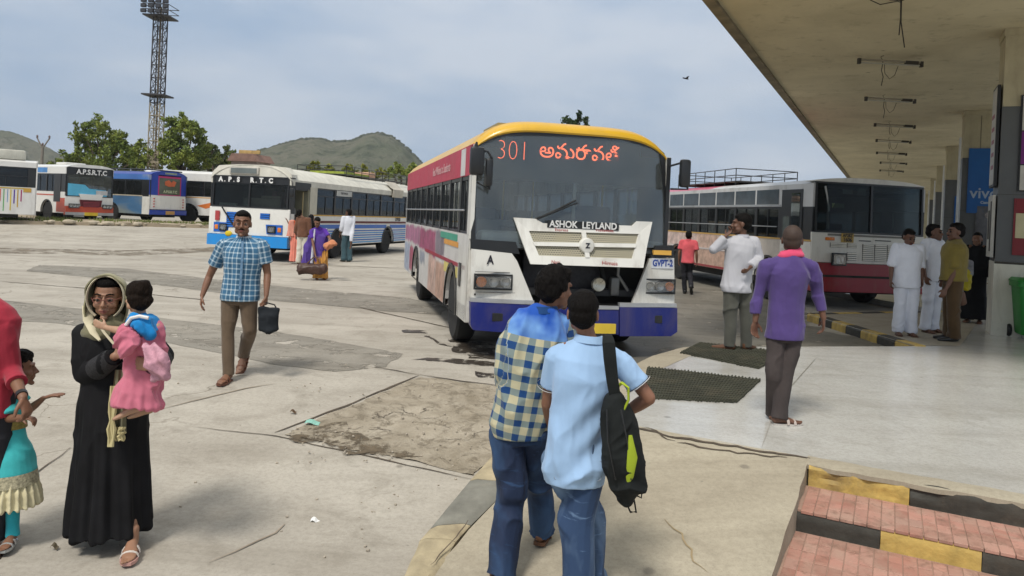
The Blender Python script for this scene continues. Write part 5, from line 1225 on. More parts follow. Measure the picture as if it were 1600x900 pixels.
b5.side(-1, gr5, 1.5, 2.45, 2.75, .5, ((3.2, .55), (8.2, .55)), [(.8, 2.1), (2.2, 3.5), (3.6, 4.9), (5, 6.3), (6.4, 7.7), (7.8, 9.2)], dmat([(.02, .12, .4), (.03, .16, .5), (.6, .5, .2)], .5, 'blue_yellow_livery', (1, .6, 1)), y0=.1, g=g_dark, rail=False, stripes=[(.5, 1.5, wh5, .1, .7), (1.5, 1.56, M((.45, .4, .3), .6, name='pale_line'), .7, 9.9)])
b5.side(1, gr5, 1.5, 2.45, 2.75, .5, ((3.2, .55), (8.2, .55)), [(.8, 2.1), (2.2, 3.5), (3.6, 4.9)], None, y0=.1, g=g_dark, rail=False)
b5.roof(bl5, 2.75, .2, y0=.1); b5.body(wh5, seats=False)
for sx_ in (-1, 1): b5.wheel(sx_ * (h5 - .17), 3.2, sx_); b5.wheel(sx_ * (h5 - .2), 8.2, sx_)
q = MB(); q.tube([(-1.1, .4, 3.03), (-1.1, 9, 3.03)], .04, 5); q.tube([(1.1, .4, 3.03), (1.1, 9, 3.03)], .04, 5); q.tube([(-1.1, .4, 3.03), (1.1, .4, 3.03)], .04, 5); q.build('roof_rail', m_blkp, b5.t)

# ------------------------------------------------------------------ 6-9. plainer buses behind and at the left edge
def plain(px, py, d, rot, z, label, L=10, orange=False, wheel_y=2.2, rimm=None, roofbox=False, stripe=None, mcol=(.66, .65, .61)):
    c = P(px, py, d); bb = Bus(Vector((c.x, c.y, 0)), rot, 2.5, L, label, z); wh = paint(mcol, .35); hh = bb.h
    yq = flat_front(bb, .45, .9, 1.5, 2.7, 2.75, wh, wh, .18)
    ww = [(1.0 + 1.25 * i, 2.18 + 1.25 * i) for i in range(int((L - 1.4) / 1.25))]
    for sg in (-1, 1): bb.side(sg, wh, 1.5, 2.35, 2.75, .48, ((wheel_y, .56), (L - 2.6, .56)), ww, wh, y0=.1, g=g_dark, rail=False, stripes=[(1.42, 1.47, M((.55, .3, .08), .5, name='thin_orange_line'), None, None)], mid=2.0)
    bb.roof(wh, 2.75, .18, y0=.1); bb.body(wh, seats=False)
    for sx_ in (-1, 1): bb.wheel(sx_ * (hh - .12), wheel_y, sx_, rim=rimm); bb.wheel(sx_ * (hh - .15), L - 2.6, sx_, rim=rimm)
    return bb
# bus with white hub and orange flash, side on, between the blue buses: right flank towards us
c6 = P(356, 314, 40.5)
b6 = plain(240, 310, 46.2, R(-92), .4, 'white bus with orange flash and white wheel hub behind the blue striped bus', L=10.5, wheel_y=2.6, rimm=m_hubw)
# its nose points to the right of the picture; flank -x faces ... placed below by rotation
q = MB(); hh = b6.h; b6.t.scale = (1.1,) * 3
for sg in (-1, 1):
    q = MB(); q.prism([(3.1, 1.0), (4.3, 1.3), (5.2, 1.42), (4.6, 1.2), (3.6, .85)], lambda a, b_, d: (sg * (hh + .004) + sg * d, a, b_), 0, .006); q.build('orange_flash', M((.6, .16, .03), .5, name='orange_flash'), b6.t)
b7 = plain(172, 307, 44, R(60), .42, 'white bus with rounded roof standing behind the blue and white bus', L=10)
b8 = plain(30, 296, 48, R(75), .42, 'white bus mostly hidden behind the red nosed bus', L=10)
# ninth: side of a white bus cut by the left edge of the picture, rear corner at x = 57
c9 = P(57, 300, 33.6); a9 = R(-72)
b9 = Bus(Vector((c9.x, c9.y, 0)), 0, 2.5, 10.5, 'white bus with coloured vertical streaks cut by the left edge', .3)
wh9 = paint((.66, .65, .62), .3)
u9 = Vector((-math.cos(R(34)), -math.sin(R(34)), 0)).normalized()     # from the visible corner out of the picture
rot9 = math.atan2(-u9.x, u9.y); b9.t.rotation_euler.z = rot9; n9 = Vector((u9.y, -u9.x, 0))
if n9.y < 0: n9 = -n9
b9.t.location = Vector((c9.x, c9.y, .3)) + n9 * 1.25
bpy.context.view_layer.update()
sg9 = -1 if (b9.t.matrix_basis.to_3x3() @ Vector((-1, 0, 0))).y < 0 else 1
for sg in (sg9, -sg9):
    b9.side(sg, wh9, 1.72, 2.62, 2.85, .5, ((3.0, .55), (8.0, .55)) if sg != sg9 else ((4.6, .55), (8.0, .55)), [(.35, 2.0), (2.15, 3.8), (3.95, 5.6), (5.75, 7.4), (7.55, 9.2)], wh9, y0=.0, g=g_dark, rail=False, mid=2.2)
streak = [(.35, .01, .12), (.5, .3, .02), (.08, .02, .3), (.6, .45, .03), (.02, .2, .45), (.1, .35, .1), (.55, .1, .05), (.5, .4, .1), (.06, .03, .3), (.05, .3, .4)]
for i in range(16):
    z = 1.62 - rng.uniform(.5, 1.0); y = .55 + i * .13; c_ = streak[i % 10]; x = sg9 * b9.h
    q = MB(); w = rng.uniform(.02, .05); q.box(min(x + sg9 * .002, x + sg9 * .007), max(x + sg9 * .002, x + sg9 * .007), y, y + w, z, 1.6); q.build('colour_streak', M(c_, .5, name='streak'), b9.t)
x = sg9 * b9.h
for (y0_, y1_, z0_, c_) in ((.2, .5, 1.5, (.5, .3, .05)), (.5, 1.8, 1.64, (.5, .35, .05)), (1.8, 2.3, 1.3, (.4, .02, .12))): q = MB(); q.box(min(x + sg9 * .008, x + sg9 * .012), max(x + sg9 * .008, x + sg9 * .012), y0_, y1_, z0_, 1.69); q.build('colour_patch', M(c_, .5, name='streak'), b9.t)
b9.roof(wh9, 2.85, .12, y0=0); b9.body(wh9, zr=2.85, seats=False)
nose(b9, 'end_panel', wh9, [(-b9.h, .5), (b9.h, .5), (b9.h, 2.95), (-b9.h, 2.95)], .01, .05, lambda x, z: 0)
q = MB(); q.box(-.9, .9, .45, 3.8, 2.95, 3.4, .1); q.build('air_conditioner', M((.5, .49, .42), .5, dirt=.3, name='ac_box'), b9.t, True)
for sx_ in (-1, 1): b9.wheel(sx_ * (b9.h - .2), 4.6, sx_); b9.wheel(sx_ * (b9.h - .2), 8.0, sx_)
# ================================================================== people
def nnoise(p):
    i = np.floor(p); f = p - i; u = f * f * (3 - 2 * f)
    def hs(a, b, c):
        v = np.sin(a * 127.1 + b * 311.7 + c * 74.7) * 43758.5453
        return v - np.floor(v)
    r = 0
    for dx in (0, 1):
        wx = u[:, 0] if dx else 1 - u[:, 0]
        for dy in (0, 1):
            wy = u[:, 1] if dy else 1 - u[:, 1]
            for dz in (0, 1):
                wz = u[:, 2] if dz else 1 - u[:, 2]
                r = r + wx * wy * wz * hs(i[:, 0] + dx, i[:, 1] + dy, i[:, 2] + dz)
    return r
def fbm(p, o=3):
    r = 0; a = .5
    for k in range(o): r = r + a * nnoise(p * 2 ** k + 7.3 * k); a *= .5
    return r / (1 - .5 ** o)
def wrinkles(v, nrm, amp=.006, sc=7.0, seed=0, diag=(1, .5, 2.2)):
    """cloth folds: long creases, broken up so that parts stay smooth"""
    th = .5 * np.sin(seed * 1.7) + .35
    x, y, z = v[:, 0], v[:, 1], v[:, 2]; cx, sx_ = math.cos(th), math.sin(th)
    sgn = np.where(x > 0, 1.0, -1.0)
    a = (x * sgn * cx + z * sx_); b_ = (-x * sgn * sx_ + z * cx)
    p = np.stack([a * 2.2, y * 1.6, b_ * .8], 1) * sc * .55 * np.array([1, 1, max(.6, diag[2] / 2.2)]) + seed
    w = fbm(p + 1.1 * (fbm(v * 3.1 + seed, 2)[:, None] - .5), 2)
    rd = (1 - np.abs(2 * w - 1)) ** 3
    mask = np.clip((fbm(v * 2.6 + seed * 2.1, 2) - .32) * 3.2, 0.1, 1)
    return amp * (2.4 * rd * mask - .5)
def skinmesh(q, name, mat, parent, voxel, smooth=4, disp=None, segs=None, rigid=False):
    """join overlapping closed shapes of q into one continuous skin, add folds and pattern coordinates"""
    me0 = bpy.data.meshes.new('tmp'); me0.from_pydata(q.v, [], q.f)
    bm = bmesh.new(); bm.from_mesh(me0); bmesh.ops.recalc_face_normals(bm, faces=bm.faces); bm.to_mesh(me0); bm.free()
    o = bpy.data.objects.new('tmp', me0); COL.objects.link(o)
    m = o.modifiers.new('r', 'REMESH'); m.mode = 'VOXEL'; m.voxel_size = voxel; m.use_smooth_shade = True
    if smooth: m = o.modifiers.new('s', 'SMOOTH'); m.factor = .5; m.iterations = smooth
    dg = bpy.context.evaluated_depsgraph_get(); me = bpy.data.meshes.new_from_object(o.evaluated_get(dg))
    bpy.data.objects.remove(o); bpy.data.meshes.remove(me0); me.name = name
    n = len(me.vertices); v = np.empty(n * 3, 'f'); me.vertices.foreach_get('co', v); v = v.reshape(-1, 3).astype(float)
    if disp is not None:
        nr = np.empty(n * 3, 'f'); me.vertex_normals.foreach_get('vector', nr); nr = nr.reshape(-1, 3)
        d = disp(v, nr); v2 = v + nr * np.asarray(d)[:, None]; me.vertices.foreach_set('co', v2.astype('f').ravel())
    if segs:
        best = np.full(n, 1e9); pat = np.zeros((n, 3))
        for k, (p0, p1, lat, rad) in enumerate(segs):
            p0, p1 = np.array(p0), np.array(p1); ax_ = p1 - p0; L = np.linalg.norm(ax_); ax_ = ax_ / L
            lt = np.array(lat, float); lt = lt - ax_ * lt.dot(ax_); lt /= np.linalg.norm(lt); dp = np.cross(ax_, lt)
            r_ = v - p0; t = r_ @ ax_; tc_ = np.clip(t, 0, L); near = np.linalg.norm(r_ - tc_[:, None] * ax_, axis=1) - rad
            sel = near < best; best[sel] = near[sel]
            a = np.arctan2(r_ @ dp, r_ @ lt) * rad
            pat[sel, 0] = a[sel]; pat[sel, 1] = t[sel]; pat[sel, 2] = (t / L)[sel] + 10 * k
        at = me.attributes.new('pat', 'FLOAT_VECTOR', 'POINT'); at.data.foreach_set('vector', pat.astype('f').ravel())
    me.materials.clear(); me.materials.append(mat); me.polygons.foreach_set('use_smooth', [True] * len(me.polygons)); me.update()
    return obj(name, me, parent)

def cloth(col, name='cloth', rough=.85, var=.16, weave=.3, sheen=.15, scale=6):
    key = ('cloth', col, var)
    if key in _mats: return _mats[key]
    m, t, b = newmat(name); v = coords(t)
    c = mixc(t, ramp(t, noise_n(t, v, scale, 5, .6), [(.3, (0, 0, 0)), (.7, (1, 1, 1))]), mul(col, 1 - var), mul(col, 1 + var))
    link(t, c, b.inputs['Base Color']); b.inputs['Roughness'].default_value = rough; b.inputs['Specular IOR Level'].default_value = .2
    b.inputs['Sheen Weight'].default_value = sheen if max(col) > .06 else 0.0; bump(t, b, noise_n(t, v, 260, 2), weave, .002); _mats[key] = m; return m
def jeans(c0, c1, name='denim'):
    m, t, b = newmat(name); v = coords(t)
    n1 = noise_n(t, coords(t, 'Object', (1, 1, .6)), 3.6, 4, .55, .4); c = mixc(t, ramp(t, n1, [(.42, (0, 0, 0)), (.68, (1, 1, 1))]), c0, c1)
    n2 = noise_n(t, coords(t, 'Object', (2, 2, 9)), 3.2, 4, .6, .8); c = mixc(t, math_n(t, 'MULTIPLY', ramp(t, n2, [(.6, (0, 0, 0)), (.72, (1, 1, 1))]), .35), c, mul(c1, 1.7))
    c = mixc(t, math_n(t, 'MULTIPLY', noise_n(t, v, 160, 2), .2), c, (.01, .015, .03))
    link(t, c, b.inputs['Base Color']); b.inputs['Roughness'].default_value = .85; bump(t, b, noise_n(t, v, 200, 2), .3, .002); return m
def check(base, line, dark, s, wl, name, thin=True, yoke=None, yat=.78, yb=None, dirty=.15):
    """woven check on pattern coordinates: x around, y along the limb; optional plain yoke above yat"""
    m, t, b = newmat(name); a = node(t, 'ShaderNodeAttribute', attribute_name='pat'); sp = node(t, 'ShaderNodeSeparateXYZ'); link(t, a.outputs['Vector'], sp.inputs[0])
    u = math_n(t, 'FRACT', math_n(t, 'ADD', math_n(t, 'DIVIDE', sp.outputs[0], s), 50.25)); w = math_n(t, 'FRACT', math_n(t, 'ADD', math_n(t, 'DIVIDE', sp.outputs[1], s), 50))
    mu = math_n(t, 'LESS_THAN', u, wl); mw = math_n(t, 'LESS_THAN', w, wl)
    both = math_n(t, 'MULTIPLY', mu, mw); one = math_n(t, 'SUBTRACT', math_n(t, 'ADD', mu, mw), math_n(t, 'MULTIPLY', both, 2))
    c = mixc(t, one, base, dark); c = mixc(t, both, c, line)
    if thin:
        u2 = math_n(t, 'FRACT', math_n(t, 'ADD', math_n(t, 'DIVIDE', sp.outputs[0], s * 2), 50.6)); k = math_n(t, 'LESS_THAN', u2, .5)
        c = mixc(t, math_n(t, 'MULTIPLY', math_n(t, 'MULTIPLY', k, math_n(t, 'SUBTRACT', 1.0, math_n(t, 'MAXIMUM', mu, mw))), .45), c, mul(base, .45))
    if yoke:
        f = math_n(t, 'MULTIPLY', math_n(t, 'GREATER_THAN', sp.outputs[2], yat), math_n(t, 'LESS_THAN', sp.outputs[2], 5.0))
        yc = mixc(t, ramp(t, noise_n(t, coords(t), 4.5, 3, .5), [(.42, (0, 0, 0)), (.66, (1, 1, 1))]), yoke, yb or mul(yoke, 2)); c = mixc(t, f, c, yc)
    n = noise_n(t, coords(t), 8, 4); c = mixc(t, math_n(t, 'MULTIPLY', n, dirty), c, (.05, .05, .06))
    link(t, c, b.inputs['Base Color']); b.inputs['Roughness'].default_value = .85; b.inputs['Specular IOR Level'].default_value = .2; b.inputs['Sheen Weight'].default_value = .1
    bump(t, b, noise_n(t, coords(t), 220, 2), .3, .002); return m
def skin(col):
    key = ('skin', col)
    if key in _mats: return _mats[key]
    m, t, b = newmat('skin'); v = coords(t)
    c = mixc(t, noise_n(t, v, 9, 4), mul(col, .72), mul(col, 1.2)); link(t, c, b.inputs['Base Color'])
    b.inputs['Roughness'].default_value = .5; b.inputs['Specular IOR Level'].default_value = .4; b.inputs['Subsurface Weight'].default_value = .06; b.inputs['Subsurface Radius'].default_value = (.02, .008, .004)
    bump(t, b, noise_n(t, v, 130, 3), .12, .002); _mats[key] = m; return m
def hairmat(c=(.007, .006, .0055)):
    key = ('hair', c)
    if key in _mats: return _mats[key]
    m, t, b = newmat('hair'); v = coords(t, 'Object', (1, 1, .3)); n = noise_n(t, v, 90, 3, .6)
    link(t, mixc(t, n, mul(c, .5), mul(c, 1.7)), b.inputs['Base Color']); b.inputs['Roughness'].default_value = .6; b.inputs['Specular IOR Level'].default_value = .06
    bump(t, b, noise_n(t, v, 120, 3), .9, .008); _mats[key] = m; return m
H_BLACK = hairmat(); SK = (.2, .098, .058); SKD = (.13, .062, .038)
m_sole = M((.05, .035, .025), .8, name='sole'); m_leather = M((.11, .05, .025), .5, name='brown_leather'); m_eye_shaded = M((.24, .2, .18), .3, name='shaded_eye_white'); m_pup = M((.01, .007, .005), .2, name='pupil'); m_lip = M((.22, .075, .06), .5, name='lips')  # eye white is darkened: the sockets' shade is put into its colour
V = Vector
class Person:
    def __init__(s, px, py, top, z, label, yaw=0, gnd=None, fat=1.0, skincol=SK, group=None, head_s=1.09, fem=False, vox=None, unit=1.7, depth=None):
        g = P(px, py, depth) if depth else G(px, py, z if z is not None else 0)
        if z is None and not depth:
            g = Gl(px, py)
        s.px, s.py = px, py; s.Y = g.y; s.unit = unit; s.fem = fem; hp = py - top; s.u = hp / unit                      # pixels per body unit
        s.s = hp * g.y / F_PX / unit
        s.t = empty('person', g, 0, label, 'person', group); s.t.scale = (s.s,) * 3
        s.yaw = R(yaw); s.fat = fat; s.skin = skin(skincol); s.hs = head_s
        s.vox = vox or max(.0055, min(.015, 1.0 / s.u)); s.rot = Matrix.Rotation(s.yaw, 3, 'Z')
        D = dict(pel=(0, 0, .93), chest=(0, .005, 1.24), neck=(0, .02, 1.44), head=(0, .0, 1.585),
                 shR=(-.175, .01, 1.395), elR=(-.225, .03, 1.1), wrR=(-.235, -.05, .87), shL=(.175, .01, 1.395), elL=(.225, .03, 1.1), wrL=(.235, -.05, .87),
                 hipR=(-.085, 0, .88), knR=(-.09, -.015, .49), anR=(-.095, .02, .075), hipL=(.085, 0, .88), knL=(.09, -.015, .49), anL=(.095, .02, .075))
        s.J = {k: s.rot @ V(v) for k, v in D.items()}
        s.fd = {'R': s.rot @ V((-.12, -1, 0)), 'L': s.rot @ V((.12, -1, 0))}; s.fp = {'R': 0.0, 'L': 0.0}
        s.lat = s.rot @ V((1, 0, 0)); s.hyaw = s.yaw; s.hpitch = 0.0; s.hroll = 0.0
        s.hand = {}
    def xz(s, px, py, y=0.0):
        """picture pixel -> body units (x right, y away, z up) at depth offset y"""
        k = (s.Y + y * s.s) / s.Y
        b = P(s.px, s.py, s.Y); q = P(px, py, s.Y + y * s.s)
        return V(((q.x - b.x) / s.s, y, (q.z - b.z) / s.s))
    def set(s, **k):
        for n_, v in k.items():
            v = tuple(v)
            if len(v) == 2: v = (v[0], v[1], 0.0)
            if abs(v[1]) > 30: s.J[n_] = s.xz(*v)
            else: s.J[n_] = V(v)
        return s
    def hm(s):
        m = Matrix.Rotation(s.hyaw, 4, 'Z') @ Matrix.Rotation(s.hpitch, 4, 'X') @ Matrix.Rotation(s.hroll, 4, 'Y') @ Matrix.Scale(s.hs, 4)
        m.translation = s.J['head']; return m
    def H(s, x, y, z): return s.hm() @ V((x, y, z))
    # ---- bare body: one continuous skin
    def hand_shape(s, q, sd):
        w = s.J['wr' + sd]; e = s.J['el' + sd]; h = s.hand.get(sd, {})
        d = V(h.get('dir', (w - e))).normalized(); n = V(h.get('palm', -s.lat if sd == 'L' else s.lat)); n = (n - d * n.dot(d)).normalized()
        sv = d.cross(n).normalized()
        if sv.dot(s.rot @ V((0, -1, 0))) < 0 and 'thumb' not in h: sv = -sv
        if 'thumb' in h and sv.dot(V(h['thumb'])) < 0: sv = -sv
        curl = h.get('curl', .35); k = h.get('size', 1.0)
        p0 = w + d * .005; p1 = w + d * .085 * k
        q.cap([p0, w + d * .04 * k, p1], [(.014, .024), (.015 * k, .038 * k), (.013 * k, .04 * k)], 10, n)
        for i, (o_, L, r_) in enumerate(((.030, .068, .0092), (.010, .078, .0096), (-.011, .073, .0092), (-.031, .057, .0082))):
            b = p1 + sv * o_ * k - d * .006; a = curl * (1 + .12 * i)
            d1 = (d * math.cos(a) + n * math.sin(a)); d2 = (d * math.cos(a * 2.4) + n * math.sin(a * 2.4)); d3 = (d * math.cos(a * 3.4) + n * math.sin(a * 3.4))
            b1_ = b + d1 * L * .48 * k; b2_ = b1_ + d2 * L * .32 * k; b3_ = b2_ + d3 * L * .22 * k
            q.cap([b, b1_, b2_, b3_], [r_ * k * 1.05, r_ * k, r_ * k * .93, r_ * k * .82], 8)
        t0 = w + d * .025 * k + sv * .03 * k; t1 = t0 + (d * .7 + sv * .6 + n * .35).normalized() * .04 * k; t2 = t1 + (d * .9 + sv * .15 + n * .5).normalized() * .035 * k
        q.cap([w + d * .012 + sv * .012, t0, t1, t2], [.014 * k, .0135 * k, .011 * k, .009 * k], 8)
    def foot_shape(s, q, sd, k=1.0, toes=True):
        a = s.J['an' + sd]; d = V(s.fd[sd]).normalized(); pt = s.fp[sd]
        d = (d * math.cos(pt) - V((0, 0, 1)) * math.sin(pt)).normalized(); side = V((0, 0, 1)).cross(d).normalized(); up = d.cross(side)
        if up.z < 0: up = -up
        heel = a - d * .035 - up * .042; ball = a + d * .115 - up * .055; toe = a + d * .165 - up * .06
        q.cap([a + up * .05, a, heel], [.034, .034, .031], 10); q.cap([heel, a + d * .04 - up * .035, ball, toe], [(.028, .03), (.036, .033), (.022, .045), (.014, .04)], 12, up)
        if toes:
            for i, (o_, L, r_) in enumerate(((-.026, .215, .012), (-.008, .208, .009), (.007, .198, .0085), (.02, .186, .008), (.031, .172, .0075))):
                o2 = o_ * (1 if sd == 'L' else -1) * (-1 if side.dot(s.lat) * 1 < 0 else 1)
                q.cap([toe + side * o2 - d * .01, a + d * L + side * o2 - up * .064], [r_, r_ * .9], 7)
        return heel, ball, toe, d, side, up
    def fixhead(s):
        s.J['head'].z = s.unit - .134 * s.hs
    def bare(s, legs=True, torso=True, name='body', arm=1.0, extra=None, toes=True):
        s.fixhead(); q = MB(); J = s.J; hm = s.hm(); f = s.fat; h3 = hm.to_3x3()
        H = lambda x, y, z: hm @ V((x, y, z)); k = s.hs
        rt = Matrix(h3).normalized()
        B = lambda c, r: q.ball(H(*c), tuple(x * k for x in r), 18, 12, rt)
        B((0, .016, .036), (.074, .09, .086)); B((0, -.018, -.02), (.059, .068, .088)); B((0, -.034, -.072), (.046 - .006 * s.fem, .046, .034 - .003 * s.fem)); B((0, -.076, -.098), (.021, .018, .016))
        q.cap([H(0, -.084, .02), H(0, -.098, -.005), H(0, -.108, -.024)], [.007 * k, .009 * k, .0125 * k], 8); q.cap([H(-.014, -.095, -.029), H(.014, -.095, -.029)], [.008 * k, .008 * k], 7)
        q.cap([H(-.044, -.07, .03), H(-.018, -.085, .034), H(.018, -.085, .034), H(.044, -.07, .03)], [(.009 - .004 * s.fem) * k] * 4, 8)
        for e in (-1, 1):
            B((e * .038, -.062, -.025), (.024, .022, .022)); B((e * .074, .012, -.005), (.009, .02, .031)); B((e * (.043 - .008 * s.fem), -.03, -.06), (.02, .035, .028))
        q.cap([H(-.022, -.083, -.055), H(0, -.09, -.053), H(.022, -.083, -.055)], [.008 * k, .0095 * k, .008 * k], 7); q.cap([H(-.016, -.083, -.066), H(.016, -.083, -.066)], [.009 * k] * 2, 7)
        q.cap([J['neck'] - V((0, 0, .03)), J['neck'].lerp(H(0, .02, -.04), .5), H(0, .022, -.03)], [(.056 * f, .052 * f), (.047, .045), (.05, .048)], 12)
        if torso:
            lat = (J['shL'] - J['shR']).normalized()
            q.cap([J['pel'], J['pel'].lerp(J['chest'], .5), J['chest'], J['chest'].lerp(J['neck'], .6), J['neck']], [(.135 * f, .08 * f), (.12 * f, .075 * f), (.14 * f, .085 * f), (.13, .07), (.055, .05)], 14, lat)
        for sd in 'RL':
            sh, el, wr = J['sh' + sd], J['el' + sd], J['wr' + sd]
            q.cap([J['neck'].lerp(sh, .6), sh], [.045 * arm, .048 * arm], 10)
            q.cap([sh, sh.lerp(el, .5), el], [.047 * arm * f, .043 * arm * f, .036 * arm], 12); q.cap([el, el.lerp(wr, .35), wr], [.037 * arm, .037 * arm, .0235 * arm], 12)
            s.hand_shape(q, sd)
            if legs:
                hp_, kn, an = J['hip' + sd], J['kn' + sd], J['an' + sd]
                q.cap([hp_, kn], [.068, .047], 10); q.cap([kn, kn.lerp(an, .35), an], [.046, .047, .032], 10); q.cap([J['pel'], hp_], [.07, .068], 8)
                s.foot_shape(q, sd, toes=toes and s.u > 120)
        if extra: extra(q)
        o = skinmesh(q, 'body', s.skin, s.t, s.vox, 3)
        return o
    def eyes(s, detail=True):
        for e in (-1, 1):
            q = MB(); q.ball(s.H(e * .031, -.0785, .007), (.0125 * s.hs,) * 3, 12, 8); o = q.build('eye', m_eye_shaded if detail else m_pup, s.t, True)
            if detail:
                q = MB(); q.ball(s.H(e * .031, -.0842, .006), (.0085 * s.hs,) * 3, 10, 6); q.build('pupil', m_pup, o, True)
                q = MB(); q.cap([s.H(e * .046, -.078, .012), s.H(e * .031, -.0875, .015), s.H(e * .017, -.083, .011)], [.0048 * s.hs] * 3, 6); q.build('eyelid', s.skin, o, True)
            q = MB(); q.cap([s.H(e * .05, -.074, .034), s.H(e * .033, -.0915, .041), s.H(e * .014, -.093, .036)], [.003 * s.hs, .0045 * s.hs, .0035 * s.hs], 6); q.build('eyebrow', H_BLACK, s.t, True)
        q = MB(); q.cap([s.H(-.02, -.0895, -.0565), s.H(0, -.0975, -.0545), s.H(.02, -.0895, -.0565)], [.003 * s.hs, .0045 * s.hs, .003 * s.hs], 6); q.cap([s.H(-.015, -.0905, -.064), s.H(0, -.0955, -.066), s.H(.015, -.0905, -.064)], [.003 * s.hs, .005 * s.hs, .003 * s.hs], 6); q.build('lips', m_lip, s.t, True)
    def moustache(s):
        q = MB(); q.cap([s.H(-.026, -.0885, -.05), s.H(0, -.1005, -.042), s.H(.026, -.0885, -.05)], [.004, .0065, .004], 6); q.build('moustache', H_BLACK, s.t, True)
    def hair(s, style='short', vol=1.0, mat=None, rough=.006):
        q = MB(); hm = s.hm(); k = s.hs; rt = Matrix(hm.to_3x3()).normalized()
        B = lambda c, r: q.ball(hm @ V(c), tuple(x * k for x in r), 18, 12, rt)
        v = vol
        B((0, .028, .05), (.0785 * v, .09 * v, .081 * v)); B((0, .052, .005), (.071, .066, .072)); B((0, -.026, .088), (.058, .045, .034))
        if style == 'shaved': q = MB(); B = lambda c, r: q.ball(hm @ V(c), tuple(x * k for x in r), 18, 12, rt); B((0, .022, .042), (.0755, .09, .084)); B((0, .045, .0), (.07, .066, .07))
        if style == 'thick': B((0, .015, .075), (.082, .088, .066)); B((.02, -.04, .095), (.05, .04, .03)); B((-.03, -.03, .1), (.04, .04, .03)); B((.0, .055, .03), (.086, .07, .085)); B((.06, .02, .03), (.028, .05, .05)); B((-.06, .02, .03), (.028, .05, .05))
        if style == 'long': B((0, .06, -.05), (.078, .06, .09)); B((0, .08, -.1), (.05, .045, .05))
        if style == 'curly': B((0, .03, .06), (.098, .1, .09)); B((0, .055, -.01), (.095, .07, .085))
        amp = {'curly': .02, 'thick': .02, 'shaved': .001}.get(style, rough)
        return skinmesh(q, 'hair', mat or H_BLACK, s.t, max(.005, s.vox), 2, lambda p, n_: amp * (2 * fbm(p * (22 if style != 'curly' else 16), 3) - .9))
    # ---- clothes
    def shirt(s, mat, hem=.80, sleeve=.55, ease=1.0, name='shirt', amp=.007, cut=None, w=None, seed=0, hemtilt=0, collar=True, flare=0.0, cuff=.052, fn=None):
        """torso and sleeves as one garment; sleeve 0..1 to the elbow, 1..2 to the wrist"""
        q = MB(); J = s.J; f = s.fat * ease; lat = (J['shL'] - J['shR']).normalized(); pel, ch, nk = J['pel'], J['chest'], J['neck']
        up = (ch - pel).normalized(); hemp = pel - V((0, 0, 1)) * (.93 - hem) * 1.0
        W_ = w or {}
        pts = [hemp, hemp.lerp(pel, .5), pel, pel.lerp(ch, .5), ch, ch.lerp(nk, .45), ch.lerp(nk, .78), nk + (nk - ch).normalized() * .015]
        rr_ = [(.172 + flare, .128 + flare * .7), (.170 + flare * .6, .126), (.164, .12), (.158, .118), (.172, .122), (.178, .112), (.135, .085), (.062, .058)]
        rr_ = [(a * f, b * f * W_.get('depth', 1)) for a, b in rr_[:-1]] + [rr_[-1]]
        q.tube(pts, rr_, 20, True, lat)
        for sd in 'RL':
            sh, el, wr = J['sh' + sd], J['el' + sd], J['wr' + sd]
            q.cap([nk.lerp(sh, .45) - V((0, 0, .012)), sh], [.056, .06 * f], 10)
            sl = sleeve[sd] if isinstance(sleeve, dict) else sleeve
            if sl <= 1: q.tube([sh.lerp(el, -.1), sh, sh.lerp(el, sl * .6), sh.lerp(el, sl)], [.045, .064 * f, .066 * f, .068 * f], 14)
            else:
                q.cap([sh.lerp(el, -.05), sh.lerp(el, .3), el], [.06 * f, .063 * f, .055 * f], 12); e = el.lerp(wr, min(1, sl - 1)); q.tube([el.lerp(sh, .06), el, el.lerp(e, .5), e], [.05, .055 * f, .053 * f, cuff], 12)
        segs = [(hemp, nk, lat, .15 * f)] + [(J['sh' + sd], J['el' + sd], V((0, 1, 0)), .055) for sd in 'RL'] + [(J['el' + sd], J['wr' + sd], V((0, 1, 0)), .05) for sd in 'RL']
        hz_ = hemp.z
        def dsp(v, n_):
            d = wrinkles(v, n_, amp, 5.0, seed + s.px * .013) + wrinkles(v, n_, amp * .5, 13.0, seed + 3, (1, 1, 1.3))
            d = d * np.clip(.5 + (1.45 - v[:, 2]) * 1.2, .35, 1.3)
            if fn is not None: d = d + fn(v)
            d = d * np.clip((v[:, 2] - hz_) / .07, .12, 1)
            return d
        o = skinmesh(q, name, mat, s.t, max(s.vox * 1.25, .0065), 3, dsp, segs)
        if collar:
            q = MB(); a = nk + (nk - ch).normalized() * .0; hd = s.rot @ V((0, -1, 0))
            n = 20
            def cf(u, v_, d):
                th = 2 * math.pi * u; r_ = .064 + .014 * v_ + d; fr = max(0, math.cos(th))
                p = a + lat * math.sin(th) * r_ + hd * math.cos(th) * (r_ * .92) + V((0, 0, .03 - .036 * v_ - .025 * fr * fr)); return tuple(p)
            q.sheet(n, 3, cf, .006); q.build('collar', mat if collar is True else collar, o, True)
        return o
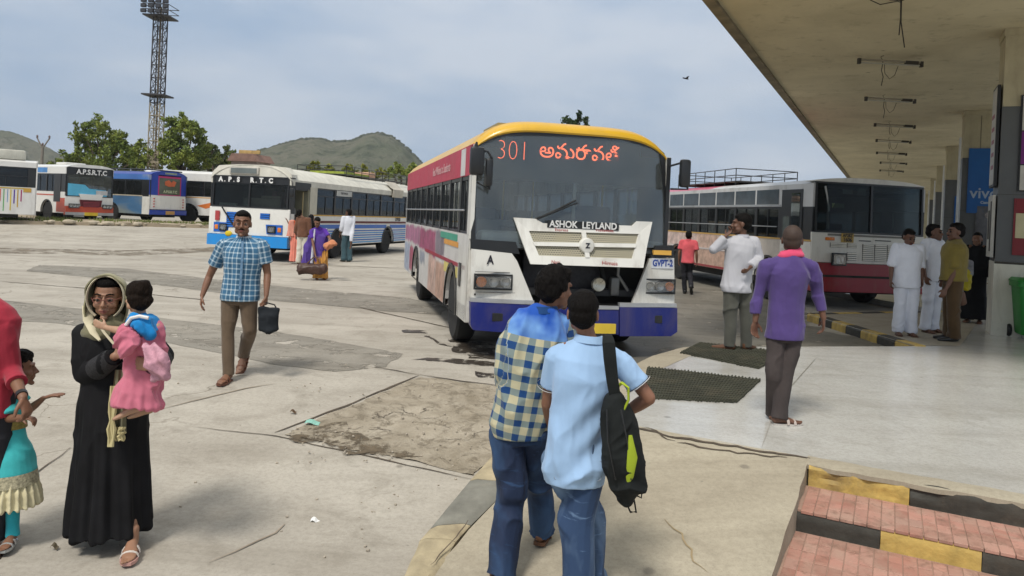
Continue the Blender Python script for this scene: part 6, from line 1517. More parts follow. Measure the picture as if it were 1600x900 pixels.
    def trousers(s, mat, name='trousers', cuff=.062, knee=.068, thigh=.092, top=1.0, amp=.007, bottom=.035, seed=0, flare=0):
        q = MB(); J = s.J; f = s.fat; lat = (J['hipL'] - J['hipR']).normalized(); pel = J['pel']
        q.tube([pel + (J['chest'] - pel) * .18, pel, (J['hipL'] + J['hipR']) / 2 - V((0, 0, .06))], [(.145 * f, .105 * f), (.158 * f, .112 * f), (.15 * f, .1 * f)], 18, True, lat)
        segs = []
        for sd in 'RL':
            h_, k_, a_ = J['hip' + sd], J['kn' + sd], J['an' + sd]; e = a_ + (a_ - k_).normalized() * (.03 if bottom < .05 else -.02)
            q.cap([h_, h_.lerp(k_, .5), k_], [thigh * f, (thigh + knee) / 2 * f, knee], 14); q.tube([k_ + (h_ - k_) * .08, k_, k_.lerp(a_, .5), a_, e], [knee, knee, (knee + cuff) / 2, cuff, cuff * (1 + flare)], 14)
            segs += [(h_, k_, lat, .08), (k_, e, lat, .06)]
        def dsp(v, n_):
            z = v[:, 2]; kn = np.exp(-((z - .5) / .12) ** 2) + 1.3 * np.exp(-((z - .1) / .09) ** 2) + .5
            return wrinkles(v, n_, amp, 6.5, seed + 1.7 + s.px * .01, (1, 1, 3)) * kn
        return skinmesh(q, name, mat, s.t, max(s.vox * 1.25, .0065), 3, dsp, segs)
    def sandals(s, m_=None, straps=True, closed=False, strapm=None):
        for sd in 'RL':
            q = MB(); heel, ball, toe, d, side, up = s.foot_shape(MB(), sd)
            m_ = m_ or m_leather
            if closed:
                q.cap([heel + up * .012, heel.lerp(ball, .5) + up * .012, ball + up * .006, toe + d * .04 + up * .004], [(.04, .036), (.042, .04), (.03, .049), (.02, .036)], 12, up); q.cap([heel + up * .05, heel + up * .01], [.038, .036], 10)
                q.build('shoe', m_, s.t, True); continue
            out = []
            for (t_, w_) in ((-.045, .02), (-.035, .034), (.02, .037), (.09, .048), (.14, .05), (.18, .04), (.205, .02)): out.append((t_, w_))
            pl = [(t_, w_) for t_, w_ in out] + [(t_, -w_) for t_, w_ in reversed(out)]
            base = heel - up * .03
            q.prism(pl, lambda a, b, e: tuple(base + d * (a + .035) + side * b + up * e), -.018, .002)
            o = q.build('sandal', m_sole if strapm is None else m_, s.t)
            if straps:
                q = MB()
                for (t_, h_) in ((.15, .036), (.09, .052)):
                    pts = [base + d * (t_ + .01) + side * (.05 * math.cos(a)) + up * (h_ * math.sin(a)) for a in [math.pi * i / 8 for i in range(9)]]
                    q.tube(pts, [(.004, .013)] * 9, 6, True, up)
                q.build('strap', strapm or m_, o, True)

def place_thing(name, px, py, Y, label, cat, rz=0, group=None, scale=1.0):
    return empty(name, P(px, py, Y), rz, label, cat, group, scale)

# ------------------------------------------------------------------ woman in black carrying a toddler
m_black_cl = cloth((.007, .007, .008), 'black_cloth', var=.4)
m_emb = M((.022, .022, .024), .7, var=.6, scale=60, bmp=.8, bscale=120, name='dark_embroidery')
m_scarf = cloth((.52, .47, .33), 'cream_scarf'); m_scarf2 = cloth((.14, .13, .075), 'olive_scarf', var=.4)
w = Person(178, 852, 429, None, 'woman in a black gown and cream headscarf with glasses carrying a toddler', 22, skincol=(.29, .155, .095), fem=True); w_ = w
w.set(head=(169, 463, -.02), neck=(170, 505, .02), chest=(174, 550, 0), pel=(178, 625, 0),
      shR=(131, 520, .0), elR=(136, 588, -.06), wrR=(180, 556, -.27), shL=(222, 516, .02), elL=(256, 556, -.06), wrL=(240, 572, -.40),
      hipR=(155, 640), hipL=(200, 640), knR=(140, 735, .12), anR=(118, 795, .34), knL=(196, 740, .02), anL=(208, 838, -.1))
w.hand = {'R': dict(dir=(.8, .05, .45), palm=(.2, .9, -.1), curl=.25, thumb=(0, 0, 1)), 'L': dict(dir=(-1, .05, .12), palm=(0, 1, -.1), curl=.4, thumb=(0, 0, 1))}
w.fd = {'R': V((.15, -1, 0)), 'L': V((.35, -1, 0))}; w.fp = {'R': .35, 'L': 0}
w.hyaw = R(14); w.hpitch = R(6)
w.bare(); w.eyes(); w.hair('short'); w.sandals(M((.5, .28, .24), .5, name='pink_sandal'), strapm=M((.6, .55, .5), .4, name='pearl_strap'))
q = MB(); J = w.J
q.tube([J['neck'] + V((0, 0, .03)), J['neck'], J['chest'].lerp(J['neck'], .6), J['chest'], J['chest'].lerp(J['pel'], .5), J['pel'], w.xz(176, 720, .0), w.xz(172, 790, .0), w.xz(172, 826, .0)],
       [(.06, .055), (.085, .07), (.185, .115), (.185, .135), (.185, .135), (.2, .155), (.215, .18), (.232, .21), (.24, .23)], 28, True, V((1, 0, 0)))
for sd in 'RL':
    sh, el, wr = J['sh' + sd], J['el' + sd], J['wr' + sd]
    q.cap([J['neck'].lerp(sh, .5), sh], [.05, .062], 10); q.cap([sh, sh.lerp(el, .4), el], [.066, .068, .064], 14); q.tube([el.lerp(sh, .05), el, el.lerp(wr, .5), wr.lerp(el, .05)], [.06, .064, .062, .05], 14)
cx_, cz_ = w.xz(174, 720, .02).x, 0
def gown(v, n_):
    z = v[:, 2]; lo = np.clip((.95 - z) / .6, 0, 1); th = np.arctan2(v[:, 1], v[:, 0] - cx_)
    return lo * (.017 * np.sin(9 * th + 3 * fbm(v * 2, 2)) + .008 * np.sin(21 * th + z * 3)) + wrinkles(v, n_, .009, 5, 2) * (1 - .6 * lo)
skinmesh(q, 'gown', m_black_cl, w.t, .0075, 3, gown)
for sd in 'RL':
    q = MB(); el, wr = J['el' + sd], J['wr' + sd]; q.tube([wr.lerp(el, .05), wr.lerp(el, .25), wr.lerp(el, .62)], [.0535, .0625, .0695], 16, False); q.build('embroidered_cuff', m_emb, w.t, True)
# headscarf: hood, wrap under the chin, long tail with tassels
s_hs = 1.0
def hood(u, v, d):
    ph = R(-152 + 304 * u); cl_ = 1 - .55 * v ** 2.2
    r_ = (.101 * s_hs + d) * cl_; x = r_ * math.sin(ph) * (1 + .08 * abs(math.sin(ph * 2))); z = (r_ * 1.27) * math.cos(ph); y = -.062 + .2 * v + .006 * math.sin(ph * 7 + v * 5)
    if abs(ph) > R(95): x *= 1 + .25 * (abs(ph) - R(95)); z -= .07 * (abs(ph) - R(95))
    return tuple(w.H(x, y + .02 * (1 - math.cos(ph)) * .5, z + .012))
q = MB(); q.sheet(44, 10, hood, .006); q.cap([w.H(0, .1, .03), w.H(0, .11, -.12)], [.06, .08], 12)
hd_ = q.build('headscarf', cloth((.26, .24, .14), 'olive_cream_scarf', var=.4, scale=9), w.t, True)
q = MB()
q.tube([w.H(.097 * math.sin(a), -.05 + .008 * math.cos(a), .014 + .122 * math.cos(a)) for a in [R(-150 + 12.5 * i) for i in range(25)]], [(.006, .019)] * 25, 8)
q.build('scarf_border', m_scarf, hd_, True)
q = MB()
nk = J['neck']
for k_, (rx, zz, yy, tr) in enumerate(((.09, .035, -.01, .03), (.115, .0, -.015, .034), (.13, -.04, -.03, .032))):
    q.tube([nk + V((rx * math.sin(a), yy - rx * .75 * math.cos(a), zz - .03 * max(0, math.cos(a)) + .02 * math.sin(2 * a + k_))) for a in [2 * math.pi * i / 22 for i in range(23)]], [(tr, tr * .7)] * 23, 8)
skinmesh(q, 'neck_wrap', m_scarf2, hd_, .007, 3, lambda v, n_: wrinkles(v, n_, .01, 9, 5))
q = MB()
q.tube([w.xz(136, 478, -.03), w.xz(138, 500, -.08), w.xz(146, 520, -.14), w.xz(156, 532, -.17)], [(.01, .028), (.01, .03), (.01, .02), (.006, .008)], 8); q.tube([w.xz(150, 500, -.12), w.xz(163, 520, -.165), w.xz(180, 540, -.175)], [(.006, .009)] * 3, 8)
q.build('scarf_border', m_scarf, hd_, True)
q = MB()
def tail(u, v, d):
    p = w.xz(188 - 6 * v + (u - .5) * (16 + 14 * v), 578 + 98 * v, -.235 + .03 * v + .012 * math.sin(u * 14) * (.4 + v)); return (p.x, p.y + d, p.z)
q.sheet(14, 10, tail, .005); q.build('scarf_tail', m_scarf2, hd_, True)
q = MB()
for i in range(9):
    u = i / 8; a = V(tail(u, .25 if i < 4 else .9, 0)) + V((-.004, -.01, 0))
    L = .36 if i < 4 else .08
    pts = [a + V((.006 * math.sin(k * 2.1 + i), -.004, -L * k / 7)) for k in range(8)]; q.tube(pts, [.006 + .005 * (k % 2) for k in range(8)], 5)
q.build('tassels', M((.5, .43, .22), .7, name='tassel'), hd_, True)
# glasses
q = MB()
for e in (-1, 1):
    q.tube([w.H(e * .034 + .021 * math.cos(a), -.098 + .003 * abs(math.cos(a)), .006 + .014 * math.sin(a)) for a in [2 * math.pi * i / 14 for i in range(15)]], .0018, 5)
    q.tube([w.H(e * .055, -.096, .01), w.H(e * .072, -.06, .01), w.H(e * .078, .01, .008)], .0018, 5)
q.tube([w.H(-.013, -.1, .009), w.H(.013, -.1, .009)], .0018, 5)
q.build('spectacles', M((.25, .1, .08), .3, name='spectacle_frame'), w.t, True)

# toddler (carried, a person of its own)
td = Person(222, 645, 440, None, 'toddler in a pink dress with blue collar carried on the woman\'s arm', 205, skincol=(.4, .24, .155), head_s=1.0, depth=w.Y - .27, vox=.0065, unit=1.05)
td.set(head=(214, 468, 0), neck=(220, 500, .02), chest=(226, 530, .0), pel=(222, 590, .0), shL=(207, 506, -.02), elL=(193, 518, -.06), wrL=(166, 512, -.02), shR=(246, 512, .0), elR=(246, 540, .08), wrR=(236, 555, .1),
       hipR=(232, 595), hipL=(212, 595), knR=(236, 612, .05), anR=(228, 634, .1), knL=(210, 606, -.06), anL=(208, 632, -.06))
td.hand = {'L': dict(dir=(-1, .0, .35), palm=(0, 1, 0), curl=.12, thumb=(.1, 0, 1), size=.8)}
td.fd = {'R': V((-1, .2, 0)), 'L': V((-1, -.15, 0))}; td.fp = {'R': .3, 'L': .35}
td.hyaw = R(232); td.hpitch = R(5)
td.bare(arm=.85, toes=False); td.hair('curly', mat=hairmat((.012, .008, .006)))
m_pinkc = check((.52, .16, .22), (.5, .3, .33), (.42, .1, .17), .03, .3, 'pink_striped_cloth', False)
m_pink = cloth((.52, .15, .21), 'pink_cloth')
q = MB(); J = td.J; 
q.tube([J['neck'] - V((0, 0, .02)), J['neck'].lerp(J['chest'], .5), J['chest'], J['pel'], td.xz(216, 612, -.02), td.xz(214, 632, -.02)], [(.07, .06), (.12, .09), (.135, .11), (.135, .12), (.155, .14), (.18, .15)], 24, True, V((1, 0, 0)))
q.cap([td.xz(205, 512, -.04), td.xz(196, 535, -.2), td.xz(200, 548, -.2)], [.05, .075, .05], 12); q.cap([J['shR'], td.xz(248, 535, .03), td.xz(250, 555, .02)], [.05, .055, .04], 10)
skinmesh(q, 'dress', m_pink, td.t, .008, 3, lambda v, n_: wrinkles(v, n_, .02, 9, 4, (2.4, 2.4, .8)) + .008 * np.sin(14 * np.arctan2(v[:, 1], v[:, 0])) * np.clip(.35 - v[:, 2], 0, .35) * 3)
q = MB(); q.tube([td.xz(232, 540, -.22), td.xz(244, 565, -.26), td.xz(252, 590, -.22)], [(.02, .055), (.025, .07), (.014, .055)], 12, True, V((0, 1, 0))); skinmesh(q, 'dress_fold', M((.52, .27, .33), .8, var=.35, scale=26, name='pale_pink'), td.t, .008, 2, lambda v, n_: wrinkles(v, n_, .02, 9, 4, (1, 1, .6)))
q = MB(); q.tube([td.xz(216, 498, -.03), td.xz(230, 505, -.05), td.xz(244, 520, -.04)], [(.045, .1), (.055, .115), (.035, .085)], 14, True, V((0, 0, 1))); skinmesh(q, 'blue_yoke', cloth((.01, .2, .5), 'bright_blue'), td.t, .008, 3, lambda v, n_: wrinkles(v, n_, .02, 9, 4))
q = MB(); q.tube([td.xz(197, 508, -.16), td.xz(205, 497, -.17), td.xz(218, 494, -.16), td.xz(232, 497, -.15)], [(.014, .016)] * 4, 8); q.build('white_trim', M((.7, .68, .66), .7, name='white_trim'), td.t, True)

# ------------------------------------------------------------------ man in red shirt and the girl (left edge)
m_redc = cloth((.3, .022, .04), 'red_cloth')
rm = Person(-42, 862, 398, None, 'man in a red shirt cut by the left edge, holding a girl\'s hand', 25, skincol=SK)
rm.set(shL=(6, 515, 0), elL=(18, 578, .02), wrL=(36, 622, -.14), head=(-50, 435, 0))
rm.hand = {'L': dict(dir=(.42, -.1, -.9), palm=(-1, .1, -.3), curl=.55, thumb=(0, -1, 0))}
rm.bare(); rm.hair('thick'); rm.sandals()
rm.shirt(m_redc, .78, {'R': .6, 'L': 1.5}, 1.05, cuff=.062, amp=.01); rm.trousers(cloth((.03, .03, .035), 'dark_trouser'))
q = MB(); a, b_ = rm.J['wrL'], rm.J['elL']; q.tube([a.lerp(b_, .08), a.lerp(b_, .17)], .031, 12); q.build('wrist_watch', m_blkp, rm.t, True)
gr = Person(12, 852, 548, None, 'girl in a turquoise dress with a cream frill held by the man in red', 60, skincol=SK, head_s=1.28, vox=.0075)
gr.set(head=(30, 578, .05), neck=(20, 605, .02), chest=(14, 635, 0), pel=(10, 690, 0), shR=(0, 618, -.06), elR=(14, 654, -.14), wrR=(36, 652, -.2), shL=(28, 620, .08), elL=(46, 640, .1), wrL=(68, 622, .06),
       hipR=(3, 700), hipL=(20, 700), knR=(2, 765, .1), anR=(0, 800, .26), knL=(20, 770, -.02), anL=(20, 832, -.04))
gr.hand = {'R': dict(dir=(1, -.1, -.05), palm=(0, 0, -1), curl=.45), 'L': dict(dir=(1, .0, .35), palm=(0, 0, -1), curl=.12, thumb=(-.1, 0, 1), size=1.15)}
gr.fd = {'R': V((.6, -.8, 0)), 'L': V((.25, -1, 0))}; gr.hyaw = R(120)
gr.bare(arm=.95); gr.hair('thick')
m_turq = cloth((.05, .42, .43), 'turquoise'); q = MB(); J = gr.J
q.tube([J['neck'], J['chest'], gr.xz(12, 660, 0), J['pel'], gr.xz(12, 715, 0), gr.xz(12, 752, 0)], [(.08, .07), (.155, .12), (.14, .11), (.175, .14), (.2, .17), (.235, .2)], 22, True, V((1, 0, 0)))
for sd, e in (('R', .9), ('L', .55)): q.tube([J['sh' + sd].lerp(J['el' + sd], -.2), J['sh' + sd], J['sh' + sd].lerp(J['el' + sd], e)], [.05, .075, .08], 12)
skinmesh(q, 'dress', m_turq, gr.t, .011, 3, lambda v, n_: wrinkles(v, n_, .016, 6, 1, (2.2, 2.2, .8)))
gold = M((.28, .22, .05), .5, var=.5, scale=60, bmp=.6, bscale=100, name='gold_band')
q = MB(); q.tube([gr.xz(12, 655, 0), gr.xz(12, 668, 0)], [(.15, .12), (.157, .127)], 24, False); q.build('waist_band', gold, gr.t, True)
q = MB(); q.tube([gr.xz(12, 735, 0), gr.xz(12, 754, 0)], [(.232, .2), (.246, .212)], 30, False); q.build('skirt_band', M((.42, .38, .25), .6, var=.6, scale=50, name='sequin_band'), gr.t, True)
q = MB(); q.tube([gr.xz(12, 748, 0), gr.xz(12, 768, 0), gr.xz(12, 788, 0)], [(.22, .19), (.25, .215), (.265, .23)], 40, True, V((1, 0, 0))); skinmesh(q, 'frill', cloth((.58, .52, .33), 'cream_net'), gr.t, .009, 1, lambda v, n_: .016 * np.sin(24 * np.arctan2(v[:, 1], v[:, 0])) + .02 * (fbm(v * 20, 2) - .5))
gr.trousers(cloth((.03, .36, .42), 'turquoise_legging'), cuff=.05, knee=.062, thigh=.075, amp=.008); gr.sandals(M((.4, .42, .42), .3, metal=.5, name='silver_shoe'), strapm=M((.5, .5, .48), .3, metal=.4, name='silver_strap'))

# ------------------------------------------------------------------ man in the blue checked shirt with a black bag
ma = Person(366, 592, 327, None, 'man in a blue checked short sleeved shirt and brown trousers carrying a black bag', 3, fat=1.06)
ma.set(head=(379, 346, -.02), neck=(381, 372, .02), shR=(349, 384, .01), elR=(327, 432, .06), wrR=(316, 462, -.02), shL=(410, 384, .01), elL=(418, 428, .05), wrL=(416, 462, -.04),
       chest=(380, 408, 0), pel=(375, 455, 0), hipR=(361, 466), hipL=(388, 466), knR=(356, 520, -.05), anR=(357, 582, -.1), knL=(390, 515, -.02), anL=(381, 552, .3))
ma.hand = {'R': dict(dir=(-.05, -.1, -1), palm=(1, .4, 0), curl=.25), 'L': dict(dir=(0, 0, -1), palm=(-1, 0, 0), curl=.75)}
ma.fp = {'R': 0, 'L': .7}; ma.hyaw = R(16); ma.fd['R'] = V((-.05, -1, 0)); ma.fd['L'] = V((.0, -1, 0))
ma.bare(); ma.eyes(); ma.moustache(); ma.hair('short', .99); ma.sandals(M((.13, .05, .03), .5, name='red_brown_leather'), strapm=M((.14, .055, .03), .5, name='red_brown_leather'))
ma.shirt(check((.045, .14, .25), (.5, .56, .6), (.22, .33, .42), .052, .26, 'blue_check'), .84, .62, 1.06, amp=.008)
ma.trousers(cloth((.115, .08, .052), 'brown_trouser'), cuff=.06, knee=.066, thigh=.09)
q = MB(); J = ma.J; fr = lambda px, py, y: ma.xz(px, py, y)
q.tube([fr(379, 377, -.1), fr(379, 395, -.135), fr(377, 425, -.15), fr(375, 452, -.15), fr(374, 466, -.145)], [(.012, .004)] * 5, 6, True, V((1, 0, 0))); q.build('placket', M((.12, .22, .34), .8, var=.4, scale=30, name='placket'), ma.t, True)
bg = place_thing('hand_bag', 419, 518, ma.Y - .06, 'small black cloth bag hanging from the checked man\'s hand', 'bag', R(10))
q = MB(); q.tube([(0, 0, 0), (0, 0, .02), (-.005, 0, .14), (.0, 0, .24)], [(.085, .05), (.1, .062), (.105, .06), (.1, .03)], 20, True, V((1, 0, 0)))
skinmesh(q, 'bag_body', cloth((.015, .018, .022), 'black_canvas'), bg, .007, 2, lambda v, n_: wrinkles(v, n_, .012, 9, 1))
q = MB(); hx = (P(416, 466, ma.Y - .06) - bg.location); q.tube([(-.07, .0, .22), (-.045, 0, .28), (hx.x - .01, 0, hx.z - .045), (hx.x + .01, 0, hx.z - .045), (.05, 0, .27), (.075, 0, .22)], .007, 6); q.build('bag_handle', m_blkp, bg, True)

# ------------------------------------------------------------------ the two boys seen from behind
b1y = Person(812, 908, 412, None, 'young man in a blue and cream plaid shirt and dark jeans seen from behind', 180, fat=.93, head_s=1.0, skincol=SK, vox=.0058)
b1y.set(head=(868, 446, .02), neck=(850, 486, .0), chest=(829, 545, -.02), pel=(815, 655, 0), shL=(806, 512, .02), elL=(786, 583, -.04), wrL=(806, 612, .2), shR=(882, 512, .06), elR=(888, 600, .1), wrR=(872, 640, .3),
        hipL=(792, 672), hipR=(838, 672), knL=(798, 785, .02), anL=(783, 890, -.1), knR=(843, 762, .2), anR=(846, 824, .3))
b1y.fd = {'L': V((-.1, 1, 0)), 'R': V((.25, 1, 0))}; b1y.fp = {'L': 0, 'R': .1}; b1y.hyaw = R(128); b1y.hroll = R(-6)
b1y.bare(); b1y.hair('thick'); b1y.sandals(m_leather, strapm=m_leather)
b1y.shirt(check((.50, .46, .30), (.008, .05, .17), (.2, .25, .24), .078, .46, 'plaid', False, (.015, .085, .42), .80, (.2, .4, .7)), .845, 1.95, .98, amp=.02, w={'depth': 1.05}, cuff=.05)
dj = jeans((.006, .018, .055), (.03, .08, .18)); b1y.trousers(dj, cuff=.075, knee=.075, thigh=.098, amp=.014, flare=.1)
b2y = Person(906, 958, 450, None, 'young man in a light blue polo shirt and faded jeans seen from behind', 180, fat=.93, head_s=1.02, skincol=(.24, .115, .07), vox=.0058)
b2y.set(head=(911, 488, .0), neck=(920, 532, -.02), chest=(912, 590, -.03), pel=(900, 700, 0), shL=(868, 556, .0), elL=(856, 630, .1), wrL=(866, 680, .3), shR=(972, 566, .0), elR=(1014, 622, -.02), wrR=(972, 648, .16),
        hipL=(876, 715), hipR=(924, 715), knL=(925, 810, .12), anL=(915, 935, .2), knR=(905, 815, -.02), anR=(903, 945, -.05))
b2y.hand = {'R': dict(dir=(-.7, .5, .35), palm=(0, .5, -1), curl=.7)}
b2y.fd = {'L': V((-.1, 1, 0)), 'R': V((.1, 1, 0))}; b2y.hyaw = R(172); b2y.hpitch = R(-4)
b2y.bare(); b2y.hair('short', 1.02, rough=.008); b2y.sandals(m_leather, strapm=m_leather)
m_lb = cloth((.30, .45, .66), 'light_blue_jersey', var=.06, weave=.15)
def drag(v):
    x, z = v[:, 0], v[:, 2]; t_ = (z - .85) * 1.0 - (x - .1) * .9
    return .012 * np.sin(t_ * 34 + 2.5 * fbm(v * 3, 2)) * np.exp(-((z - .95) / .22) ** 2) * np.clip((x + .18) * 4, .15, 1)
b2y.shirt(m_lb, .755, .62, 1.03, amp=.011, flare=-.008, fn=drag, collar=True, w={'depth': 1.05})
q = MB(); J = b2y.J
for (a, b_, m_) in ((.585, .60, m_nvy), (.605, .618, M((.7, .7, .7), .7, name='white_trim'))):
    q = MB(); sh, el = J['shR'], J['elR']; q.tube([sh.lerp(el, a), sh.lerp(el, b_)], .0735, 20, False); q.build('sleeve_stripe', m_, b2y.t, True)
    q = MB(); sh, el = J['shL'], J['elL']; q.tube([sh.lerp(el, a), sh.lerp(el, b_)], .0735, 20, False); q.build('sleeve_stripe', m_, b2y.t, True)
b2y.trousers(jeans((.02, .05, .12), (.16, .25, .38), 'faded_denim'), cuff=.088, knee=.088, thigh=.105, amp=.017, flare=.1)
q = MB()
for sd in 'RL':
    h_, k_ = J['hip' + sd], J['kn' + sd]; c = h_.lerp(k_, .05) + V((0, -.098 if True else 0, -.02)); 
    q.tube([c + V((-.045, .006, .05)), c + V((-.045, 0, -.04)), c + V((0, -.004, -.065)), c + V((.045, 0, -.04)), c + V((.045, .006, .05)), c + V((-.045, .006, .05))], .0022, 4)
q.build('pocket_stitching', M((.25, .3, .36), .8, name='stitch'), b2y.t)
q = MB(); wr, el = J['wrR'], J['elR']; q.tube([wr.lerp(el, .06), wr.lerp(el, .18)], .03, 12); q.build('wrist_watch', m_silver, b2y.t, True)
# backpack
BPY = b2y.Y - .185
bp = place_thing('backpack', 975, 800, BPY, 'black backpack with lime green panels hanging from the light blue shirted youth\'s shoulder', 'backpack', R(0))
B_ = lambda px, py, y=0.0: P(px, py, BPY + y) - V(bp.location)
m_bp = cloth((.011, .013, .013), 'black_nylon', var=.4, weave=.5); m_lime = M((.33, .42, .02), .55, name='lime_panel')
q = MB(); q.cap([B_(962, 625), B_(968, 660), B_(974, 715), B_(978, 760), B_(977, 778)], [(.05, .05), (.08, .095), (.098, .115), (.085, .1), (.045, .06)], 18, V((1, 0, 0)))
skinmesh(q, 'pack_body', m_bp, bp, .006, 2, lambda v, n_: wrinkles(v, n_, .012, 10, 1, (1.5, 1.5, .7)))
q = MB(); q.tube([B_(985, 680, -.118), B_(988, 715, -.126), B_(984, 745, -.11), B_(981, 757, -.1)], [(.008, .003), (.024, .006), (.018, .005), (.004, .003)], 10, True, V((1, 0, 0))); q.build('lime_panel', m_lime, bp, True)
q = MB(); q.tube([B_(964, 605, .0), B_(972, 598, -.03), B_(982, 606, -.05), B_(982, 625, -.05), B_(974, 642, -.05), B_(968, 644, -.06)], [(.006, .013)] * 6, 8); q.build('lime_loop', m_lime, bp, True)
q = MB(); q.tube([B_(950, 523, .12), B_(950, 527, .02), B_(951, 536, -.03), B_(953, 560, -.035), B_(957, 595, -.03), B_(962, 625, -.02)], [(.02, .006), (.026, .006), (.03, .006), (.03, .006), (.028, .006), (.026, .006)], 8, True, V((1, 0, 0))); q.build('shoulder_strap', m_bp, bp, True)
q = MB(); q.tube([B_(974, 775), B_(985, 800), B_(994, 800), B_(991, 782), B_(984, 770)], [(.004, .012)] * 5, 8); q.build('lower_strap', m_bp, bp, True)
for (pts) in ([(1001, 700), (1005, 712), (1008, 728)], [(1000, 735), (1006, 746), (1010, 755)], [(993, 750), (990, 768), (996, 775), (1002, 778), (1003, 770), (996, 762)]):
    q = MB(); q.tube([B_(a, b_, -.03) for a, b_ in pts], .004, 6); q.build('zip_pull', m_blkp, bp, True)
for zz in (0, 1):
    q = MB(); q.tube([B_(948 + zz * 22, 640, -.1), B_(950 + zz * 30, 690, -.125), B_(962 + zz * 24, 750, -.11)], .0035, 5); q.build('seam_piping', m_blkp, bp, True)

# ------------------------------------------------------------------ man in the purple shirt
pm = Person(1222, 660, 348, .14, 'man in a purple shirt with a pink scarf walking away across the platform', 170, fat=.93, skincol=SKD)
pm.set(head=(1238, 374, .03), neck=(1236, 400, .0), chest=(1230, 440, -.0), pel=(1226, 505, 0), shL=(1196, 418, .0), elL=(1185, 462, .03), wrL=(1180, 502, .0), shR=(1268, 418, 0), elR=(1278, 458, .04), wrR=(1287, 498, .0),
       hipL=(1213, 522), hipR=(1240, 522), knL=(1210, 588, -.06), anL=(1208, 643, .1), knR=(1226, 590, -.05), anR=(1217, 648, -.08))
pm.fd = {'L': V((.4, .8, 0)), 'R': V((1, .1, 0))}; pm.hyaw = R(160); pm.hpitch = R(-14)
pm.hand = {'L': dict(dir=(-.05, .1, -1), palm=(.4, -1, 0), curl=.35), 'R': dict(dir=(.1, .2, -1), palm=(-1, .3, 0), curl=.3)}
pm.bare(); pm.hair('shaved', mat=M((.05, .03, .022), .7, var=.3, scale=20, name='cropped_hair')); pm.sandals(M((.45, .42, .38), .6, name='pale_slipper'), strapm=M((.4, .34, .3), .6, name='pale_strap'))
pm.shirt(cloth((.072, .047, .165), 'purple_cloth', var=.12), .80, 1.72, 1.03, amp=.013, cuff=.048, w={'depth': 1.1})
pm.trousers(cloth((.055, .045, .043), 'dark_brown_trouser'), cuff=.068, knee=.07, thigh=.088, amp=.008)
q = MB(); nk = pm.J['neck']
for k_, (rx, zz, tr) in enumerate(((.078, .03, .026), (.1, -.002, .022))):
    q.tube([nk + V((rx * math.sin(a), .01 - rx * .7 * math.cos(a), zz + .02 * math.sin(a + k_))) for a in [2 * math.pi * i / 20 for i in range(21)]], [(tr, tr * .6)] * 21, 8)
skinmesh(q, 'scarf', cloth((.62, .07, .15), 'pink_scarf'), pm.t, .008, 3, lambda v, n_: wrinkles(v, n_, .01, 9, 5))

# ------------------------------------------------------------------ man in white shirt, hand to his face
dm = Person(1152, 547, 332, .145, 'man in a pale grey shirt with a hand to his face on the far mat', 190, skincol=SKD)
dm.set(head=(1158, 350, .0), neck=(1160, 370, .0), chest=(1156, 392, 0), pel=(1152, 440, 0), shL=(1139, 377, .0), elL=(1114, 390, -.04), wrL=(1134, 369, -.06), shR=(1178, 378, 0), elR=(1187, 402, .02), wrR=(1172, 418, -.14),
       hipL=(1143, 446), hipR=(1164, 446), knL=(1142, 495, .0), anL=(1140, 538, -.02), knR=(1166, 495, .02), anR=(1166, 538, .04))
dm.hand = {'L': dict(dir=(.6, .2, .6), palm=(0, 0, 1), curl=.5)}; dm.hyaw = R(255); dm.fd = {'L': V((-.8, .5, 0)), 'R': V((.6, .6, 0))}
dm.bare(); dm.hair('short', 1.05); dm.sandals(m_leather, closed=True)
dm.shirt(check((.5, .5, .52), (.42, .42, .46), (.46, .46, .5), .012, .3, 'fine_grey_check', False), .80, 1.9, 1.1, amp=.011)
dm.trousers(cloth((.075, .075, .062), 'grey_trouser'), cuff=.075, knee=.08, thigh=.1, amp=.008)

# ------------------------------------------------------------------ men in white, khaki man, woman in black on the island
m_w = cloth((.66, .68, .74), 'white_cotton', var=.05)
m1 = Person(1413, 524, 357, .145, 'stout man in a white shirt and white trousers looking down, left of the standing group', -8, fat=1.12, skincol=SKD)
m1.set(elR=(1393, 412, .02), wrR=(1392, 438, -.02), elL=(1440, 410, .02), wrL=(1441, 438, -.08)); m1.hpitch = R(22); m1.hyaw = R(8)
m1.bare(); m1.eyes(False); m1.moustache(); m1.hair('short'); m1.sandals(m_leather, strapm=m_leather)
m1.shirt(m_w, .76, {'R': 1.15, 'L': 1.35}, 1.12, amp=.011); m1.trousers(m_w, cuff=.085, knee=.09, thigh=.1, amp=.008)
kx = place_thing('crumpled_cloth', 1434, 447, m1.Y - .1, 'small white crumpled cloth in the stout man\'s hand', 'cloth'); q = MB(); q.ball((0, 0, 0), (.05, .03, .035), 10, 8); q.build('cloth_ball', m_w, kx, True)
m2 = Person(1453, 519, 349, .145, 'taller man in a white shirt standing between the stout man and the khaki man', 25, skincol=SKD)
m2.hyaw = R(50); m2.bare(); m2.eyes(False); m2.hair('short'); m2.sandals(m_leather, strapm=m_leather); m2.shirt(m_w, .8, .9, 1.05, amp=.009); m2.trousers(m_w, cuff=.08, knee=.08, thigh=.095)
m3 = Person(1485, 532, 347, .145, 'man in a khaki shirt and brown trousers seen from his side', -105, fat=1.1, skincol=SKD)
m3.set(shL=(1494, 387, -.12), elL=(1492, 425, -.14), wrL=(1478, 452, -.16)); m3.hyaw = R(-95)
m3.bare(); m3.eyes(False); m3.moustache(); m3.hair('short', 1.03); m3.sandals(m_blkp, closed=True)
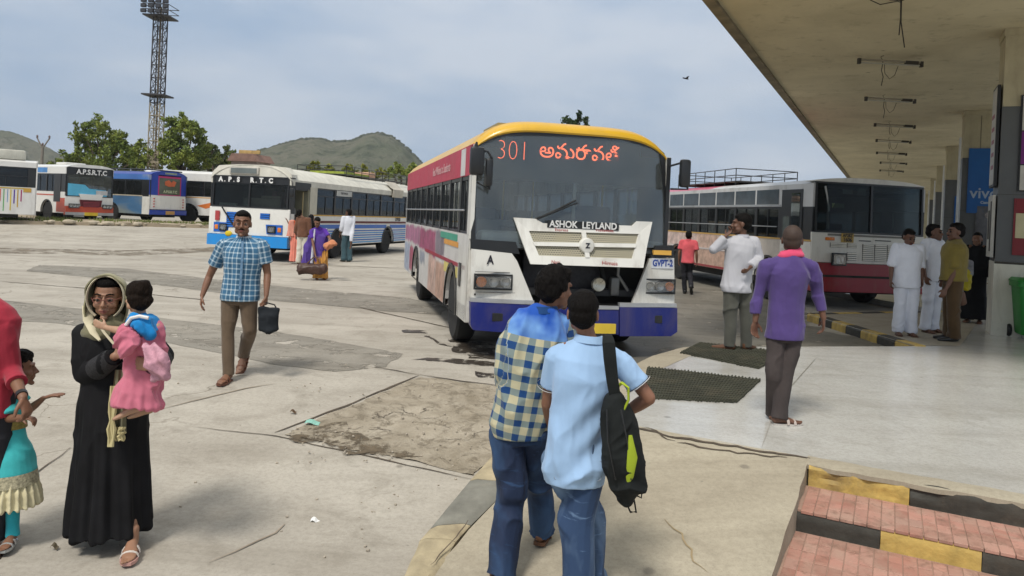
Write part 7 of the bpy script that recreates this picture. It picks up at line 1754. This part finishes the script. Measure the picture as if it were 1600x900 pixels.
m3.shirt(cloth((.17, .13, .03), 'khaki_cotton'), .86, .85, 1.1, amp=.01, w={'depth': 1.2}); m3.trousers(cloth((.075, .045, .02), 'brown_cotton'), cuff=.08, knee=.085, thigh=.1, amp=.008)
q = MB(); q.cap([m3.xz(1500, 460, -.05), m3.xz(1504, 474, -.05)], [(.07, .05), (.06, .04)], 12); q.build('hip_pouch', m_leather, m3.t, True)
def gowned(px, py, top, z, label, col, yaw, hair=None, vox=.011, depth=None, veil=None):
    p = Person(px, py, top, z, label, yaw, vox=vox, depth=depth); p.bare(); J = p.J
    q = MB(); q.tube([J['neck'] + V((0, 0, .02)), J['neck'].lerp(J['chest'], .4), J['chest'], J['pel'], V((0, 0, .45)), V((0, 0, .07))], [(.06, .06), (.17, .11), (.18, .13), (.18, .14), (.2, .16), (.24, .2)], 20, True, p.lat)
    for sd in 'RL': q.cap([J['sh' + sd], J['el' + sd]], [.065, .06], 10); q.tube([J['el' + sd], J['wr' + sd]], [.058, .05], 10)
    skinmesh(q, 'gown', col, p.t, vox, 2, lambda v, n_: wrinkles(v, n_, .02, 6, px, (2, 2, .6)))
    if veil:
        q = MB(); h = p.hm(); rt = Matrix(h.to_3x3()).normalized(); q.ball(p.H(0, .03, .03), (.092, .098, .105), 16, 10, rt); q.ball(p.H(0, .06, -.08), (.1, .08, .12), 16, 10, rt); q.cap([p.H(0, .07, -.1), p.H(0, .12, -.5)], [(.13, .06), (.17, .05)], 12, p.lat); skinmesh(q, 'veil', veil, p.t, vox, 2, lambda v, n_: wrinkles(v, n_, .012, 9, 3))
    else: p.hair(hair or 'long')
    p.sandals(m_leather, strapm=m_leather); return p
m4 = gowned(1521, 504, 362, .145, 'woman in a long black gown standing behind the khaki man by the posters', m_black_cl, -40)
yb_ = place_thing('shopping_bag', 1509, 452, m4.Y - .25, 'yellow carrier bag held by the woman in black', 'bag'); q = MB(); q.tube([(0, 0, 0), (.01, 0, .15), (.03, 0, .38)], [(.09, .04), (.1, .05), (.06, .02)], 12, True, V((1, 0, 0))); skinmesh(q, 'bag_body', M((.6, .5, .02), .5, name='yellow_plastic'), yb_, .012, 2, lambda v, n_: wrinkles(v, n_, .015, 9, 1))
q = MB(); q.cap([V((0, 0, 0)), V((.02, 0, .22))], [(.1, .08), (.08, .06)], 12, V((1, 0, 0))); bb_ = place_thing('shoulder_bag', 1512, 428, m4.Y - .2, 'grey and white handbag on the arm of the woman in black', 'bag'); skinmesh(q, 'bag_body', M((.3, .3, .32), .6, var=.5, scale=9, name='grey_white_print'), bb_, .012, 2)

# ------------------------------------------------------------------ man in the pink shirt walking away behind the big bus
pk = Person(1072, 460, 360, 0, 'man in a pink shirt and dark trousers walking away beside the maroon bus', 160)
pk.set(knR=(1078, 425, .1), anR=(1080, 448, -.2), knL=(1068, 425, .08), anL=(1070, 455, .12)); pk.fp['R'] = .9
pk.bare(); pk.hair('short'); pk.sandals(m_blkp, closed=True); pk.shirt(cloth((.6, .1, .12), 'coral_cloth'), .83, .7, 1.05); pk.trousers(cloth((.02, .02, .025), 'black_trouser'))

# ------------------------------------------------------------------ group by the blue striped bus
def sari(p, base, drape, blouse, baby=False):
    J = p.J; q = MB(); b0 = V((0, .0, .04))
    q.tube([J['pel'] + V((0, 0, .1)), J['pel'], J['pel'].lerp(b0, .5), b0], [(.14, .11), (.17, .13), (.18, .15), (.21, .19)], 20, True, V((1, 0, 0)))
    skinmesh(q, 'sari_skirt', base, p.t, .012, 2, lambda v, n_: .012 * np.sin(11 * np.arctan2(v[:, 1], v[:, 0])) + wrinkles(v, n_, .015, 6, 3, (2, 2, .6)))
    p.shirt(blouse, 1.02, .6, .98, name='blouse', collar=False)
    q = MB(); lat = (J['shL'] - J['shR']).normalized(); fw_ = p.rot @ V((0, -1, 0))
    a = J['shL'] + V((0, 0, .05)); pts = [a - fw_ * .1 - V((0, 0, .55)), a - fw_ * .1, a, J['chest'] + fw_ * .13, J['pel'] + lat * -.12 + fw_ * .13, J['pel'] - lat * .1 + fw_ * .12 - V((0, 0, .45))]
    q.tube(pts, [(.16, .02), (.09, .03), (.07, .03), (.14, .03), (.13, .04), (.1, .03)], 12, True, lat); skinmesh(q, 'sari_drape', drape, p.t, .012, 3, lambda v, n_: wrinkles(v, n_, .018, 7, 3, (2, 2, .7)))
gA = 'people by the blue striped bus'
s1 = Person(461, 410, 333, 0, 'woman in an orange sari reaching for the bus door', 195, group=gA, depth=22.5); s1.set(elR=(455, 357, .1), wrR=(449, 345, .1)) ; s1.bare(); s1.hair('long'); sari(s1, cloth((.68, .22, .16), 'coral_silk'), cloth((.7, .3, .22), 'orange_silk'), cloth((.6, .12, .05), 'orange_blouse'))
s2 = Person(471, 413, 327, 0, 'man in a brown shirt and cream trousers with his back to us by the bus', 175, group=gA, depth=22.0); s2.set(head=(468, 334, 0)); s2.bare(); s2.hair('short'); s2.shirt(cloth((.13, .06, .035), 'brown_shirt'), .84, 1.6, 1.05); s2.trousers(cloth((.55, .52, .44), 'cream_trouser'), cuff=.08, knee=.08); s2.sandals(closed=True)
s3 = gowned(484, 411, 334, 0, 'woman in black between the brown shirted man and the purple sari', m_black_cl, 160, veil=m_black_cl, depth=22.3); s3.t['group'] = gA
s4 = Person(500, 437, 339, 0, 'woman in a purple sari stooping with a large brown bag', 30, group=gA)
s4.set(pel=(502, 392, .05), chest=(500, 368, -.05), neck=(496, 355, -.12), head=(496, 347, -.2), shR=(487, 361, -.1), elR=(489, 380, -.2), wrR=(493, 400, -.3), shL=(508, 361, -.1), elL=(516, 374, -.2), wrL=(513, 380, -.3), hipR=(497, 395, .05), hipL=(507, 395, .05)); s4.hpitch = R(30)
s4.bare(); s4.eyes(False); s4.hair('long'); sari(s4, cloth((.55, .27, .06), 'ochre_silk'), cloth((.1, .055, .3), 'purple_silk'), cloth((.09, .03, .3), 'violet_blouse'))
q = MB(); fw_ = V((0, -1, 0)); q.tube([s4.xz(490, 358, -.15), s4.xz(482, 385, -.1), s4.xz(478, 412, -.05)], [(.05, .03), (.1, .05), (.14, .06)], 12, True, V((1, 0, 0))); skinmesh(q, 'sari_end', cloth((.09, .05, .27), 'purple_silk2'), s4.t, .012, 3, lambda v, n_: wrinkles(v, n_, .02, 7, 3, (2, 2, .7)))
q = MB(); q.tube([s4.xz(492, 358, -.17), s4.xz(489, 385, -.17), s4.xz(487, 411, -.12)], [(.02, .02), (.03, .03), (.04, .03)], 8, True, V((1, 0, 0))); q.tube([s4.xz(509, 357, -.08), s4.xz(514, 370, -.1), s4.xz(519, 385, -.1)], [(.03, .03), (.045, .03), (.03, .03)], 8, True, V((1, 0, 0))); q.build('white_border', cloth((.6, .6, .68), 'white_silk'), s4.t, True)
tb = place_thing('travel_bag', 488, 430, s4.Y - .3, 'large brown travel bag hanging in front of the woman in the purple sari', 'bag', R(5)); q = MB(); q.cap([(-.27, 0, .14), (.27, 0, .16)], [(.13, .1), (.13, .1)], 14, V((0, 0, 1))); skinmesh(q, 'bag_body', M((.07, .035, .025), .5, var=.4, name='brown_leatherette'), tb, .013, 2, lambda v, n_: wrinkles(v, n_, .02, 6, 1))
q = MB(); q.tube([(-.12, -.05, .28), (.0, 0, .42), (.12, 0, .44), (.18, -.05, .3)], .014, 6); q.build('bag_handle', m_leather, tb, True)
by = place_thing('bundle', 516, 383, s4.Y - .38, 'orange cloth bundle in the arms of the woman in the purple sari', 'bundle'); q = MB(); q.cap([(-.09, 0, -.03), (.08, 0, .06)], [(.09, .08), (.08, .07)], 12); skinmesh(q, 'cloth_wrap', cloth((.5, .2, .1), 'orange_wrap'), by, .012, 2, lambda v, n_: wrinkles(v, n_, .015, 9, 1))
s5 = Person(541, 409, 326, 0, 'man in a white shirt and teal trousers standing alone beside the blue striped bus', 215, group=gA, skincol=SKD); s5.set(elR=(549, 371, -.1), wrR=(548, 384, -.14)); s5.hyaw = R(240); s5.bare(); s5.hair('short'); s5.shirt(m_w, .84, 1.5, 1.08, flare=.01); s5.trousers(cloth((.045, .09, .11), 'teal_denim'), cuff=.085, knee=.09); s5.sandals(m_sole, closed=True)
s6 = Person(436, 371, 288, 0, 'person in pink and maroon clothes standing inside the bus doorway', 150, group=gA, depth=23.9); s6.bare(); s6.hair('long'); sari(s6, cloth((.6, .05, .25), 'magenta_silk'), cloth((.45, .04, .2), 'magenta_silk2'), cloth((.12, .03, .06), 'maroon_blouse'))
# ================================================================== hills, trees, mast, far things
def hillmat(name, a, b_, c_):
    m, t, b = newmat(name); v = coords(t, 'World')
    n1 = noise_n(t, v, .012, 8, .65, .5); n2 = noise_n(t, v, .07, 8, .7)
    c = mixc(t, ramp(t, n1, [(.38, (0, 0, 0)), (.64, (1, 1, 1))]), a, b_); c = mixc(t, ramp(t, n2, [(.48, (0, 0, 0)), (.6, (.8,) * 3)]), c, c_)
    link(t, c, b.inputs['Base Color']); b.inputs['Roughness'].default_value = 1; b.inputs['Specular IOR Level'].default_value = 0
    bump(t, b, n2, 1.0, 9); return m
m_hill = hillmat('hill_scrub', (.2, .185, .14), (.13, .14, .09), (.06, .075, .045))
def ridge(name, prof, Y, label, depth, mat, seed):
    """hill with a ridge through the given picture outline at distance Y"""
    xs_ = [p[0] for p in prof]
    def top(px):
        for (a, ya), (b_, yb) in zip(prof[:-1], prof[1:]):
            if a <= px <= b_: u = (px - a) / (b_ - a); return ya + (yb - ya) * u
        return prof[-1][1]
    q = MB(); nu, nv = 110, 30
    def f(u, v, d):
        px = xs_[0] + (xs_[-1] - xs_[0]) * u; r = P(px, top(px), Y); w = 2 * v - 1            # v .5 is the ridge
        hgt = max(0, r.z); k = max(0, 1 - abs(w) ** 1.25)
        rough = 1 + .22 * vn(px * .03, v * 4, 1, seed) * (1 - k) + .0
        gul = 1 - .16 * abs(vn(px * .045 + w * 1.2, v * 2.2, 1, seed + 3)) * 4 * k * (1 - k)
        z = hgt * k * rough * gul + (hgt * .02 * vn(px * .4, v * 22, 1, seed))
        y = Y + w * depth
        return (r.x * y / Y * .25 + r.x * .75, y, max(-2, z))
    q.sheet(nu, nv, f); o = q.build(name, mat, None, True, R(180)); return tag(o, label, kind='structure')
ridge('hill', [(330, 262), (370, 250), (405, 236), (440, 226), (470, 218), (498, 217), (520, 222), (548, 220), (570, 212), (592, 208), (612, 213), (632, 228), (650, 246), (672, 268), (700, 290)], 620, 'rocky scrub covered hill behind the buses', 170, m_hill, 1)
ridge('hill', [(-160, 230), (-60, 208), (-10, 202), (20, 206), (45, 216), (70, 228), (95, 242), (120, 262), (150, 285)], 700, 'dark scrub hill at the far left', 150, m_hill, 5)
# scrub tufts along the main ridge
q = MB()
for i in range(420):
    px = rng.uniform(345, 675); base = None
    prof = [(330, 262), (370, 250), (405, 236), (440, 226), (470, 218), (498, 217), (520, 222), (548, 220), (570, 212), (592, 208), (612, 213), (632, 228), (650, 246), (672, 268), (700, 290)]
    for (a, ya), (b_, yb) in zip(prof[:-1], prof[1:]):
        if a <= px <= b_: base = ya + (yb - ya) * (px - a) / (b_ - a)
    p = P(px, base + rng.uniform(-.6, 1.2), 618); r = rng.uniform(.5, 1.7); q.ball(p, (r * 1.3, r, r), 6, 4)
tag(q.build('ridge_scrub', M((.07, .08, .05), 1, var=.3, name='scrub')), 'low scrub bushes fringing the hill top', kind='stuff')

def leafmat(c, name='foliage'):
    key = ('leaf', c)
    if key in _mats: return _mats[key]
    m, t, b = newmat(name); oi = node(t, 'ShaderNodeNewGeometry')
    n = noise_n(t, coords(t, 'World'), .9, 4, .6); c1 = mixc(t, oi.outputs['Random Per Island'], mul(c, .55), mul(c, 1.5)); c1 = mixc(t, ramp(t, n, [(.4, (0, 0, 0)), (.65, (1, 1, 1))]), c1, mixc(t, .5, c1, (c[0] * 2.1, c[1] * 1.6, c[2])))
    link(t, c1, b.inputs['Base Color']); b.inputs['Roughness'].default_value = .7; b.inputs['Specular IOR Level'].default_value = .25
    b.inputs['Transmission Weight'].default_value = 0.0
    _mats[key] = m; return m
m_bark = M((.12, .09, .06), .95, var=.4, bmp=.5, bscale=20, name='bark')
def tree(px, base_py, Y, blobs, label, n=5200, leaf=.17, col=(.13, .175, .035), group='trees behind the buses', seed=1):
    """blobs: (px, py, radius in pixels, weight) crown clumps in the picture; trunk and limbs reach each"""
    g = P(px, base_py, Y); g.z = .3; t = empty('tree', g, 0, label, 'tree', group); r_ = random.Random(seed); nr = np.random.default_rng(seed)
    C_ = []
    for (bx, by, br) in blobs: C_.append((P(bx, by, Y + r_.uniform(-1.5, 1.5)) - g, br * Y / F_PX))
    q = MB(); cen = sum((c for c, _ in C_), Vector()) / len(C_); fork = Vector((cen.x * .4, 0, cen.z * .45))
    q.tube([(0, 0, -.5), fork * .5 + Vector((.1, 0, 0)), fork], [.26, .2, .16], 8)
    for c, rr_ in C_: m_ = fork.lerp(c, .55) + Vector((0, 0, .3)); q.tube([fork, m_, c, c + Vector((rr_ * .4, 0, rr_ * .5))], [.11, .07, .04, .015], 6)
    q.build('trunk', m_bark, t, True)
    tot = sum(rr_ ** 2 for _, rr_ in C_); vs = []; 
    for c, rr_ in C_:
        k = int(n * rr_ ** 2 / tot); sub = [(nr.normal(size=3) * rr_ * .5, rr_ * r_.uniform(.2, .42)) for _ in range(14)]
        for i in range(k):
            so, sr_ = sub[i % 14]; d = nr.normal(size=3); d /= np.linalg.norm(d); rad = sr_ * nr.random() ** .4
            p = np.array(c) + so + d * rad; a = nr.normal(size=3); a /= np.linalg.norm(a); b_ = np.cross(a, nr.normal(size=3)); b_ /= np.linalg.norm(b_); s_ = leaf * (.6 + .8 * nr.random())
            vs += [p - a * s_, p + b_ * s_ * .45, p + a * s_, p - b_ * s_ * .45]
    m = len(vs) // 4; me = bpy.data.meshes.new('crown'); me.from_pydata([tuple(v) for v in vs], [], [(4 * i, 4 * i + 1, 4 * i + 2, 4 * i + 3) for i in range(m)]); me.materials.append(leafmat(col)); obj('crown', me, t)
    return t
tree(160, 312, 62, [(150, 205, 22), (128, 222, 18), (172, 218, 20), (200, 235, 22), (142, 240, 24), (178, 246, 26), (216, 250, 18), (118, 245, 18), (190, 225, 16), (130, 205, 12), (165, 198, 12), (205, 260, 20), (120, 262, 20), (160, 262, 22)], 'rounded green tree left of the light mast', 14000, leaf=.14, seed=3)
tree(285, 312, 60, [(272, 205, 20), (300, 212, 20), (282, 192, 14), (268, 232, 20), (295, 240, 22), (312, 222, 13), (268, 252, 16), (258, 222, 14), (310, 250, 20), (262, 190, 9), (298, 196, 10), (285, 262, 22)], 'taller green tree right of the light mast', 12000, leaf=.14, seed=4)
tree(338, 314, 66, [(330, 240, 16), (350, 248, 15), (318, 254, 18), (340, 258, 16), (330, 228, 8), (352, 238, 9)], 'low pale green tree beside the brown roofed building', 5500, leaf=.13, col=(.08, .11, .03), seed=5)
tree(232, 312, 70, [(232, 250, 16), (250, 254, 14), (215, 256, 14)], 'low tree seen through the foot of the light mast', 2600, seed=6)
tree(628, 330, 75, [(625, 262, 12), (640, 268, 12), (612, 268, 10), (650, 276, 12)], 'small green tree at the foot of the hill', 2600, seed=7)
tree(520, 325, 70, [(490, 262, 10), (515, 264, 9), (545, 268, 10), (570, 272, 11), (595, 272, 9)], 'line of yellow green bushes showing over the blue striped bus', 2200, col=(.13, .15, .02), seed=8)
tree(900, 345, 55, [(905, 184, 7), (888, 187, 5), (915, 187, 5), (900, 200, 14), (885, 205, 14), (920, 208, 14), (900, 230, 20)], 'tall tree whose tip shows above the roof of the big bus', 2400, col=(.03, .055, .02), seed=9)
tree(96, 310, 75, [(90, 262, 14), (110, 264, 14), (70, 270, 14), (130, 268, 14)], 'dark low tree behind the far left buses', 2600, seed=10)

# light mast
g = P(240, 312, 62); g.z = .3
mast = empty('light_mast', g, 0, 'tall lattice light mast with a lamp platform at its top', 'mast')
m_mtop = M((.045, .04, .04), .6, var=.3, name='dark_mast_steel'); m_mlow = M((.34, .29, .2), .7, var=.4, dirt=.5, name='rusty_pale_steel')
tp = P(252, 4, 62) - g; b0 = Vector((0, 0, 0)); wd0, wd1 = .44, .4
def corner(i, t_): w_ = (wd0 + (wd1 - wd0) * t_); c = b0.lerp(tp, t_); dx, dy = ((-1, -1), (1, -1), (1, 1), (-1, 1))[i]; return c + Vector((dx * w_, dy * w_, 0))
N = 17
for seg, (a, b_, m_) in enumerate(((0, 9, m_mlow), (9, N, m_mtop))):
    for i in range(4):
        q = MB(); q.tube([corner(i, a / N), corner(i, b_ / N)], .055, 6); q.build('mast_leg', m_, mast)
    q = MB()
    for k in range(a, b_):
        for i in range(4):
            j = (i + 1) % 4; q.tube([corner(i, k / N), corner(j, (k + 1) / N)], .028, 4); q.tube([corner(j, k / N), corner(i, (k + 1) / N)], .028, 4); q.tube([corner(i, k / N), corner(j, k / N)], .035, 4)
    o = q.build('lattice_braces', m_, mast); o['kind'] = 'stuff'
q = MB(); c9 = b0.lerp(tp, 9.6 / N); q.box(c9.x - .95, c9.x + .95, c9.y - .9, c9.y + .9, c9.z - .06, c9.z + .06); q.build('mid_platform', m_mtop, mast)
q = MB(); c2 = b0.lerp(tp, 4.3 / N); q.box(c2.x - 1.9, c2.x + .8, c2.y - .8, c2.y - .7, c2.z - .08, c2.z + .08); q.build('cross_arm', m_mlow, mast)
q = MB(); q.tube([b0.lerp(tp, .0), b0.lerp(tp, .98)], .09, 6); q.build('cable_riser', M((.15, .12, .08), .7, name='riser'), mast)
q = MB(); c = b0.lerp(tp, .93); q.box(c.x - 1.05, c.x + 1.05, c.y - 1, c.y + 1, c.z - .05, c.z + .05)
for zz in (.45, .9): q.tube([(c.x - 1.05, c.y - 1, c.z + zz), (c.x + 1.05, c.y - 1, c.z + zz), (c.x + 1.05, c.y + 1, c.z + zz), (c.x - 1.05, c.y + 1, c.z + zz), (c.x - 1.05, c.y - 1, c.z + zz)], .035, 5)
q.build('top_platform', m_mtop, mast)
for k in range(3):
    for i in range(4):
        q = MB(); x = c.x - .9 + .6 * i; z = c.z + .1 + .42 * k; q.box(x - .22, x + .22, c.y - 1.25, c.y - 1.02, z, z + .3, .04); fl_ = q.build('floodlight', m_mtop, mast, True)
        q = MB(); q.box(x - .18, x + .18, c.y - 1.262, c.y - 1.252, z + .03, z + .27); q.build('lamp_glass', M((.04, .04, .045), .3, spec=.5, name='lamp_glass'), fl_)

# far building with a brown roof and a yellow signboard, utility pole
g = P(378, 316, 58); g.z = .3
bd = empty('building', g, R(-12), 'small brown roofed building with a yellow signboard above the blue striped bus', 'building')
z1 = (P(378, 252, 58) - g).z; z2 = (P(378, 240, 58) - g).z
q = MB(); q.box(-1.1, 1.1, 0, 2, 0, z1); q.build('wall', M((.3, .24, .2), .9, var=.2, name='brown_wall'), bd)
q = MB(); q.prism([(-1.3, z1), (1.35, z1), (.9, z2), (-.9, z2)], lambda a, b_, d: (a, d, b_), -.3, 2.3); q.build('roof', M((.22, .13, .1), .9, var=.3, name='brown_roof'), bd)
q = MB(); q.box(-.6, 1.2, .2, .35, z2 + .02, z2 + .3); q.build('signboard', M((.5, .33, .12), .7, var=.4, name='yellow_sign'), bd)
q = MB(); q.box(-.6, .2, -.04, -.01, 1.2, z1 - .4); q.build('door', M((.1, .07, .05), .8, name='door'), bd)
g = P(63, 305, 58); g.z = .3; z1 = (P(63, 216, 58) - g).z
pl_ = empty('utility_pole', g, 0, 'forked utility pole rising behind the far left bus', 'pole')
q = MB(); q.tube([(0, 0, 0), (0, 0, z1 - .7)], [.14, .1], 8); q.tube([(0, 0, z1 - .8), (-.45, 0, z1)], .06, 6); q.tube([(0, 0, z1 - .8), (.5, 0, z1)], .06, 6); q.build('post', M((.2, .18, .15), .9, name='weathered_post'), pl_)
for x in (-.45, 0, .5):
    q = MB(); zz = z1 if x else z1 - .6; q.lathe([(.02, 0), (.09, .04), (.05, .1), (.09, .16), (.03, .25)], 8, lambda r_, h, a: (x + r_ * math.cos(a), r_ * math.sin(a), zz + h)); q.build('insulator', M((.1, .06, .05), .4, name='insulator'), pl_)
# far scrub line closing the lot
q = MB(); nr = np.random.default_rng(12)
for i in range(9000):
    px = rng.uniform(-120, 700) if i % 5 else rng.uniform(980, 1200); Y = rng.uniform(95, 130); zt = 5.0 * (.55 + .45 * abs(vn(px * .02, 0, 1, 2))); p = P(px, 315, Y); p.z = rng.uniform(.2, zt)
    a = nr.normal(size=3); a /= np.linalg.norm(a); b_ = np.cross(a, nr.normal(size=3)); b_ /= np.linalg.norm(b_); a = Vector(a) * .6; b_ = Vector(b_) * .35
    q.add([p - a, p + b_, p + a, p - b_], [(0, 1, 2, 3)])
tag(q.build('far_scrub', leafmat((.06, .085, .03))), 'far line of bushes along the edge of the lot', kind='stuff')
# bird
p = P(1072, 123, 30); bd_ = empty('bird', p, R(30), 'small dark bird flying in the sky left of the canopy', 'bird')
q = MB(); q.cap([(-.12, 0, 0), (0, 0, .01), (.1, 0, .0)], [.02, .035, .025], 8); q.cap([(.1, 0, 0), (.15, 0, .01)], [.02, .008], 6)
for sg in (-1, 1): q.add([(-.05, sg * .02, .01), (.06, sg * .02, .01), (.03, sg * .16, .09), (-.09, sg * .15, .07), (-.05, sg * .02, -.005), (.06, sg * .02, -.005), (.03, sg * .16, .082), (-.09, sg * .15, .062)], [(0, 1, 2, 3), (7, 6, 5, 4), (0, 4, 5, 1), (1, 5, 6, 2), (2, 6, 7, 3), (3, 7, 4, 0)])
q.add([(-.12, -.03, 0), (-.12, .03, 0), (-.2, .05, 0), (-.2, -.05, 0), (-.12, 0, .015)], [(0, 1, 2, 3), (0, 4, 1), (1, 4, 2), (2, 4, 3), (3, 4, 0)])
skinmesh(q, 'bird_body', M((.01, .01, .01), .8, name='feathers'), bd_, .012, 1)

# ================================================================== air
q = MB(); q.box(-900, 900, -60, 1100, -3, 330)
hz = bpy.data.materials.new('haze_air'); hz.use_nodes = True; t = hz.node_tree; t.nodes.clear()
pv = node(t, 'ShaderNodeVolumePrincipled'); pv.inputs['Color'].default_value = (.84, .9, .97, 1); pv.inputs['Density'].default_value = .0003; pv.inputs['Anisotropy'].default_value = .2
o_ = node(t, 'ShaderNodeOutputMaterial'); link(t, pv.outputs[0], o_.inputs['Volume'])
tag(q.build('haze', hz), 'thin pale haze over the whole place', kind='stuff')
